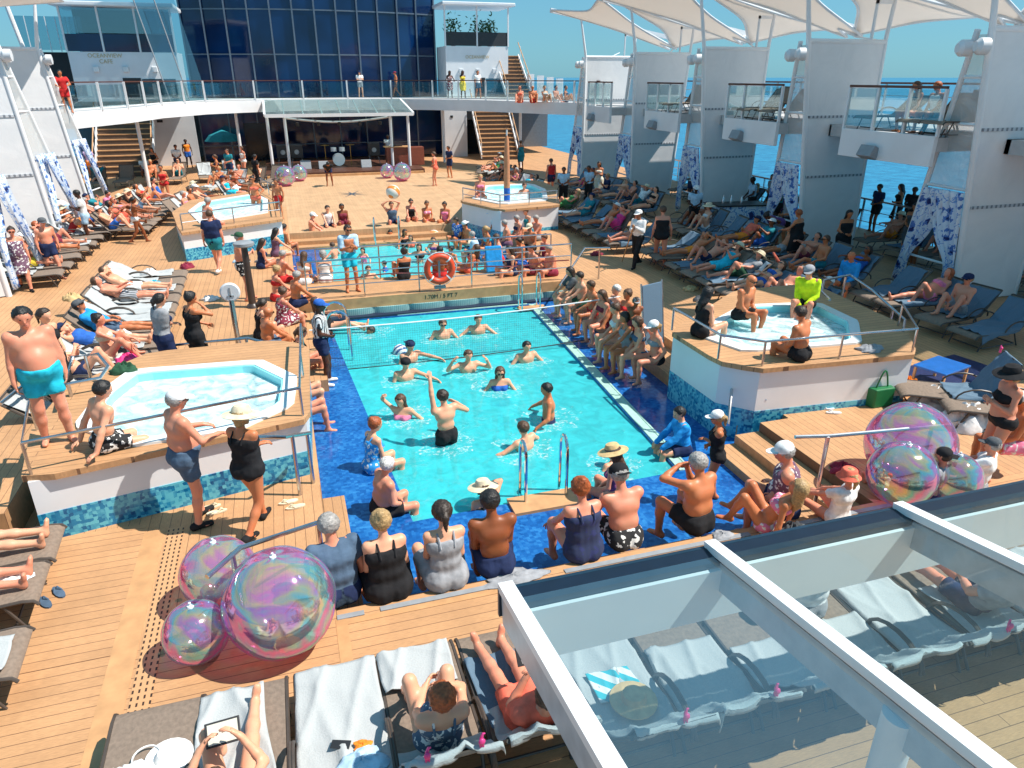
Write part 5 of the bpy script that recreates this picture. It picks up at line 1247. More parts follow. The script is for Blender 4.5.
def lounger(label, x, y, rz, back=40, group=None):
    if back not in PROTO: PROTO[back] = lounger_proto(back)
    pr, ch = PROTO[back]
    if back not in USED: o = pr; USED.add(back)
    else:
        o = pr.copy(); COL.objects.link(o)
        for c in ch: d = c.copy(); COL.objects.link(d); d.parent = o
    o.location = (x, y, 0); o.rotation_euler = (0, 0, R(rz)); tag(o, label, 'sun lounger', group); return o
TW = {}
def towel_mesh(back, y1, w, col, seed, y0=None, clip=False):
    rr = random.Random(seed); a = R(back); n = 60; m = 30; mb = MB(); top = .8 if clip else .66
    L = top+y1; ph = [rr.uniform(0, 6) for _ in range(8)]; dx = rr.uniform(-.04, .04); rot = rr.uniform(-.1, .1)
    for i in range(n+1):
        s = -top+L*i/n
        if y0 is not None: s = y0+(y1-y0)*i/n
        for k in range(m+1):
            q = (k/m-.5)*2; x = q*w/2*(1+.05*math.sin(s*5+ph[0]))+dx+rot*s
            rg_ = lambda q: (1-abs(math.sin(q)))**3.2; wr = .045*rg_(x*5+s*1.1+ph[1]+.5*math.sin(s*2.1+ph[2]))*(.4+.6*math.sin(s*1.9+ph[5])**2)+.03*rg_(x*7-s*2.4+ph[3]+.4*math.sin(x*6))+.022*rg_(s*5+x*3+ph[4])+.012*rg_(x*15+1.5*math.sin(s*2.6+ph[0])+s*1.3)*math.sin(s*2.3+ph[3])**2+.003*math.sin(x*13+s*9)
            if s < 0:
                y = math.cos(a)*s; z = .365-math.sin(a)*s
                if clip and s < -.74: d = -.74-s; y = -math.cos(a)*.74-.03; z = .365+math.sin(a)*.74-d*1.0
                y += math.sin(a)*wr; z += math.cos(a)*wr
            else: y = s; z = .365+wr-.03*math.sin(min(1, s/.55)*math.pi/2)*.4
            if s > 1.2: z -= (s-1.2)*1.3; y = 1.2+(s-1.2)*.5
            ov = abs(x)-.35
            if ov > 0: z -= ov*1.6; x -= math.copysign(ov*.6, x)
            mb.v.append((x, y, z+.02))
    mb.f = [(i*(m+1)+k, i*(m+1)+k+1, (i+1)*(m+1)+k+1, (i+1)*(m+1)+k) for i in range(n) for k in range(m)]
    me = mb.mesh('towel', 80); me.materials.append(M[col]); return me
def towel(label, x, y, rz, back=40, y1=1.1, w=.7, col='towel', seed=0, y0=None, clip=False, group=None):
    key = (back, y1, w, col, seed % 5 if not clip else seed, y0, clip)
    if key not in TW: TW[key] = towel_mesh(back, y1, w, col, key[4], y0, clip)
    o = bpy.data.objects.new('towel', TW[key]); COL.objects.link(o); o.location = (x, y, 0); o.rotation_euler = (0, 0, R(rz))
    md = o.modifiers.new('s', 'SOLIDIFY'); md.thickness = .008
    tag(o, label, 'towel', group); return o
def clip(label, p, rz=0):
    o = empty('towel_clip', p, rz); tag(o, label, 'towel clip', 'pink flamingo towel clips')
    MB().tube([(0, 0, -.03), (0, .01, .03), (.015, .02, .06), (.03, .025, .05)], [.012, .014, .009, .006], 6).sphere((0, -.01, .02), .026, 8, 6, (1, .7, 1.1)).build('flamingo', M['pink'], o)
    MB().box((-.012, 0, -.03), (.008, .02, .06)).build('jaw', M['pink'], o); MB().box((.012, 0, -.03), (.008, .02, .06)).build('jaw', M['pink'], o)
def crumple(label, p, sx, sy, sz, colr, seed, name='crumpled_towel', cat='towel', m=None):
    rr = random.Random(seed); mb = MB(); n, k = 26, 14; ph = [rr.uniform(0, 6) for _ in range(9)]
    for i in range(k+1):
        th = math.pi/2*i/k*1.02
        for j in range(n):
            a = 2*math.pi*j/n; f = 1+.16*math.sin(3*a+ph[0])+.1*math.sin(5*a+ph[1]+th*3)+.07*math.sin(9*a+ph[2]+th*6)
            g = 1+.25*math.sin(4*a+th*5+ph[3])+.15*math.sin(7*a+ph[4]-th*7)
            mb.v.append((sx*f*math.sin(th)*math.cos(a), sy*f*math.sin(th)*math.sin(a), max(.004, sz*g*math.cos(th))))
    mb.f = [(i*n+j, i*n+(j+1) % n, (i+1)*n+(j+1) % n, (i+1)*n+j) for i in range(k) for j in range(n)]
    o = mb.build(name, m or cloth_mat(colr), loc=p, smooth=70); tag(o, label, cat); return o

# ------------------------------------------------------------------ people helper
SEXW = {'m': 'man', 'f': 'woman'}
PEOPLE = []
def who(where, u, v, z, face, kind='stand', arms='down', sex='m', skin='fair', hair='brown', cut=None, wear=(), noun=None, xy=None, **kw):
    """one person: label is composed of look + where"""
    p = at(u, v, z) if xy is None else (xy[0], xy[1], z)
    d = math.hypot(p[0], p[1])
    h = .02 if d < 11.5 else .026 if d < 19 else .034 if d < 31 else .045
    cut = cut or ('short' if sex == 'm' else rnd.choice(['long', 'bun', 'pony', 'bob']))
    names = {'shorts': 'shorts', 'trunks': 'trunks', 'trousers': 'trousers', 'brief': 'bikini', 'swimsuit': 'swimsuit', 'bikini_top': 'bikini', 'tank': 'tank top', 'shirt': 'shirt', 'longshirt': 'long sleeved shirt', 'dress': 'dress', 'towel': 'shoulder towel', 'wrap': 'towel wrap'}
    ws = []
    for w in wear:
        t = w[1]+(' patterned' if len(w) > 2 and w[2] != 'stripe' else ' striped' if len(w) > 2 else '')+' '+names[w[0]]
        if t not in ws: ws.append(t)
    noun = noun or SEXW[sex]
    hh = ('bald ' if cut == 'bald' else '') or hair+'-haired '
    extra = (' and '+kw['hat'][1]+' '+{'cap': 'cap', 'backcap': 'cap', 'sunhat': 'sun hat', 'bucket': 'bucket hat', 'scarf': 'headscarf'}[kw['hat'][0]]) if kw.get('hat') else ''
    if kw.get('hat'): hh = ''
    wc = [noun+(' in '+' and '.join(q) if q else '') for q in (ws[:2], ws[:1])]
    wc = [hh+wc[0]+(extra if len(ws) < 2 else ''), hh+wc[1]+extra, wc[1]+extra, wc[1], noun]
    for c in wc:
        lab = c+' '+where
        if len(lab.split()) <= 16: break
    o, pz = person(lab, p, R(face), kind, arms, sex, skin, hair, cut, wear, h=h, **kw)
    PEOPLE.append((lab, o)); return o, pz
def T(c, p=None): return ('trunks', c, p) if p else ('trunks', c)
def SH(c, p=None): return ('shorts', c, p) if p else ('shorts', c)
def BK(c, p=None): return (('bikini_top', c, p), ('brief', c, p)) if p else (('bikini_top', c), ('brief', c))
SW = lambda c, p=None: (('swimsuit', c, p),) if p else (('swimsuit', c),)
# ------------------------------------------------------------------ foreground row of loungers
FX = [at(u, v, .34)[0] for u, v in ((160, 706), (245, 688), (335, 667), (415, 651), (492, 633))]
FH = 5.14-1.25
des = ['brown lounger with a white bag and hat on it, leftmost of the front row', 'brown lounger under the person reading a tablet in the front row',
       'brown lounger covered by an empty grey towel in the front row', 'brown lounger under the red-haired woman in the front row', 'brown lounger under the person in coral shorts in the front row']
for i, x in enumerate(FX): lounger(des[i], x, FH, 0, 12 if i in (0, 2) else 50, 'front row loungers')
towel('grey towel under the person reading a tablet', FX[1], FH, 0, 50, 1.16, .6, seed=1)
towel('wide grey towel spread on the empty front row lounger', FX[2], FH, 0, 12, 1.2, .82, seed=2)
towel('grey towel clipped over the backrest behind the red-haired woman', FX[3], FH, 0, 50, .1, .74, seed=3, clip=True)
towel('rumpled grey towel at the feet of the red-haired woman', FX[3], FH, 0, 50, 1.2, .66, seed=4, y0=.72)
towel('grey towel clipped over the backrest of the person in coral shorts', FX[4], FH, 0, 50, .3, .7, seed=5, clip=True)
towel('blue towel under the legs of the person in coral shorts', FX[4], FH, 0, 50, .9, .5, 'towelblue', seed=6, y0=.1)
bt_ = .74; cy0 = FH-math.cos(R(50))*bt_; cz0 = .42+math.sin(R(50))*bt_
clip('pink flamingo clip left of the red-haired woman', (FX[3]-.18, cy0, cz0)); clip('pink flamingo clip right of the red-haired woman', (FX[3]+.2, cy0, cz0)); clip('pink flamingo clip above the person in coral shorts', (FX[4]+.1, cy0, cz0))
who('reading a tablet on a front row lounger', 0, 0, .37, 0, 'recline', 'read', 'f', 'fair', 'brown', 'long', BK('navy'), xy=(FX[1]-.02, FH), back=50, knees=1, seed=4)
who('hugging her knees on a front row lounger', 0, 0, .37, 0, 'recline', 'face', 'f', 'fair', 'red', 'bun', (('swimsuit', 'slate blue', 'print'),), xy=(FX[3], FH+.08), back=62, knees=2, seed=5)
who('holding a phone on a front row lounger', 0, 0, .37, 4, 'recline', 'phone', 'm', 'pink', 'brown', 'short', (('shorts', 'coral'), ('shirt', 'coral')), xy=(FX[4]+.0, FH+.05), back=50, knees=0, seed=9)
tb = empty('tablet', (FX[1]-.05, FH+.27, .86), 0); tb.rotation_euler = (R(35), 0, R(4)); tag(tb, 'black framed tablet with a pale page held over the knees', 'tablet')
MB().box((0, 0, 0), (.24, .17, .012)).build('case', M['black'], tb, smooth=None, bevel=.004); MB().box((0, 0, .008), (.205, .14, .003)).build('screen', mat('page', (.62, .6, .5), rough=.3, var=.04), tb, smooth=None)
def phone(label, p, rot, c='black'):
    o = MB().box((0, 0, 0), (.075, .15, .009)).build('phone', M[c], loc=p, smooth=None, bevel=.003); o.rotation_euler = rot; tag(o, label, 'phone')
phone('dark phone in the hands of the person in coral shorts', (FX[4], FH+.32, .86), (R(50), 0, 0)); phone('black phone lying on the empty grey towel', (FX[2]-.02, FH+.28, .44), (0, 0, R(70)))
crumple('small orange snack packet beside the phone on the grey towel', (FX[2]+.14, FH+.24, .42), .07, .05, .02, 'orange', 3, 'snack_packet', 'packet')
crumple('crumpled pale blue towel at the near edge of the empty towel', (FX[2]+.12, FH+.08, .42), .2, .12, .06, 'pale blue', 5)
crumple('white drawstring bag on the leftmost front row lounger', (FX[0]-.12, FH+.42, .37), .2, .17, .16, 'white', 6, 'bag', 'bag')
hb = empty('sun_hat', (FX[0]+.14, FH+.62, .37)); tag(hb, 'white sun hat lying on the leftmost front row lounger', 'hat')
MB().lathe([(.001, .07), (.07, .065), (.09, .04), (.1, .008), (.17, .012), (.18, .0), (.1, 0)], 20).build('crown', cloth_mat('white'), hb)
MB().tube([(.1*math.cos(a)-.16, .1*math.sin(a)+.04, .02) for a in [k*.3 for k in range(15)]], .008, 5).build('strap', cloth_mat('white'), hb)
o = MB().lathe([(.001, 0), (.1, 0), (.13, .03), (.001, .02)], 18).build('plate', M['white'], loc=(FX[0]-.0, FH+.3, .5)); tag(o, 'white plate beside the bag on the leftmost front lounger', 'plate')
# loungers at the left frame edge, feet to the right
for i, (fx, fy) in enumerate((at(58, 543, .34)[:2], at(42, 583, .34)[:2], at(22, 655, .34)[:2])):
    nm = ['farthest', 'middle', 'nearest'][i]; rz = -90+4
    hx, hy = fx-1.25, fy-.02
    lounger('brown lounger cut by the left frame edge, %s of three' % nm, hx, hy, rz, 40, 'loungers at the left frame edge')
    if i == 2: towel('white towel on the nearest lounger at the left frame edge', hx, hy, rz, 40, 1.15, .5, seed=2)
    if i < 2: who('lying at the left frame edge, only %s in view' % ['pale feet and shins', 'toes and a towel'][i], 0, 0, .37, rz, 'recline', 'under' if i else 'lap', 'm', 'fair' if i == 0 else 'pink', 'brown', 'short', (T(['navy', 'grey'][i]),), xy=(hx+.18, hy), back=40, seed=20+i)
crumple('small white towel at the feet on the middle left-edge lounger', (at(12, 578, .36)), .2, .14, .05, 'white', 9)
def sandals(label, u, v, z, rz, c='black', xy=None):
    p = at(u, v, z) if not xy else (*xy, z); o = empty('flip_flops', p, R(rz)); tag(o, label, 'sandals')
    for s in (-1, 1):
        k = MB(); k.prism([(s*.08+.045*math.cos(a)*(1-.15*math.sin(a)), .13*math.sin(a)+s*.03) for a in [math.pi*2*i/14 for i in range(14)]], 0, .02); k.tube([(s*.08-.04, .01+s*.03, .02), (s*.08-.01, .05+s*.03, .055), (s*.08, .09+s*.03, .02), (s*.08+.015, .05+s*.03, .055), (s*.08+.04, .01+s*.03, .02)], .009, 5)
        k.build('sandal', cloth_mat(c), o)
sandals('dark blue flip-flops on the teak near the left loungers', 52, 598, .004, 35, 'slate blue')
sandals('black sandals of the man in the white cap, beside the left hot tub', 214, 510, .004, -80, 'cream'); sandals('cream sandals on the teak steps by the near right hot tub', 830, 411, .004, 70, 'white')
sandals('straw sandals on the small steps right of the near left hot tub', 292, 505, .004, 100, 'cream'); sandals('black sandals on the bench by the referee', 258, 352, .004, 20)
# row under the glass roof
ux0, uy0, _ = at(580, 627, .34); ux = [ux0+i*.76 for i in range(9)]; FU = uy0-1.25
un = ['first', 'second', 'third', 'fourth', 'fifth', 'sixth', 'seventh', 'eighth', 'ninth']
for i, x in enumerate(ux):
    y = FU; lounger('brown lounger under the glass roof, %s from the left' % un[i], x, y, 0, 50, 'loungers under the glass roof')
    if i < 8: towel('pale grey towel clipped on the %s lounger under the glass roof' % un[i], x, y, 0, 50, [1.15, .75, .55, .6, 1.0, .7, 1.1, .9][i], .72, seed=30+i, clip=True)
    if i in (0, 1, 4): clip('pink flamingo clip on the %s lounger under the glass roof' % un[i], (x+.08, y-math.cos(R(50))*.74, .42+math.sin(R(50))*.74))
def lattice_table(lab, x, y):
    o = empty('folding_table', (x, y, 0)); tag(o, lab, 'table')
    MB().bb(-.3, .3, -.3, .3, .5, .53).build('top', M['white2'], o, smooth=None, bevel=.01)
    for a, b in (((-.28, -.28), (.28, -.28)), ((-.28, .28), (.28, .28))):
        MB().tube([(a[0], a[1], .5), (b[0], b[1], 0)], .014, 6).build('leg', M['steel'], o); MB().tube([(b[0], b[1], .5), (a[0], a[1], 0)], .014, 6).build('leg', M['steel'], o)
0 and lattice_table('small folding side table under the glass roof, left of the post', 2.1, 3.1)
tb2 = towel('turquoise and white striped beach towel on the first lounger under glass', ux[0], FU, 0, 50, .62, .42, 'towel', seed=44, y0=.3)
sm, nt_, out_ = nodes('stripe_towel'); _b = N(nt_, 'ShaderNodeBsdfPrincipled', Roughness=.9); _w = N(nt_, 'ShaderNodeTexWave', Scale=3.2, bands_direction='DIAGONAL'); _t = N(nt_, 'ShaderNodeTexCoord'); _c = N(nt_, 'ShaderNodeValToRGB'); _c.color_ramp.interpolation = 'CONSTANT'
_c.color_ramp.elements[0].color = (.02, .42, .5, 1); _c.color_ramp.elements[1].position = .5; _c.color_ramp.elements[1].color = (.75, .78, .76, 1); nt_.links.new(_t.outputs['Object'], _w.inputs[0]); nt_.links.new(_w.outputs['Fac'], _c.inputs[0]); nt_.links.new(_c.outputs[0], _b.inputs[0]); nt_.links.new(_b.outputs[0], out_.inputs[0])
tb2.data = tb2.data.copy(); tb2.data.materials[0] = sm
tb2.location.z += .02
o = MB().lathe([(.001, .09), (.09, .08), (.11, .03), (.2, .01), (.2, 0), (.001, 0)], 22).build('straw_hat', cloth_mat('straw'), loc=(ux[0]+.05, FU+.22, .44)); tag(o, 'straw hat on the first lounger under the glass roof', 'hat')
who('sitting on the fourth lounger under the glass roof', 0, 0, .37, 0, 'longsit', 'knees', 'm', 'fair', 'brown', 'short', (('shirt', 'white'), SH('grey')), xy=(ux[3]-.1, FU+.75), hat=('cap', 'white'), seed=61)
who('lying on the fifth lounger under the glass roof', 0, 0, .37, 0, 'recline', 'lap', 'm', 'pink', 'grey', 'short', (SH('navy'), ('shirt', 'grey')), xy=(ux[5], FU+.25), back=50, seed=62)
# ------------------------------------------------------------------ iridescent inflated bubbles
def bubble_mat():
    m, nt, out = nodes('iridescent_film'); lw = N(nt, 'ShaderNodeLayerWeight', Blend=.32); tc = N(nt, 'ShaderNodeTexCoord')
    no = N(nt, 'ShaderNodeTexNoise', Scale=1.7, Detail=3, Distortion=1.4); nt.links.new(tc.outputs['Object'], no.inputs['Vector'])
    ad = N(nt, 'ShaderNodeMath', operation='MULTIPLY_ADD'); ad.inputs[1].default_value = .75; nt.links.new(lw.outputs['Facing'], ad.inputs[0]); nt.links.new(no.outputs[0], ad.inputs[2])
    fr = N(nt, 'ShaderNodeMath', operation='FRACT'); nt.links.new(ad.outputs[0], fr.inputs[0])
    def ramp(cs):
        r = N(nt, 'ShaderNodeValToRGB'); e = r.color_ramp.elements; e[0].color = c4(cs[0]); e[1].color = c4(cs[-1]); e[1].position = 1
        for i, c in enumerate(cs[1:-1]): k = e.new((i+1)/(len(cs)-1)); k.color = c4(c)
        nt.links.new(fr.outputs[0], r.inputs[0]); return r
    gr = ramp([(.4, 1, .9), (1, .4, .9), (.5, .55, 1), (.2, .9, 1), (1, .5, .9), (1, .95, .5), (.25, .95, 1), (1, .4, .8), (.6, .6, 1), (.4, 1, .9)])
    tr = ramp([(1, .2, .4), (1, .36, .28), (1, .22, .38), (.85, .4, .95), (.8, .75, .95), (1, .4, .4), (1, .24, .45), (1, .2, .4)])
    t = N(nt, 'ShaderNodeBsdfTransparent'); g = N(nt, 'ShaderNodeBsdfGlossy', Roughness=.07); nt.links.new(tr.outputs[0], t.inputs[0]); nt.links.new(gr.outputs[0], g.inputs[0])
    mm = N(nt, 'ShaderNodeMath', operation='MULTIPLY_ADD'); mm.inputs[1].default_value = .4; mm.inputs[2].default_value = .40; nt.links.new(lw.outputs['Facing'], mm.inputs[0])
    x = N(nt, 'ShaderNodeMixShader'); nt.links.new(mm.outputs[0], x.inputs[0]); nt.links.new(t.outputs[0], x.inputs[1]); nt.links.new(g.outputs[0], x.inputs[2])
    df = N(nt, 'ShaderNodeBsdfDiffuse'); nt.links.new(gr.outputs[0], df.inputs[0]); y = N(nt, 'ShaderNodeMixShader'); y.inputs[0].default_value = .13; nt.links.new(x.outputs[0], y.inputs[1]); nt.links.new(df.outputs[0], y.inputs[2]); nt.links.new(y.outputs[0], out.inputs[0]); return m  # diffuse rainbow share imitates the bright sky reflection in the film colour
BUB = bubble_mat()
def bubble(label, u, v, rpx, lift=0, m=None, cat='bubble', name='inflated_bubble', group='iridescent bubbles'):
    r = .5
    for _ in range(12):
        z = r*.97+lift; p = at(u, v, z); dp = sum(_f[i]*(p[i]-(CH if i == 2 else 0)) for i in range(3)); r = rpx*dp/CF
    mb = MB(); n1, n2 = 48, 28
    mb.sphere((0, 0, 0), r, n1, n2)
    if not m:   # slight panel puckers of a real inflated film
        mb.v = [tuple(Vector(q)*(1+.006*math.sin(6*math.atan2(q[1], q[0]))+.004*math.sin(q[2]*9/r))) for q in mb.v]
    o = empty(name, (p[0], p[1], p[2]), rnd.uniform(0, 3)); tag(o, label, cat, group)
    mb.build('film' if not m else 'skin', m or BUB, o, smooth=180)
    if not m: MB().lathe([(.035, 0), (.03, .02), (.012, .025), (.012, .05), (.001, .05)], 10, (0, 0, r*.985)).build('valve', M['basin'], o)
    return p, r
bubble('largest iridescent bubble on the teak, front of the near left cluster', 280, 602, 55); bubble('smallest iridescent bubble of the near left cluster, leftmost', 196, 632, 32); bubble('iridescent bubble behind the other two near the left hot tub', 219, 573, 37)
bubble('largest iridescent bubble of the near right cluster, at the back', 910, 444, 42); bubble('front iridescent bubble of the near right cluster beside the steps', 902, 474, 33); bubble('small iridescent bubble at the right of the near right cluster', 954, 478, 26)
bubble('silvery bubble in front of the left stage posts', 285, 176, 10, .0); bubble('smaller silvery bubble against the left stage posts', 299, 173, 8); bubble('smaller silvery bubble against the right stage posts', 387, 171, 7); bubble('silvery bubble beside the right stage posts', 402, 172, 9)
def ballmat(name, a, b, sc=1.0):
    m, nt, out = nodes(name); bb = N(nt, 'ShaderNodeBsdfPrincipled', Roughness=.35); tc = N(nt, 'ShaderNodeTexCoord'); w = N(nt, 'ShaderNodeTexWave', Scale=sc, bands_direction='DIAGONAL'); nt.links.new(tc.outputs['Object'], w.inputs[0]); w.inputs['Distortion'].default_value = 1.5
    r = N(nt, 'ShaderNodeValToRGB'); r.color_ramp.interpolation = 'CONSTANT'; r.color_ramp.elements[0].color = c4(a); r.color_ramp.elements[1].position = .5; r.color_ramp.elements[1].color = c4(b); nt.links.new(w.outputs['Fac'], r.inputs[0]); nt.links.new(r.outputs[0], bb.inputs[0]); nt.links.new(bb.outputs[0], out.inputs[0]); return m
bubble('orange and white beach ball held above a head beyond the small pool', 393, 192, 7, 1.0, ballmat('ballA', (.85, .25, .05), (.8, .7, .6), 1.2), 'beach ball', 'beach_ball', None)
bubble('orange and white beach ball floating in the small pool', 434, 236, 6, -.6, ballmat('ballB', (.85, .3, .1), (.8, .75, .7), 1.2), 'beach ball', 'beach_ball', None)
bubble('blue and white volleyball floating beside the man in the dark cap', 400, 351, 7, -.6, ballmat('ballC', (.8, .82, .85), (.05, .12, .3), 4), 'volleyball', 'volleyball', None)
# ------------------------------------------------------------------ bathers in the main pool (standing on its floor)
PF = -1.72
def inpool(where, u, v, face, arms, sex='m', sz=1.0, up=0, **kw):
    """u,v: where the body meets the water"""
    x, y, _ = at(u, v, WL+.03); return who(where, u, v, PF+up, face, kw.pop('kind', 'swim'), arms, sex, xy=(x, y), size=sz, **kw)
inpool('raising one arm high in the main pool, back to the camera', 447, 443, 15, 'lup' if False else 'up', skin='fair', hair='dark', wear=(SH('black'),), up=.48, seed=1)
inpool('shading her face in the main pool, left of the jumping man', 404, 417, 150, 'wave', 'f', hair='brown', cut='long', wear=BK('pink'), seed=2)
inpool('standing in the pool facing left near the ladder hoops', 549, 420, 75, 'low', hair='black', skin='tan', wear=(T('navy'),), up=.25, seed=3)
inpool('wading with arms spread in front of the ladder hoops', 525, 448, 30, 'spread', hair='brown', wear=(T('grey'),), seed=4)
inpool('in sunglasses in the middle of the pool', 500, 388, 170, 'low', 'f', hair='brown', cut='long', wear=BK('blue'), glasses=True, seed=5, skin='fair')
inpool('standing in the pool by the right lane under the net', 526, 361, 185, 'low', hair='black', skin='fair', wear=(T('teal'),), seed=6)
inpool('with both arms raised behind the net in the middle', 468, 371, 180, 'block', hair='brown', wear=(T('black'),), seed=7)
inpool('reaching sideways in the pool in front of the net', 405, 379, 190, 'lreach', hair='black', wear=(T('navy'),), hat=('backcap', 'black'), seed=8)
inpool('beside the volleyball behind the net', 410, 361, 200, 'lreach', hair='dark', wear=(T('grey'),), hat=('backcap', 'navy'), seed=9)
inpool('in sunglasses, left of two men behind the net', 443, 338, 180, 'low', hair='brown', wear=(T('navy'),), glasses=True, seed=10)
inpool('with arms spread wide at the far end of the pool', 478, 333, 178, 'spread', hair='brown', wear=(T('blue'),), seed=11)
inpool('swimming low at the far left of the pool, mostly under water', 373, 332, 120, 'spread', hair='dark', wear=(T('black'),), up=-.32, seed=12, skin='tan')
inpool('holding a straw hat brim at the near edge of the pool', 486, 508, 10, 'brow', 'f', hair='brown', cut='bob', wear=SW('black'), hat=('sunhat', 'cream'), up=-.05, seed=13)
inpool('in the near left corner of the pool, only the head showing', 457, 519, 0, 'down', hair='black', wear=(T('red'),), up=-.3, seed=14, noun='boy', sz=.9)
inpool('playing in the water left of the woman in the straw hat', 612, 466, 30, 'low', hair='brown', wear=(T('blue'),), noun='boy', sz=.85, up=.1, seed=15)
fm, fnt, fout = nodes('foam'); _d = N(fnt, 'ShaderNodeBsdfDiffuse', Color=(.75, .9, .9, 1)); _t = N(fnt, 'ShaderNodeBsdfTransparent'); _n = N(fnt, 'ShaderNodeTexNoise', Scale=9, Detail=6, Roughness=.7, Distortion=1.5); _c = N(fnt, 'ShaderNodeTexCoord'); _rg = N(fnt, 'ShaderNodeMapRange')
_rg.inputs[1].default_value = .5; _rg.inputs[2].default_value = .72; _rg.inputs[4].default_value = .75; _x = N(fnt, 'ShaderNodeMixShader'); fnt.links.new(_c.outputs['Object'], _n.inputs['Vector']); fnt.links.new(_n.outputs[0], _rg.inputs[0]); fnt.links.new(_rg.outputs[0], _x.inputs[0]); fnt.links.new(_t.outputs[0], _x.inputs[1]); fnt.links.new(_d.outputs[0], _x.inputs[2]); fnt.links.new(_x.outputs[0], fout.inputs[0])
fo = MB()
for lab_, p_ in PEOPLE:
    if abs(p_.location.z-PF) < .6 and .9 < p_.location.x < 5.8 and 8.4 < p_.location.y < 17.5:
        q = random.Random(len(lab_)+int(p_.location.y*10)); n_ = 22; o_ = len(fo.v)
        for k_ in range(n_):
            a_ = 2*math.pi*k_/n_
            for rr_ in (.12, .38+q.random()*.25): fo.v.append((p_.location.x+math.cos(a_)*rr_, p_.location.y+math.sin(a_)*rr_, WL+.036))
        for k_ in range(n_): j_ = (k_+1) % n_; fo.f.append((o_+2*k_, o_+2*k_+1, o_+2*j_+1, o_+2*j_))
tag(fo.build('water_foam', fm, smooth=None), 'broken white foam on the pool surface round the swimmers', 'foam', kind='stuff')
# ------------------------------------------------------------------ edge of the main pool
def edge(where, u, v, z, face, arms, sex='m', **kw): return who(where, u, v, z, face, kw.pop('kind', 'sit'), arms, sex, **kw)
edge('sitting on the blue edge with feet in the pool, rear of the couple', 373, 470, WET, -70, 'lap', 'f', skin='fair', hair='red', cut='bun', wear=(('swimsuit', 'bright blue', 'print'),), seed=21, drop=.4)
edge('sitting on the blue edge at the near left pool corner', 383, 513, WET, -75, 'lap', 'm', skin='pink', hair='white', wear=(SH('black'),), fat=.6, seed=22, drop=.4)
edge('sitting on the right pool edge with feet in the water', 682, 452, WET, 85, 'knees', 'm', skin='fair', hair='black', wear=(('longshirt', 'bright blue'), SH('navy')), noun='boy', seed=23, drop=.4, size=.93)
edge('squatting at the pool edge in a wide straw hat', 617, 500, WET, 40, 'lap', 'f', skin='pink', hair='brown', wear=(('swimsuit', 'purple', 'pinkprint'),), hat=('sunhat', 'straw'), seed=24, drop=.35)
who('standing on the blue deck behind the boy in bright blue', 711, 502, WET, 60, 'stand', 'fold', 'f', 'tan', 'blond', 'pony', SW('black'), hat=('cap', 'white'), glasses=True, seed=25, size=.85)
# front bench row, backs to the camera
FB = [('sitting leftmost on the front bench', 340, 602, 'm', dict(skin='pink', hair='grey', wear=(('shirt', 'slate blue'), SH('navy')), fat=.5), 12, 'down'),
      ('second from the left on the front bench', 390, 598, 'f', dict(skin='fair', hair='blond', cut='bun', wear=(('dress', 'black'),), fat=.5), 5, 'lap'),
      ('third from the left on the front bench', 447, 588, 'f', dict(skin='fair', hair='dark', cut='pony', wear=(('dress', 'grey'),), fat=.1), 3, 'lap'),
      ('leaning back on a towel in the middle of the front bench', 496, 575, 'm', dict(skin='brown', hair='black', wear=(SH('navy'),)), -5, 'lap'),
      ('sitting on the front bench behind the pool ladder', 583, 560, 'f', dict(skin='pink', hair='red', cut='bun', wear=(('swimsuit', 'navy', 'navyprint'),), fat=.6), 4, 'knees'),
      ('leaning forward beside the woman in navy on the front bench', 624, 548, 'm', dict(skin='pink', hair='grey', wear=(SH('black', 'print'),), hat=('backcap', 'black'), fat=.25, lean=.25), 0, 'knees'),
      ('photographing the pool from the front bench', 697, 532, 'm', dict(skin='tan', hair='grey', wear=(SH('black'),), fat=.35), 18, 'camera'),
      ('in a patterned tank top with arms folded on the front bench', 785, 516, 'm', dict(skin='pink', hair='grey', wear=(('tank', 'plum', 'print'), SH('navy')), hat=('cap', 'white'), fat=.4), 55, 'fold')]
for i, (w, u, v, sx, kw, f, ar) in enumerate(FB): edge(w, u, v-5, 0, f, ar, sx, seed=40+i, drop=.3, size=1.13, **kw)
who('lying on the front bench with elbows propped', 765, 527, 0.02, 35, 'longsit', 'behind', 'f', 'tan', 'blond', 'long', BK('pink', 'print'), lean=-.6, knees=1, seed=49)
who('sitting behind the near glass roof edge by the right bubbles', 836, 522, 0.0, 10, 'longsit', 'knees', 'f', 'pink', 'blond', 'pony', (('shirt', 'white'),), hat=('bucket', 'coral'), seed=50, noun='girl', size=.9)
who('crouching behind the front bubble of the right cluster', 928, 500, 0.0, 30, 'longsit', 'knees', 'm', 'pink', 'dark', 'short', (('shirt', 'grey'), SH('navy')), hat=('backcap', 'black'), seed=51, size=.9)
who('crouching right of the small bubble', 975, 490, 0.0, 30, 'longsit', 'knees', 'm', 'pink', 'grey', 'short', (('shirt', 'white'), SH('grey')), hat=('cap', 'dark grey'), seed=52, size=.9)
crumple('folded grey towel under the brown-skinned man on the front bench', (*at(514, 578, 0)[:2], .004), .36, .14, .04, 'grey', 11); crumple('grey folded towel beside the man photographing the pool', (*at(722, 536, 0)[:2], .004), .14, .1, .04, 'grey', 12)
crumple('dark backpack on the front bench behind the man in the tank top', (*at(790, 540, 0)[:2], .004), .22, .15, .2, 'dark grey', 13, 'backpack', 'backpack')
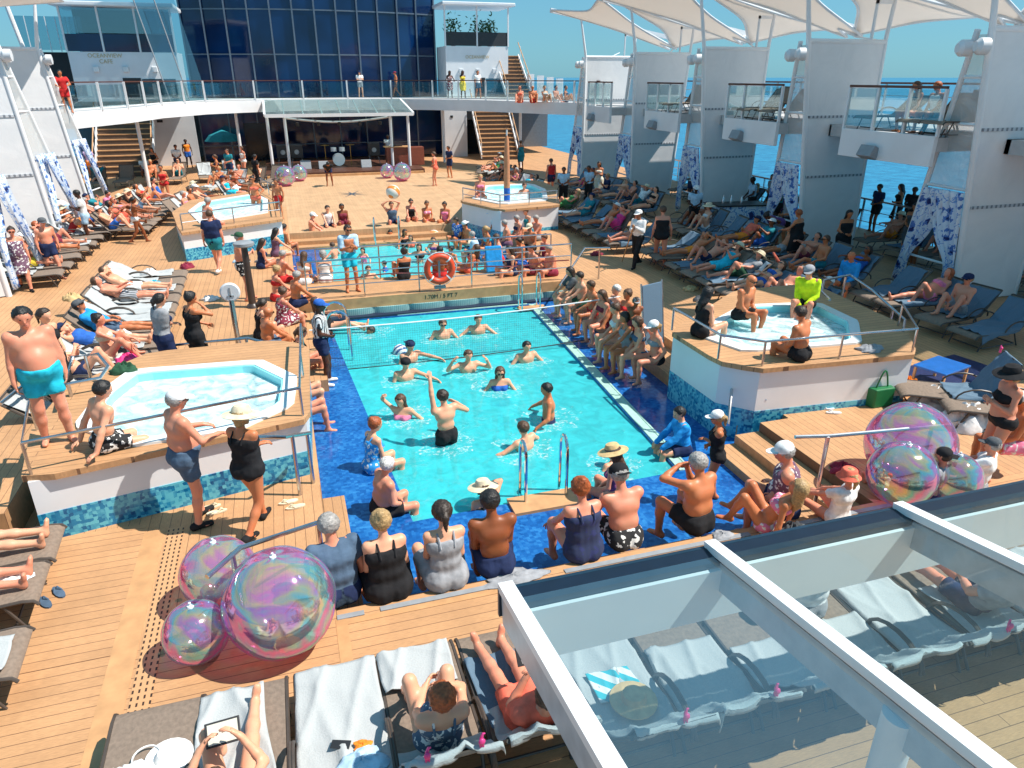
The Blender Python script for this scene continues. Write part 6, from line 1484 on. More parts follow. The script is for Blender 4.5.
# ------------------------------------------------------------------ near left
steps('left_tub_step', [(-4.5, -3.62, 8.6, 11.5, 0.003, .45), (-5.1, -4.5, 8.6, 11.5, .003, .22)], 'teak_y')
who('standing by the near left hot tub, looking down', 60, 442, .9, -160, 'stand', 'down', 'm', 'pink', 'black', 'short', (('shorts', 'turquoise'),), fat=1.0, glasses=False, seed=70, size=1.06)
who('standing behind the large man in turquoise shorts', 66, 408, .45, -120, 'stand', 'hips', 'f', 'fair', 'dark', 'pony', (('dress', 'black'),), seed=71, size=.95)
who('standing at the hot tub rail beside the woman in a sun hat', 197, 523, .0, -62, 'stand', 'rail', 'm', 'pink', 'grey', 'short', (('shorts', 'slate blue'),), hat=('cap', 'white'), glasses=True, fat=.45, shoes='black', seed=72, size=1.06)
who('walking past the near left hot tub steps', 258, 530, .0, -35, 'walk', 'fold', 'f', 'tan', 'blond', 'bob', (('swimsuit', 'black'),), hat=('sunhat', 'cream'), fat=.4, shoes='black', seed=73)
edge('sitting on the rim of the near left hot tub', 106, 447, .93, -55, 'behind', 'm', skin='fair', hair='black', wear=(('shorts', 'black', 'print'),), seed=74, drop=.5, noun='youth')
inp = who('soaking in the near left hot tub with pale legs out', 134, 436, .1, -20, 'sit', 'behind', 'f', 'fair', 'brown', 'pony', BK('navy'), seed=75, drop=.3) if False else None
who('standing with a grey towel round the shoulders behind the left hot tub', 173, 384, .0, -55, 'stand', 'fold', 'f', 'fair', 'black', 'pony', (('towel', 'grey'), ('dress', 'navy')), seed=76)
who('eating while standing behind the left hot tub', 203, 381, .0, -55, 'stand', 'face', 'f', 'tan', 'black', 'bun', (('dress', 'black'),), seed=77)
who('looking at a phone beside the dark deck post', 247, 300, 0, -95, 'stand', 'phone', 'm', 'pink', 'grey', 'short', (('shorts', 'black', 'print'),), hat=('backcap', 'dark green'), fat=.6, seed=78)
who('walking toward the far left hot tub', 219, 272, 0, -15, 'walk', 'down', 'm', 'pink', 'brown', 'short', (('shirt', 'navy'), ('shorts', 'teal')), fat=.8, seed=79, size=1.05, shoes='white')
who('walking at the left frame edge', 27, 290, 0, 200, 'walk', 'down', 'f', 'pink', 'dark', 'bun', (('dress', 'plum', 'print'),), fat=.5, glasses=True, shoes='black', seed=80)
who('strolling beside the plum-dressed woman', 56, 278, 0, 215, 'walk', 'down', 'm', 'pink', 'dark', 'short', (('shorts', 'navy'),), hat=('cap', 'dark grey'), seed=81, fat=.2)
who('leaning down over a left lounger by the pylon', 72, 232, 0, 60, 'bend', 'down', 'f', 'fair', 'black', 'long', (('shirt', 'white'), ('shorts', 'pale blue')), seed=82)
who('standing with a drink among the left pylon loungers', 91, 244, 0, 100, 'stand', 'phone', 'm', 'dark', 'black', 'short', (('shirt', 'white'), ('shorts', 'pale blue')), shoes='white', seed=83, size=1.05)
who('with one arm stretched out, standing between the left rows', 140, 243, 0, -80, 'walk', 'rreach', 'f', 'brown', 'black', 'pony', (('brief', 'white'),), seed=84, noun='girl', size=.92)
# referee and the left pool bench
who('standing as referee on the left pool edge', 326, 384, WET, -95, 'stand', 'belly', 'm', 'dark', 'black', 'short', (('shirt', 'white', 'stripe'), ('shorts', 'navy')), hat=('cap', 'blue'), shoes='white', seed=90, fat=.3, size=1.02)
edge('sitting by the hoop behind the referee', 268, 348, 0, -70, 'knees', 'm', skin='tan', hair='grey', cut='bald', wear=(SH('slate blue'),), seed=91, drop=.3, fat=.2, glasses=True)
edge('sitting above the bald man on the left bench', 283, 325, .0, -60, 'knees', 'f', skin='pink', hair='brown', cut='bun', wear=(('dress', 'burgundy', 'print'),), seed=92, drop=.3)
edge('crouching between the referee and the bald man', 300, 368, -.2, -80, 'lap', 'f', skin='pink', hair='brown', cut='pony', wear=SW('black'), seed=93, drop=.3)
edge('perched on the left pool bench, feet on blue tile', 298, 400, -.2, -85, 'behind', 'f', skin='fair', hair='brown', wear=BK('red'), seed=94, drop=.3)
edge('with legs stretched over the blue tile behind the left tub rail', 300, 418, -.2, -88, 'behind', 'm', skin='pink', hair='brown', wear=(T('grey'),), seed=95, drop=.28)
who('lying along the far left corner of the pool', 330, 330, WET+.02, -100, 'longsit', 'rreach', 'f', 'fair', 'brown', 'long', SW('black'), seed=96, lean=-.5)
# on and behind the bridge
who('standing on the bridge with a towel, looking at his hands', 352, 291, 0, 195, 'stand', 'phone', 'm', 'tan', 'dark', 'short', (('towel', 'pale blue'), ('shorts', 'turquoise')), seed=100, size=1.02, glasses=True)
BR = [('sitting at the left end of the bridge', 282, 282, -60, 'knees', 'm', dict(skin='pink', hair='grey', wear=(SH('red'),))),
      ('sitting on a blue towel at the left end of the bridge', 305, 284, -20, 'lap', 'f', dict(skin='fair', hair='brown', wear=BK('white'))),
      ('sitting left of the man on the bridge, facing the small pool', 326, 282, 0, 'lap', 'f', dict(skin='fair', hair='grey', wear=SW('white', 'print'))),
      ('sitting on the pool corner in a dark cap', 276, 256, -70, 'knees', 'f', dict(skin='fair', hair='black', cut='long', wear=SW('plum'))),
      ('lying on the right side of the small pool', 468, 272, 60, 'behind', 'f', dict(skin='tan', hair='brown', wear=BK('coral'), kind='longsit', knees=0, lean=-.5)),
      ('sitting behind the lifebuoy', 404, 279, 10, 'lap', 'f', dict(skin='tan', hair='dark', wear=SW('black'), kind='longsit', knees=1)),
      ('sitting right of the lifebuoy', 440, 277, -10, 'lap', 'm', dict(skin='brown', hair='black', wear=(T('red'),), kind='longsit', knees=1))]
for i, (w, u, v, f, ar, sx, kw) in enumerate(BR): who(w, u, v, 0, f, kw.pop('kind', 'sit'), ar, sx, seed=110+i, **kw)
o = MB().box((0, 0, .38), (.5, .07, .75), rx=R(-14)).build('kickboard', cloth_mat('bright blue'), loc=(*at(494, 272)[:2], 0), smooth=None, bevel=.05); tag(o, 'bright blue board leaning by the far right bridge railing', 'board')
# small pool: bathers
def inp2(where, u, v, face, arms, sex='m', sz=1.0, up=0, **kw):
    x, y, _ = at(u, v, WL+.02); return who(where, u, v, -1.5+up, face, 'swim', arms, sex, xy=(x, y), size=sz, **kw)
inp2('in the middle of the small pool', 364, 262, 150, 'low', 'f', .72, up=.25, hair='black', wear=SW('pink'), noun='girl', seed=130)
inp2('splashing in the small pool below the girl in pink', 386, 270, 90, 'spread', 'm', .7, up=.1, hair='black', skin='fair', wear=(('shirt', 'blue'),), noun='boy', seed=131)
inp2('leaning on the near side of the small pool', 369, 283, 180, 'low', 'm', .9, hair='brown', wear=(T('grey'),), seed=132)
inp2('in the small pool just left of the lifebuoy top', 405, 246, 200, 'low', 'f', .95, hair='dark', cut='long', wear=SW('black'), seed=133, skin='tan')
inp2('in the small pool behind the lifebuoy', 420, 262, 160, 'block', 'f', .95, hair='dark', cut='long', wear=BK('black'), seed=134)
inp2('sinking to the shoulders near the hoops of the small pool', 391, 241, 170, 'low', 'f', .95, up=-.2, hair='black', wear=SW('black'), seed=135, skin='tan')
inp2('in the water right of the small pool hoops', 434, 252, 160, 'low', 'f', .9, hair='brown', wear=BK('purple'), seed=136)
# far and right sides of the small pool
FP = [('on the far left edge of the small pool', 312, 236, -.22, -110, 'knees', 'm', dict(skin='pink', hair='grey', wear=(T('black'),), hat=('cap', 'white'))),
      ('second from the left on the far pool steps', 329, 228, -.1, 190, 'knees', 'm', dict(skin='fair', hair='dark', wear=(('tank', 'white'), SH('navy')))),
      ('wrapped in a brown wrap on the far pool steps', 344, 226, -.1, 180, 'lap', 'f', dict(skin='brown', hair='black', wear=(('dress', 'maroon'),))),
      ('holding the beach ball on the far steps', 393, 224, -.05, 180, 'head', 'm', dict(skin='pink', hair='brown', wear=(('tank', 'slate blue'), SH('navy')))),
      ('sitting right of the beach ball holder', 411, 221, -.05, 178, 'knees', 'f', dict(skin='pink', hair='dark', cut='bun', wear=SW('black'), fat=.3, glasses=True)),
      ('sitting on the far steps left of the ponytailed woman', 427, 223, -.1, 185, 'lap', 'f', dict(skin='tan', hair='brown', cut='bun', wear=BK('pink', 'print'))),
      ('by the far right hot tub wall, sitting on the steps', 446, 224, -.1, 150, 'lap', 'f', dict(skin='tan', hair='dark', cut='bun', wear=SW('pink'))),
      ('seated at the far right corner of the small pool', 459, 241, -.3, 120, 'lap', 'm', dict(skin='tan', hair='dark', wear=(('shirt', 'blue', 'print'), SH('navy')))),
      ('with a backwards cap on the right edge of the small pool', 468, 245, -.4, 110, 'lap', 'm', dict(skin='tan', hair='black', wear=(T('cream'),), hat=('backcap', 'white'))),
      ('sitting by the far right hot tub base', 495, 234, -.1, 70, 'lap', 'm', dict(skin='tan', hair='black', wear=(('shirt', 'white'), SH('grey')), hat=('cap', 'pale blue'))),
      ('in a pale tee at the right edge of the small pool', 476, 258, -.2, 60, 'lap', 'm', dict(skin='pink', hair='grey', wear=(('shirt', 'pale blue'), SH('navy')))),
      ('with sun-reddened back on the right pool steps', 508, 246, .0, 75, 'lap', 'm', dict(skin='pink', hair='grey', wear=(SH('plum'),), fat=.4)),
      ('beside the sun-reddened man on the right pool steps', 519, 240, .0, 100, 'lap', 'f', dict(skin='pink', hair='grey', cut='short', wear=BK('navy'))),
      ('in sunglasses on the right pool steps', 531, 250, .0, 130, 'lap', 'm', dict(skin='tan', hair='grey', wear=(SH('black'),), hat=('cap', 'cream'), glasses=True)),
      ('at the right end of the small pool steps', 546, 262, .0, 110, 'lap', 'f', dict(skin='pink', hair='brown', wear=SW('burgundy'))),
      ('behind the bridge railing by the blue board', 512, 275, .0, 100, 'lap', 'f', dict(skin='fair', hair='dark', wear=SW('navy'))),
      ('leaning back by the bridge railing at the right', 534, 274, .0, 100, 'behind', 'm', dict(skin='pink', hair='brown', wear=(SH('maroon'),)))]
for i, (w, u, v, z, f, ar, sx, kw) in enumerate(FP): who(w, u, v, z, f, 'sit', ar, sx, seed=150+i, drop=.3, **kw)
EX = [('squeezed in behind the right pool steps', 500, 262, .0, 80, 'knees', 'm', dict(skin='pink', hair='brown', wear=(T('red'),))),
      ('kneeling behind the man in a pale tee', 489, 252, -.1, 90, 'lap', 'f', dict(skin='tan', hair='blond', wear=BK('turquoise'))),
      ('behind the crowd on the right pool steps', 538, 240, .0, 110, 'knees', 'm', dict(skin='pink', hair='grey', wear=(SH('grey'),))),
      ('rearmost on the right pool steps', 527, 232, .0, 120, 'lap', 'f', dict(skin='fair', hair='brown', wear=SW('teal'))),
      ('third from the right end by the far bridge railing', 522, 266, .0, 95, 'knees', 'm', dict(skin='tan', hair='dark', wear=(SH('blue'),))),
      ('last one by the right corner of the bridge', 552, 275, .0, 100, 'lap', 'm', dict(skin='pink', hair='grey', wear=(SH('burgundy'),), fat=.5)),
      ('on the left side bench above the blue tile', 262, 268, .0, -70, 'lap', 'f', dict(skin='pink', hair='dark', wear=SW('navy'))),
      ('near the hoops at the left of the bridge', 296, 306, .0, -70, 'knees', 'm', dict(skin='tan', hair='grey', wear=(SH('navy'),))),
      ('alone between the deck post and the bridge rail', 277, 300, .0, -70, 'knees', 'f', dict(skin='pink', hair='blond', wear=BK('red'))),
      ('left of the burgundy dress on the bench', 262, 338, .0, -60, 'lap', 'f', dict(skin='fair', hair='dark', wear=SW('black'))),
      ('low on the steps of the far left hot tub', 284, 250, -.2, -60, 'lap', 'm', dict(skin='tan', hair='black', wear=(T('teal'),)))]
for i, (w, u, v, z, f, ar, sx, kw) in enumerate(EX): who(w, u, v, z, f, 'sit', ar, sx, seed=450+i, drop=.3, **kw)
inp2('wading at the right side of the small pool', 452, 262, 120, 'low', 'm', .9, hair='black', skin='tan', wear=(T('navy'),), seed=470)
inp2('floating at the left of the small pool', 335, 258, 60, 'spread', 'm', .9, hair='brown', skin='pink', wear=(T('red'),), seed=471)
inp2('bobbing by the far steps of the small pool', 412, 247, 150, 'low', 'f', .85, hair='brown', wear=SW('coral'), seed=472)
# right pool bench, feet on the lower step, facing the water
RBN = [('farthest on the right pool bench under a grey towel', 573, 300, 85, 'knees', 'f', dict(skin='fair', hair='dark', wear=(('towel', 'dark grey'), ('brief', 'black')))),
       ('second from the far end of the right pool bench', 583, 306, 80, 'knees', 'm', dict(skin='fair', hair='dark', wear=(SH('dark green'),))),
       ('hugging the knees on the right pool bench', 594, 316, 85, 'knees', 'm', dict(skin='tan', hair='brown', wear=(T('red'),))),
       ('crossing legs on the right pool bench', 604, 326, 95, 'lap', 'f', dict(skin='pink', hair='brown', wear=BK('maroon'))),
       ('leaning forward on the right pool bench', 618, 342, 80, 'lap', 'f', dict(skin='fair', hair='brown', wear=BK('white', 'print'))),
       ('in the middle of the right pool bench', 628, 352, 90, 'knees', 'f', dict(skin='tan', hair='dark', wear=SW('grey'))),
       ('second from the near end of the right pool bench', 640, 357, 80, 'lap', 'f', dict(skin='fair', hair='brown', wear=BK('slate blue'))),
       ('nearest on the right pool bench, hand on chin', 656, 362, 85, 'brow', 'f', dict(skin='pink', hair='blond', wear=(('bikini_top', 'grey'), ('brief', 'black')), hat=('cap', 'white')))]
for i, (w, u, v, f, ar, sx, kw) in enumerate(RBN): who(w, u, v, -.02, f, 'sit', ar, sx, seed=180+i, drop=.4, fat=.15, **kw)
who('behind the bench row beside a boy in a cap', 612, 322, 0, 90, 'longsit', 'lap', 'f', 'fair', 'white', 'short', BK('slate blue', 'print'), seed=190, knees=1)
who('behind the bench row near the lattice stand', 624, 328, 0, 100, 'longsit', 'lap', 'f', 'tan', 'brown', 'bun', BK('red'), seed=191, knees=1)
who('standing behind the right pool bench', 632, 352, 0, 170, 'stand', 'fold', 'm', 'brown', 'dark', 'short', (('shorts', 'maroon'),), hat=('cap', 'grey'), noun='boy', seed=192, size=.68)
# upright folded lounger behind the bench
fl = empty('folded_lounger', (*at(652, 345)[:2], 0), R(20)); tag(fl, 'folded grey lounger standing upright behind the right pool bench', 'sun lounger')
MB().box((0, .06, .68), (.58, .04, 1.25), rx=R(-8)).build('sling', M['towelblue'], fl, smooth=None, bevel=.01)
for s in (-1, 1): MB().tube([(s*.3, -.05, 0), (s*.31, .15, 1.34)], .02, 6).build('side_rail', M['steel'], fl)
# ------------------------------------------------------------------ near right hot tub
edge('sitting on the near right hot tub rim beside the bearded man', 700, 335, .93, -80, 'lap', 'f', skin='fair', hair='black', cut='long', wear=SW('black'), seed=200, drop=.3)
edge('with a dark beard sitting on the near right hot tub rim', 740, 318, .93, 200, 'lap', 'm', skin='tan', hair='dark', cut='bald', wear=(SH('black'),), seed=201, drop=.3, glasses=True)
edge('sitting on the far rim of the near right hot tub', 805, 307, .93, 130, 'lap', 'm', skin='pink', hair='grey', wear=(('longshirt', 'lime'), SH('black')), hat=('cap', 'grey'), glasses=True, seed=202, drop=.3)
edge('sitting on the near rim of the right hot tub, back to the camera', 800, 358, .93, 25, 'lap', 'm', skin='tan', hair='dark', wear=(T('black'),), seed=203, drop=.3)
who('soaking at the near right hot tub corner with only an arm out', 772, 352, .25, 40, 'sit', 'spread', 'f', 'pink', 'brown', 'bun', SW('navy'), seed=204) if False else None
crumple('pale grey towel left on the teak rim of the right hot tub', (*at(870, 350, .9)[:2], .9), .24, .15, .08, 'grey', 21)
gb = empty('tote_bag', (*at(878, 405)[:2], 0)); tag(gb, 'green tote bag standing against the near right hot tub', 'bag')
MB().prism([(-.2, -.1), (.2, -.1), (.24, .1), (-.24, .1)], 0, .34).build('body', mat('bag_green', (.01, .16, .05), rough=.5), gb, smooth=None, bevel=.02)
MB().tube([(-.12, 0, .32)]+[(-.12+.24*k/8, 0, .34+.3*math.sin(math.pi*k/8)) for k in range(9)]+[(.12, 0, .32)], .014, 6).build('handle', MATS['bag_green'], gb)
# right: things on the deck between tub and glass roof
lounger('grey lounger with a blue towel seen from behind, right edge', *at(972, 412)[:2], 60, 60)
towel('slate blue towel clipped over the lounger back at the right edge', *at(972, 412)[:2], 60, 60, .5, .74, 'towelblue', seed=71, clip=True)
lounger('second grey lounger cut by the right frame edge', *at(1022, 428)[:2], 60, 60); towel('slate blue towel on the lounger cut by the right frame edge', *at(1022, 428)[:2], 60, 60, .5, .74, 'towelblue', seed=72, clip=True)
clip('pink clip on the blue towelled lounger at the right', (*at(1000, 352, .95)[:2], 1.0))
crumple('heap of white and grey clothes on the deck right of the green bag', (*at(935, 405)[:2], 0), .5, .3, .28, 'white', 31, 'clothes_heap', 'clothes'); crumple('white striped towel heaped by the woman in the black hat', (*at(965, 425)[:2], 0), .5, .3, .3, 'white', 32)
crumple('orange and brown bag beside the green tote', (*at(905, 393)[:2], 0), .22, .16, .25, 'orange', 33, 'bag', 'bag')
crumple('dark grey bag below the white striped towel', (*at(985, 415)[:2], 0), .35, .25, .3, 'dark grey', 34, 'bag', 'bag')
bt2 = empty('low_table', (*at(937, 385)[:2], 0), R(15)); tag(bt2, 'low table with a bright blue top behind the right hot tub', 'table')
MB().bb(-.42, .42, -.3, .3, .36, .4).build('top', mat('table_blue', (.01, .12, .42), rough=.35), bt2, smooth=None, bevel=.01)
for x in (-.38, .38):
    for y in (-.26, .26): MB().bb(x-.02, x+.02, y-.02, y+.02, 0, .36).build('leg', M['wood'], bt2, smooth=None)
struct(MB().box((*at(945, 375)[:2], .004), (2.4, 1.2, .006), rz=R(10)).build('navy_mat', mat('navy_floor', (.01, .02, .09), rough=.5), smooth=None))
who('looking at a camera by the right bubbles', 985, 478, 0, 70, 'stand', 'phone', 'f', 'pink', 'blond', 'bob', (('bikini_top', 'black'), ('brief', 'black')), hat=('sunhat', 'black'), seed=210, fat=.4, size=1.0)
who('sitting at the right frame edge behind the woman in the black hat', 1015, 450, .36, 60, 'sit', 'lap', 'm', 'tan', 'blond', 'short', (('shorts', 'pink', 'print'),), hat=('cap', 'white'), seed=211)
# ------------------------------------------------------------------ loungers: left middle row, feet toward the pool
LM = []
for i in range(12):
    y = 11.55+i*.82; LM.append((-2.55-1.25-.02*i, y+.0))
occ = {3: ('leaning over a bag on the left middle row', 'longsit', 'knees', 'f', dict(skin='pink', hair='black', cut='bun', wear=BK('cream'), knees=1), 45),
       2: ('with knees raised reading on the left middle row', 'recline', 'read', 'm', dict(skin='fair', hair='dark', wear=(T('navy'),), knees=2), 40),
       4: ('in plaid shorts lying on the left middle row', 'recline', 'under', 'm', dict(skin='fair', hair='brown', wear=(('shorts', 'slate blue', 'plaid'), ('tank', 'blue')), knees=0, hat=('cap', 'navy')), 20),
       5: ('reclining in the middle of the left row', 'recline', 'lap', 'm', dict(skin='tan', hair='dark', wear=(('shirt', 'bright blue'), SH('slate blue')), knees=0, hat=('cap', 'dark grey'), glasses=True, fat=.4), 45),
       8: ('sunbathing on the left middle row next to a folded towel', 'recline', 'lap', 'm', dict(skin='pink', hair='brown', wear=(SH('dark grey', 'plaid'),), knees=0), 30),
       9: ('asleep at the far part of the left middle row', 'recline', 'under', 'm', dict(skin='fair', hair='brown', wear=(SH('white'),), knees=0), 35)}
for i, (x, y) in enumerate(LM):
    bk = occ[i][5] if i in occ else [40, 45, 30][i % 3]
    if i in occ and bk not in (12, 20, 30, 35, 40, 45, 50): bk = 40
    lounger('brown lounger %s of twelve in the left middle row' % (['first', 'second', 'third', 'fourth', 'fifth', 'sixth', 'seventh', 'eighth', 'ninth', 'tenth', 'eleventh', 'twelfth'][i]+' from near'), x, y, -90, bk, 'left middle row of loungers')
    if i not in (5,): towel('pale grey towel on the %s lounger from near, left middle row' % ['first', 'second', 'third', 'fourth', 'fifth', 'sixth', 'seventh', 'eighth', 'ninth', 'tenth', 'eleventh', 'twelfth'][i], x, y, -90, bk, [1.15, .8, 1.1, .6, .9, 1, 1.1][i % 7], .72 if i % 3 else .6, seed=80+i)
    if i in occ:
        w, k, ar, sx, kw, _ = occ[i]; kw = dict(kw)
        if k == 'recline': kw['back'] = bk
        who(w, 0, 0, .37, -90, k, ar, sx, xy=(x+.05+(.35 if k == 'longsit' else 0), y), seed=220+i, **kw)
for i, (u, v, c, lab) in enumerate(((128, 362, 'hot pink', 'hot pink and green beach bag on the left middle row'), (120, 352, 'dark grey', 'dark grey bag at the foot of a left middle lounger'), (122, 338, 'white', 'white towel bundle on the left middle row'), (155, 287, 'turquoise', 'pale turquoise towel bundle on the left middle row'), (150, 275, 'white', 'white shirt heap on the left middle row'),
        (187, 268, 'burgundy', 'red bag on the deck by the left middle row'), (72, 300, 'straw', 'yellow straw bag behind the left middle row'), (85, 322, 'blue', 'blue patterned bag on the left middle row'), (125, 372, 'dark green', 'dark green towel on the back rim of the left hot tub'))):
    p = at(u, v, .38 if 'deck' not in lab and 'rim' not in lab else (.9 if 'rim' in lab else 0)); crumple(lab, p, .2, .15, .14, c, 50+i, 'bag' if 'bag' in lab else 'bundle', 'bag' if 'bag' in lab else 'clothes')
# ------------------------------------------------------------------ left pylon row
pal_m = ['navy', 'black', 'red', 'grey', 'teal', 'white', 'blue', 'dark green', 'maroon', 'pale blue', 'orange', 'slate blue']; pal_f = ['black', 'red', 'hot pink', 'navy', 'white', 'turquoise', 'coral', 'purple', 'yellow', 'green', 'pink', 'blue']
OR = ['first', 'second', 'third', 'fourth', 'fifth', 'sixth', 'seventh', 'eighth', 'ninth', 'tenth', 'eleventh', 'twelfth', 'thirteenth', 'fourteenth']
cr = random.Random(99)
def row(tag_, x0, y0, dx, dy, n, rz, occp, backs=(40, 50, 35), tw='towel', twp=.7, seed=0, order='from the near end', skip=()):
    for i in range(n):
        if i in skip: continue
        x, y = x0+dx*i, y0+dy*i; bk = backs[i % len(backs)]; r = cr.uniform(-9, 9)
        oc = i in occp
        lounger('%s lounger, %s from near in the %s' % ('occupied' if oc else 'empty', OR[i], tag_), x, y, rz+r, bk, 'loungers of the '+tag_)
        if cr.random() < twp: towel('%s towel on the %s lounger from near, %s' % ('blue' if tw == 'towelblue' else 'pale', OR[i], tag_), x, y, rz+r, bk, cr.choice([.6, .9, 1.1]), .68, tw, seed=seed+i)
        if oc:
            sx = cr.choice('mf'); k = cr.choice(['recline']*4+['longsit']); c = cr.choice(pal_m if sx == 'm' else pal_f)
            wr = cr.choice([(T(c),), (SH(c),), (('shirt', cr.choice(['white', 'navy', 'teal', 'grey', 'coral'])), SH(c))]) if sx == 'm' else cr.choice([SW(c), BK(c), (('dress', c),)])
            hat = cr.choice([None, None, None, ('cap', cr.choice(['white', 'navy', 'black'])), ('sunhat', 'cream')])
            kw = dict(back=bk) if k == 'recline' else dict(knees=cr.choice([0, 1])); 
            if k == 'recline': kw['knees'] = cr.choice([0, 0, 1, 2])
            d = Vector((-math.sin(R(rz+r)), math.cos(R(rz+r))))
            off = .05 if k == 'recline' else .3
            who('%s %s from near, %s' % ('reclining' if k == 'recline' else 'sitting up', OR[i], tag_), 0, 0, .37, rz+r, k, cr.choice(['lap', 'under', 'phone', 'read', 'belly', 'knees'] if k == 'recline' else ['knees', 'lap', 'phone']), sx, cr.choice(['fair', 'pink', 'tan', 'pink', 'brown']), cr.choice(['dark', 'brown', 'blond', 'grey', 'black', 'red']),
                None, wr, xy=(x+d.x*off, y+d.y*off), seed=seed*7+i, hat=hat, glasses=cr.random() < .4, fat=cr.choice([0, 0, .3, .6]), **kw)
row('left pylon row', -7.25, 21.6, .02, .95, 12, -90+8, (1, 3, 4, 6, 7, 8, 9, 11), seed=11)
row('cluster beyond far left hot tub', -5.9, 27.8, .05, .95, 8, -90-10, (0, 1, 2, 3, 4, 6, 7), seed=21, backs=(50, 60, 50))
row('inner cluster by far left hot tub', -3.9, 30.0, .12, .92, 6, -90-12, (0, 1, 2, 4), seed=27, backs=(50, 40))
row('row in front of the left stairs', -9.0, 42.2, 1.25, .25, 6, 180, (0, 2, 3, 5), seed=31, backs=(50, 60))
edge('sitting in a bright wrap on a left pylon lounger', 109, 214, .4, -110, 'lap', 'f', skin='pink', hair='black', cut='bun', wear=(('dress', 'hot pink'), ('towel', 'pink')), seed=260, drop=.4, fat=.2)
who('seated on the wicker daybed at the left', 30, 262, .42, -100, 'sit', 'lap', 'f', 'pink', 'brown', 'bob', (('bikini_top', 'navy'), ('brief', 'navy')), seed=261, hat=('sunhat', 'white'), fat=.3)
wd = empty('wicker_daybed', (*at(25, 275)[:2], 0), R(-85)); tag(wd, 'brown wicker daybed with a pale cushion at the left frame edge', 'daybed')
MB().bb(-.45, .45, -.7, .5, .05, .34).build('base', M['wicker'], wd, smooth=None, bevel=.03); MB().bb(-.42, .42, -.68, .48, .34, .42).build('cushion', M['towel'], wd, smooth=None, bevel=.03)
# ------------------------------------------------------------------ far left hot tub
who('standing waist deep in the far left hot tub', 259, 222, .1, 160, 'stand', 'hips', 'f', 'tan', 'dark', 'bun', BK('coral'), seed=270, fat=.2, glasses=True)
who('standing on the rim of the far left hot tub', 281, 219, .6, 150, 'stand', 'down', 'm', 'tan', 'brown', 'short', (T('red'),), noun='boy', seed=271, size=.8)
edge('sitting on the left rim of the far left hot tub', 208, 226, .9, -60, 'lap', 'm', skin='pink', hair='grey', wear=(SH('pale blue'),), fat=.6, seed=272)
# ------------------------------------------------------------------ right shade: rows with feet toward the pool
row('right shaded row beside the small pool', 10.9, 20.6, -.0, .92, 8, 90, (0, 2, 3, 5, 7), tw='towelblue', twp=.9, seed=41, backs=(45, 45, 60))
row('right shaded row behind the pool bench', 11.2, 12.9, .03, .9, 8, 90, (0, 1, 2, 3, 4, 5, 6), tw='towelblue', twp=.6, seed=51, backs=(35, 40, 30))
row('back row in the right shade', 14.2, 14.9, -.02, .95, 10, 90, (0, 1, 2, 3, 4, 5, 7, 8), tw='towelblue', twp=.9, seed=61, backs=(50, 60, 45))
row('row below the farthest pylons', 14.0, 26.0, .03, 1.0, 9, 90, (0, 1, 2, 3, 4, 6, 7), tw='towelblue', twp=.9, seed=71, backs=(60, 50))
row('row under the nearest right pylons', 14.3, 10.6, .0, .95, 4, 90, (1, 2), tw='towelblue', twp=1, seed=81, backs=(45,))
row('row beside the far right hot tub', 10.8, 31.5, .05, .98, 7, 90+15, (0, 1, 2, 3, 4, 5), seed=85, backs=(50, 40))
row('seats left of the stage', -3.0, 38.6, .9, .5, 4, 150, (0, 1, 2), seed=301, backs=(60,))
row('inner left seats near the stage', -2.4, 34.8, .15, .95, 3, -90-15, (0, 1, 2), seed=311, backs=(60, 50))
row('shaded row outside the right pylons', 18.9, 10.5, .0, 1.0, 9, 90, (0, 1, 3, 5, 6, 8), tw='towelblue', twp=.8, seed=321, backs=(60, 50))
row('outer shaded row beyond the third pylon', 18.6, 20.5, .0, 1.1, 10, 90, (0, 1, 2, 3, 5, 6, 8), tw='towelblue', twp=.8, seed=331, backs=(60, 50))
row('row right of the stage', 11.6, 39.8, .25, .95, 4, 90+20, (0, 1, 2), seed=91, backs=(50,))
o = MB().box((0, 0, .62), (.5, .06, .46), rx=R(-38)).build('cushion', cloth_mat('coral'), loc=(*at(775, 283)[:2], .0), smooth=None, bevel=.03); o.rotation_euler = (0, 0, R(60)); tag(o, 'coral red cushion propped on a lounger behind the right hot tub', 'cushion')
who('walking with a long pole behind the pool bench', 636, 267, 0, 120, 'walk', 'phone', 'm', 'brown', 'black', 'short', (('longshirt', 'white'), ('trousers', 'black')), hat=('cap', 'white'), shoes='black', seed=300)
o = MB().tube([(*at(634, 225, 1.35)[:2], 1.35), (*at(622, 262, 0)[:2], .02)], .018, 6).build('broom_pole', M['wood']); tag(o, 'long wooden pole held by the attendant in the white cap', 'pole')
who('walking away beside the attendant with the pole', 659, 266, 0, -20, 'walk', 'down', 'f', 'pink', 'brown', 'bun', (('swimsuit', 'black'),), seed=301, fat=.7, size=1.05)
who('standing by the second right pylon post in a white visor', 692, 234, 0, 160, 'stand', 'belly', 'm', 'dark', 'black', 'short', (('shirt', 'pale blue'), ('trousers', 'black')), hat=('cap', 'white'), shoes='white', seed=302)
who('tending the floral bar cart', 749, 222, 0, 80, 'stand', 'lap', 'm', 'dark', 'black', 'short', (('shirt', 'pale blue'), ('trousers', 'black')), shoes='black', seed=303)
who('seen from behind in the right shade before the fourth pylon', 792, 268, 0, 20, 'stand', 'rail', 'f', 'tan', 'red', 'short', (('dress', 'black'),), seed=304, fat=.5)
who('with long dark hair standing left of the nearest curtain', 838, 268, 0, 170, 'stand', 'belly', 'f', 'tan', 'black', 'long', (('dress', 'black'),), seed=305, fat=.4)
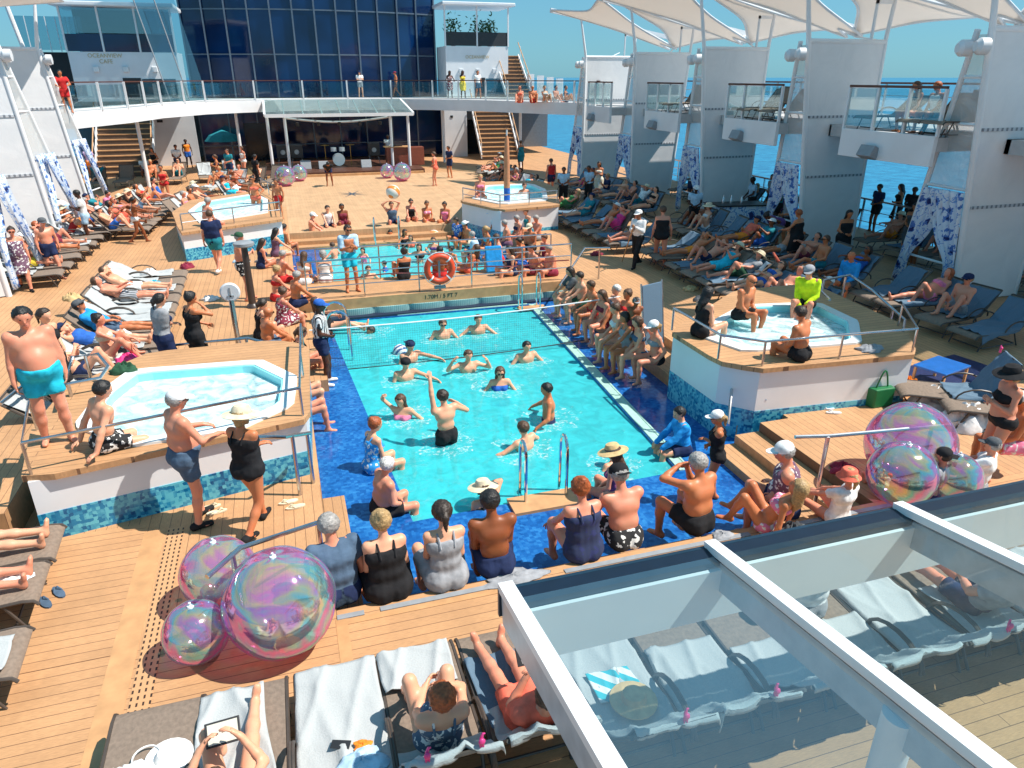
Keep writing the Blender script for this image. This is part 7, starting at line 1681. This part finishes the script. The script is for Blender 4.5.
edge('sitting sideways in the right shade near a silver bag', 848, 285, .4, 110, 'lap', 'm', skin='tan', hair='brown', cut='bald', wear=(('longshirt', 'bright blue'), SH('dark grey')), seed=306)
crumple('shiny pale turquoise bag beside the man in bright blue', (*at(830, 275)[:2], .3), .3, .22, .2, 'turquoise', 61, 'bag', 'bag')
for i, (u, v, f, c) in enumerate(((563, 208, 150, 'as crew near the farthest right curtain'), (588, 206, 120, 'as crew left of the second farthest pylon'))):
    who(c, u, v, 0, f, 'stand', 'belly', 'm', 'brown', 'black', 'short', (('shirt', 'pale blue'), ('trousers', 'black')), shoes='black', seed=310+i)
who('standing behind the crew by the farthest pylons', 598, 200, 0, 140, 'stand', 'phone', 'f', 'tan', 'dark', 'long', (('dress', 'cream', 'print'),), seed=312)
who('at the far right hot tub handrail', 551, 196, 0, 10, 'stand', 'down', 'm', 'pink', 'brown', 'short', (('tank', 'red'), SH('navy')), seed=313)
who('standing at the foot of the right stairs', 521, 170, 0, 10, 'stand', 'down', 'f', 'tan', 'brown', 'bun', (('dress', 'teal'),), seed=314, fat=.3)
# floral bar cart
bc = empty('bar_cart', (*at(735, 232)[:2], 0), R(-8)); tag(bc, 'floral wrapped bar counter between the right pylons', 'bar counter')
MB().bb(-.9, .9, -.4, .4, 0, .98).build('front_panel', M['floral'], bc, smooth=None); MB().bb(-.95, .95, -.45, .45, .98, 1.03).build('counter_top', M['black'], bc, smooth=None)
for x in (-.6, -.3, .1): MB().lathe([(.04, 0), (.04, .18), (.015, .24), (.015, .3), (.001, .3)], 10, (x, 0, 1.03)).build('bottle', M['steel'], bc)
# far right hot tub bathers
who('soaking in the far right hot tub', 523, 204, .3, 190, 'sit', 'spread', 'f', 'pink', 'brown', 'bun', BK('white'), seed=320)
edge('sitting on the left rim of the far right hot tub', 480, 197, .9, 170, 'lap', 'f', skin='pink', hair='blond', wear=BK('pink'), seed=321)
# folded umbrella by the far right tub
um = empty('folded_umbrella', (*at(507, 222)[:2], 0)); tag(um, 'furled orange and blue parasol in front of the far right hot tub', 'umbrella')
MB().lathe([(.03, 3.2), (.08, 3.05), (.11, 2.2), (.12, 1.3), (.001, 1.3)], 14).build('canopy', mat('faded_orange', (.55, .24, .12), rough=.8), um); MB().lathe([(.1, .55), (.12, .9), (.12, 1.3), (.001, 1.3)], 14).build('lower_wrap', cloth_mat('blue'), um); MB().tube([(0, 0, 0), (0, 0, 3.4)], .03).build('pole', M['white'], um); MB().lathe([(.25, 0), (.25, .08), (.001, .1)], 16).build('base', M['grey'], um)
# ------------------------------------------------------------------ stage and gallery people
who('in black walking before the stage', 258, 189, 0, -60, 'walk', 'down', 'm', 'brown', 'black', 'short', (('shirt', 'black'), ('trousers', 'black')), shoes='black', seed=330)
who('disc jockey standing behind the desk', 0, 0, .22, 180, 'stand', 'lap', 'm', 'dark', 'black', 'short', (('shirt', 'white'), ('trousers', 'black')), seed=331, xy=(6.5, 46.5))
who('standing slim in front of the lounge glass', 221, 190, 0, 100, 'stand', 'phone', 'f', 'tan', 'brown', 'pony', BK('navy'), seed=332)
who('walking into the left passage', 93, 178, 0, 10, 'walk', 'down', 'm', 'brown', 'black', 'short', (('shirt', 'lilac'), ('shorts', 'orange')), seed=333)
who('in orange beside the left stage column', 190, 168, 0, 200, 'stand', 'down', 'm', 'dark', 'black', 'short', (('tank', 'orange'), ('shorts', 'blue')), seed=334)
who('sitting on the left stairs', 145, 172, .25, 190, 'sit', 'lap', 'm', 'brown', 'black', 'short', (('shirt', 'white'), SH('navy')), seed=335)
def onG(where, u, v, face, arms, sex, skin, hair, cut, wear, off=.45, **kw):
    p = at(u, v, GZ); who(where, 0, 0, GZ-.02, face, kw.pop('kind', 'stand'), arms, sex, skin, hair, cut, wear, xy=(p[0]*(1+off/50), p[1]*(1+off/50)), **kw)
onG('leaning at the gallery rail in the centre, left of two', 361, 97.5, 190, 'phone', 'm', 'fair', 'dark', 'short', (('shirt', 'white'), ('shorts', 'grey')), seed=340, hat=('cap', 'navy'), off=.8)
onG('beside the man in the navy cap on the gallery', 371, 97, 160, 'phone', 'f', 'tan', 'blond', 'long', (('swimsuit', 'black'),), seed=341, hat=('cap', 'cream'), off=.8)
onG('walking alone on the gallery right of the couple', 397, 97, 90, 'down', 'm', 'tan', 'brown', 'short', (('shorts', 'dark grey'),), seed=342, kind='walk', hat=('cap', 'burgundy'), off=.8)
onG('in a dark print dress above the right staircase', 450, 98.5, 180, 'rail', 'f', 'dark', 'black', 'long', (('dress', 'maroon', 'print'),), seed=343, off=.8)
onG('in a yellow skirt above the right staircase', 463, 99, 185, 'fold', 'f', 'dark', 'black', 'long', (('dress', 'yellow'),), seed=344, off=.8)
onG('standing behind the rail right of the yellow skirt', 478, 99.5, 200, 'down', 'm', 'tan', 'dark', 'short', (('shirt', 'white'), ('shorts', 'slate blue')), seed=345, off=1.5)
onG('leaning on the gallery rail at the far left', 69, 114, 200, 'rail', 'm', 'tan', 'black', 'short', (('shirt', 'red'), ('shorts', 'red')), seed=346, off=1.6, size=.92)
for i, u in enumerate((520, 533, 545, 556, 566)):
    onG('%s of five sunbathers behind the right end of the gallery rail' % OR[i], u, 103, 150+20*i, 'lap', 'fm'[i % 2], ['pink', 'tan', 'fair'][i % 3], ['brown', 'grey', 'blond', 'black', 'dark'][i], 'short', (T(['navy', 'red', 'black', 'white', 'teal'][i]),) if i % 2 else BK(['coral', 'black', 'white', 'pink', 'navy'][i]), seed=350+i, off=1.6, kind='longsit', knees=1)
# balcony: two seated people and stacked loungers
for i, (yy, sx, c) in enumerate(((15.75, 'f', 'black'), (15.1, 'm', 'white'))):
    who('sitting on the second balcony behind the glass', 0, 0, BZ+.33, 85, 'sit', 'lap', sx, 'tan', ['brown', 'red'][i], None, SW('black') if sx == 'f' else (('tank', 'white'), SH('grey')), xy=(15.95, yy), seed=360+i, drop=.36)
def lounger_up(lab, x, y, rz, bk, z=BZ):
    o = lounger(lab, x, y, rz, bk, 'loungers on the upper deck'); o.location.z = z
for i in range(10): lounger_up('upper deck lounger behind the right glass rails, %s from the near end' % OR[i], 15.9+(i % 2)*.25, [13.95, 14.3, 14.65, 16.4, 20.3, 20.9, 21.5, 22.2, 26.6, 27.4][i], 90, [60, 60, 50, 40, 60, 50, 60, 50, 50, 60][i])
# crowd on the open strip behind the right pylons, in deep shade
for i, (u, v, f, sx, c) in enumerate(((872, 232, 90, 'm', 'navy'), (893, 232, 60, 'f', 'black'), (905, 236, 120, 'm', 'black'), (772, 250, 100, 'f', 'purple'), (783, 246, 80, 'm', 'grey'))):
    who(['standing in shade left of the nearest curtain', 'second in the dark group left of the nearest curtain', 'third in the dark group left of the nearest curtain', 'stooping by the floral counter in purple', 'talking by the floral counter'][i], u, v, 0, f, 'stand' if i != 3 else 'bend', 'belly', sx, ['brown', 'tan', 'dark'][i % 3], 'black', None, (('shirt', c), SH('black')) if sx == 'm' else (('dress', c),), seed=370+i)
for i, (x, y, f, sx, c, cc) in enumerate(((17.6, 16.3, 80, 'm', 'black', 'navy'), (18.2, 17.2, 120, 'f', 'dark grey', 'black'), (17.2, 22.3, 60, 'm', 'teal', 'black'), (17.9, 23.2, 100, 'f', 'purple', 'navy'), (18.4, 24.4, 90, 'm', 'grey', 'black'), (17.3, 28.6, 70, 'm', 'white', 'navy'), (18.0, 29.7, 110, 'f', 'navy', 'black'), (17.5, 34.5, 90, 'm', 'pale blue', 'navy'))):
    who(OR[i]+' of eight people standing in the shade outside the right pylons', 0, 0, 0, f, 'stand', 'belly', sx, ['brown', 'tan', 'dark'][i % 3], 'black', None, (('shirt', c), SH(cc)) if sx == 'm' else (('dress', c),), xy=(x, y), seed=500+i)
for i, (u, v, f, sx, c) in enumerate(((168, 205, 180, 'f', 'red'), (232, 182, 150, 'm', 'teal'), (180, 176, 200, 'm', 'white'), (158, 180, 160, 'f', 'black'), (246, 178, 120, 'f', 'white'), (330, 186, 180, 'm', 'black'), (450, 178, 120, 'm', 'navy'), (436, 186, 60, 'f', 'coral'))):
    who(['beyond the loungers, left of the far left hot tub', 'left of the man in black before the stage', 'behind the left cluster by the stairs', 'at the back of the left cluster', 'just left of the stage posts', 'crouched setting up before the drum kit', 'by the column right of the stage', 'on the dance floor right of the stage'][i], u, v, 0, f, 'stand' if i != 5 else 'bend', 'belly', sx, ['tan', 'pink', 'brown'][i % 3], ['dark', 'brown', 'black'][i % 3], None, (('shirt', c), SH('navy')) if sx == 'm' else (SW(c)[0],), seed=520+i)
# parasol shape and small clutter inside the far lounge
o = MB().lathe([(1.1, 0), (.8, .35), (.05, .65), (.001, .65)], 8).build('parasol', cloth_mat('teal'), loc=(-3.3, 50.5, 1.5), smooth=None); tag(o, 'turquoise parasol glimpsed left of the stage', 'parasol')
rh = random.Random(5)
for i in range(10):
    u, v = [(210, 300), (262, 262), (240, 262), (268, 172), (505, 250), (596, 255), (560, 222), (700, 300), (690, 290), (842, 470)][i]
    crumple(['white towel dropped by the deck post', 'grey towel near the far left tub steps', 'pale towel by the phone-reading man', 'small dark bag on the stage step', 'grey towel on the right pool steps', 'brown towel at the foot of the right shaded row', 'pale towel heap beside the right shaded row', 'dark bag behind the right bench row', 'tan bag behind the right bench row', 'burgundy towel on the near right steps'][i], at(u, v, 0.004), .2, .15, .1, ['white', 'grey', 'pale blue', 'dark grey', 'grey', 'maroon', 'pale blue', 'dark grey', 'straw', 'burgundy'][i], 200+i)
if __import__('os').environ.get('CHK'):
    from collections import Counter
    c = Counter(l for l, n, g in LABELS)
    for l, k in c.items():
        if k > 1: print('DUPL', k, l)
    for l, n, g in LABELS:
        if not 4 <= len(l.split()) <= 16: print('LEN', len(l.split()), l)
    print('TOTAL', len(LABELS), len(PEOPLE))
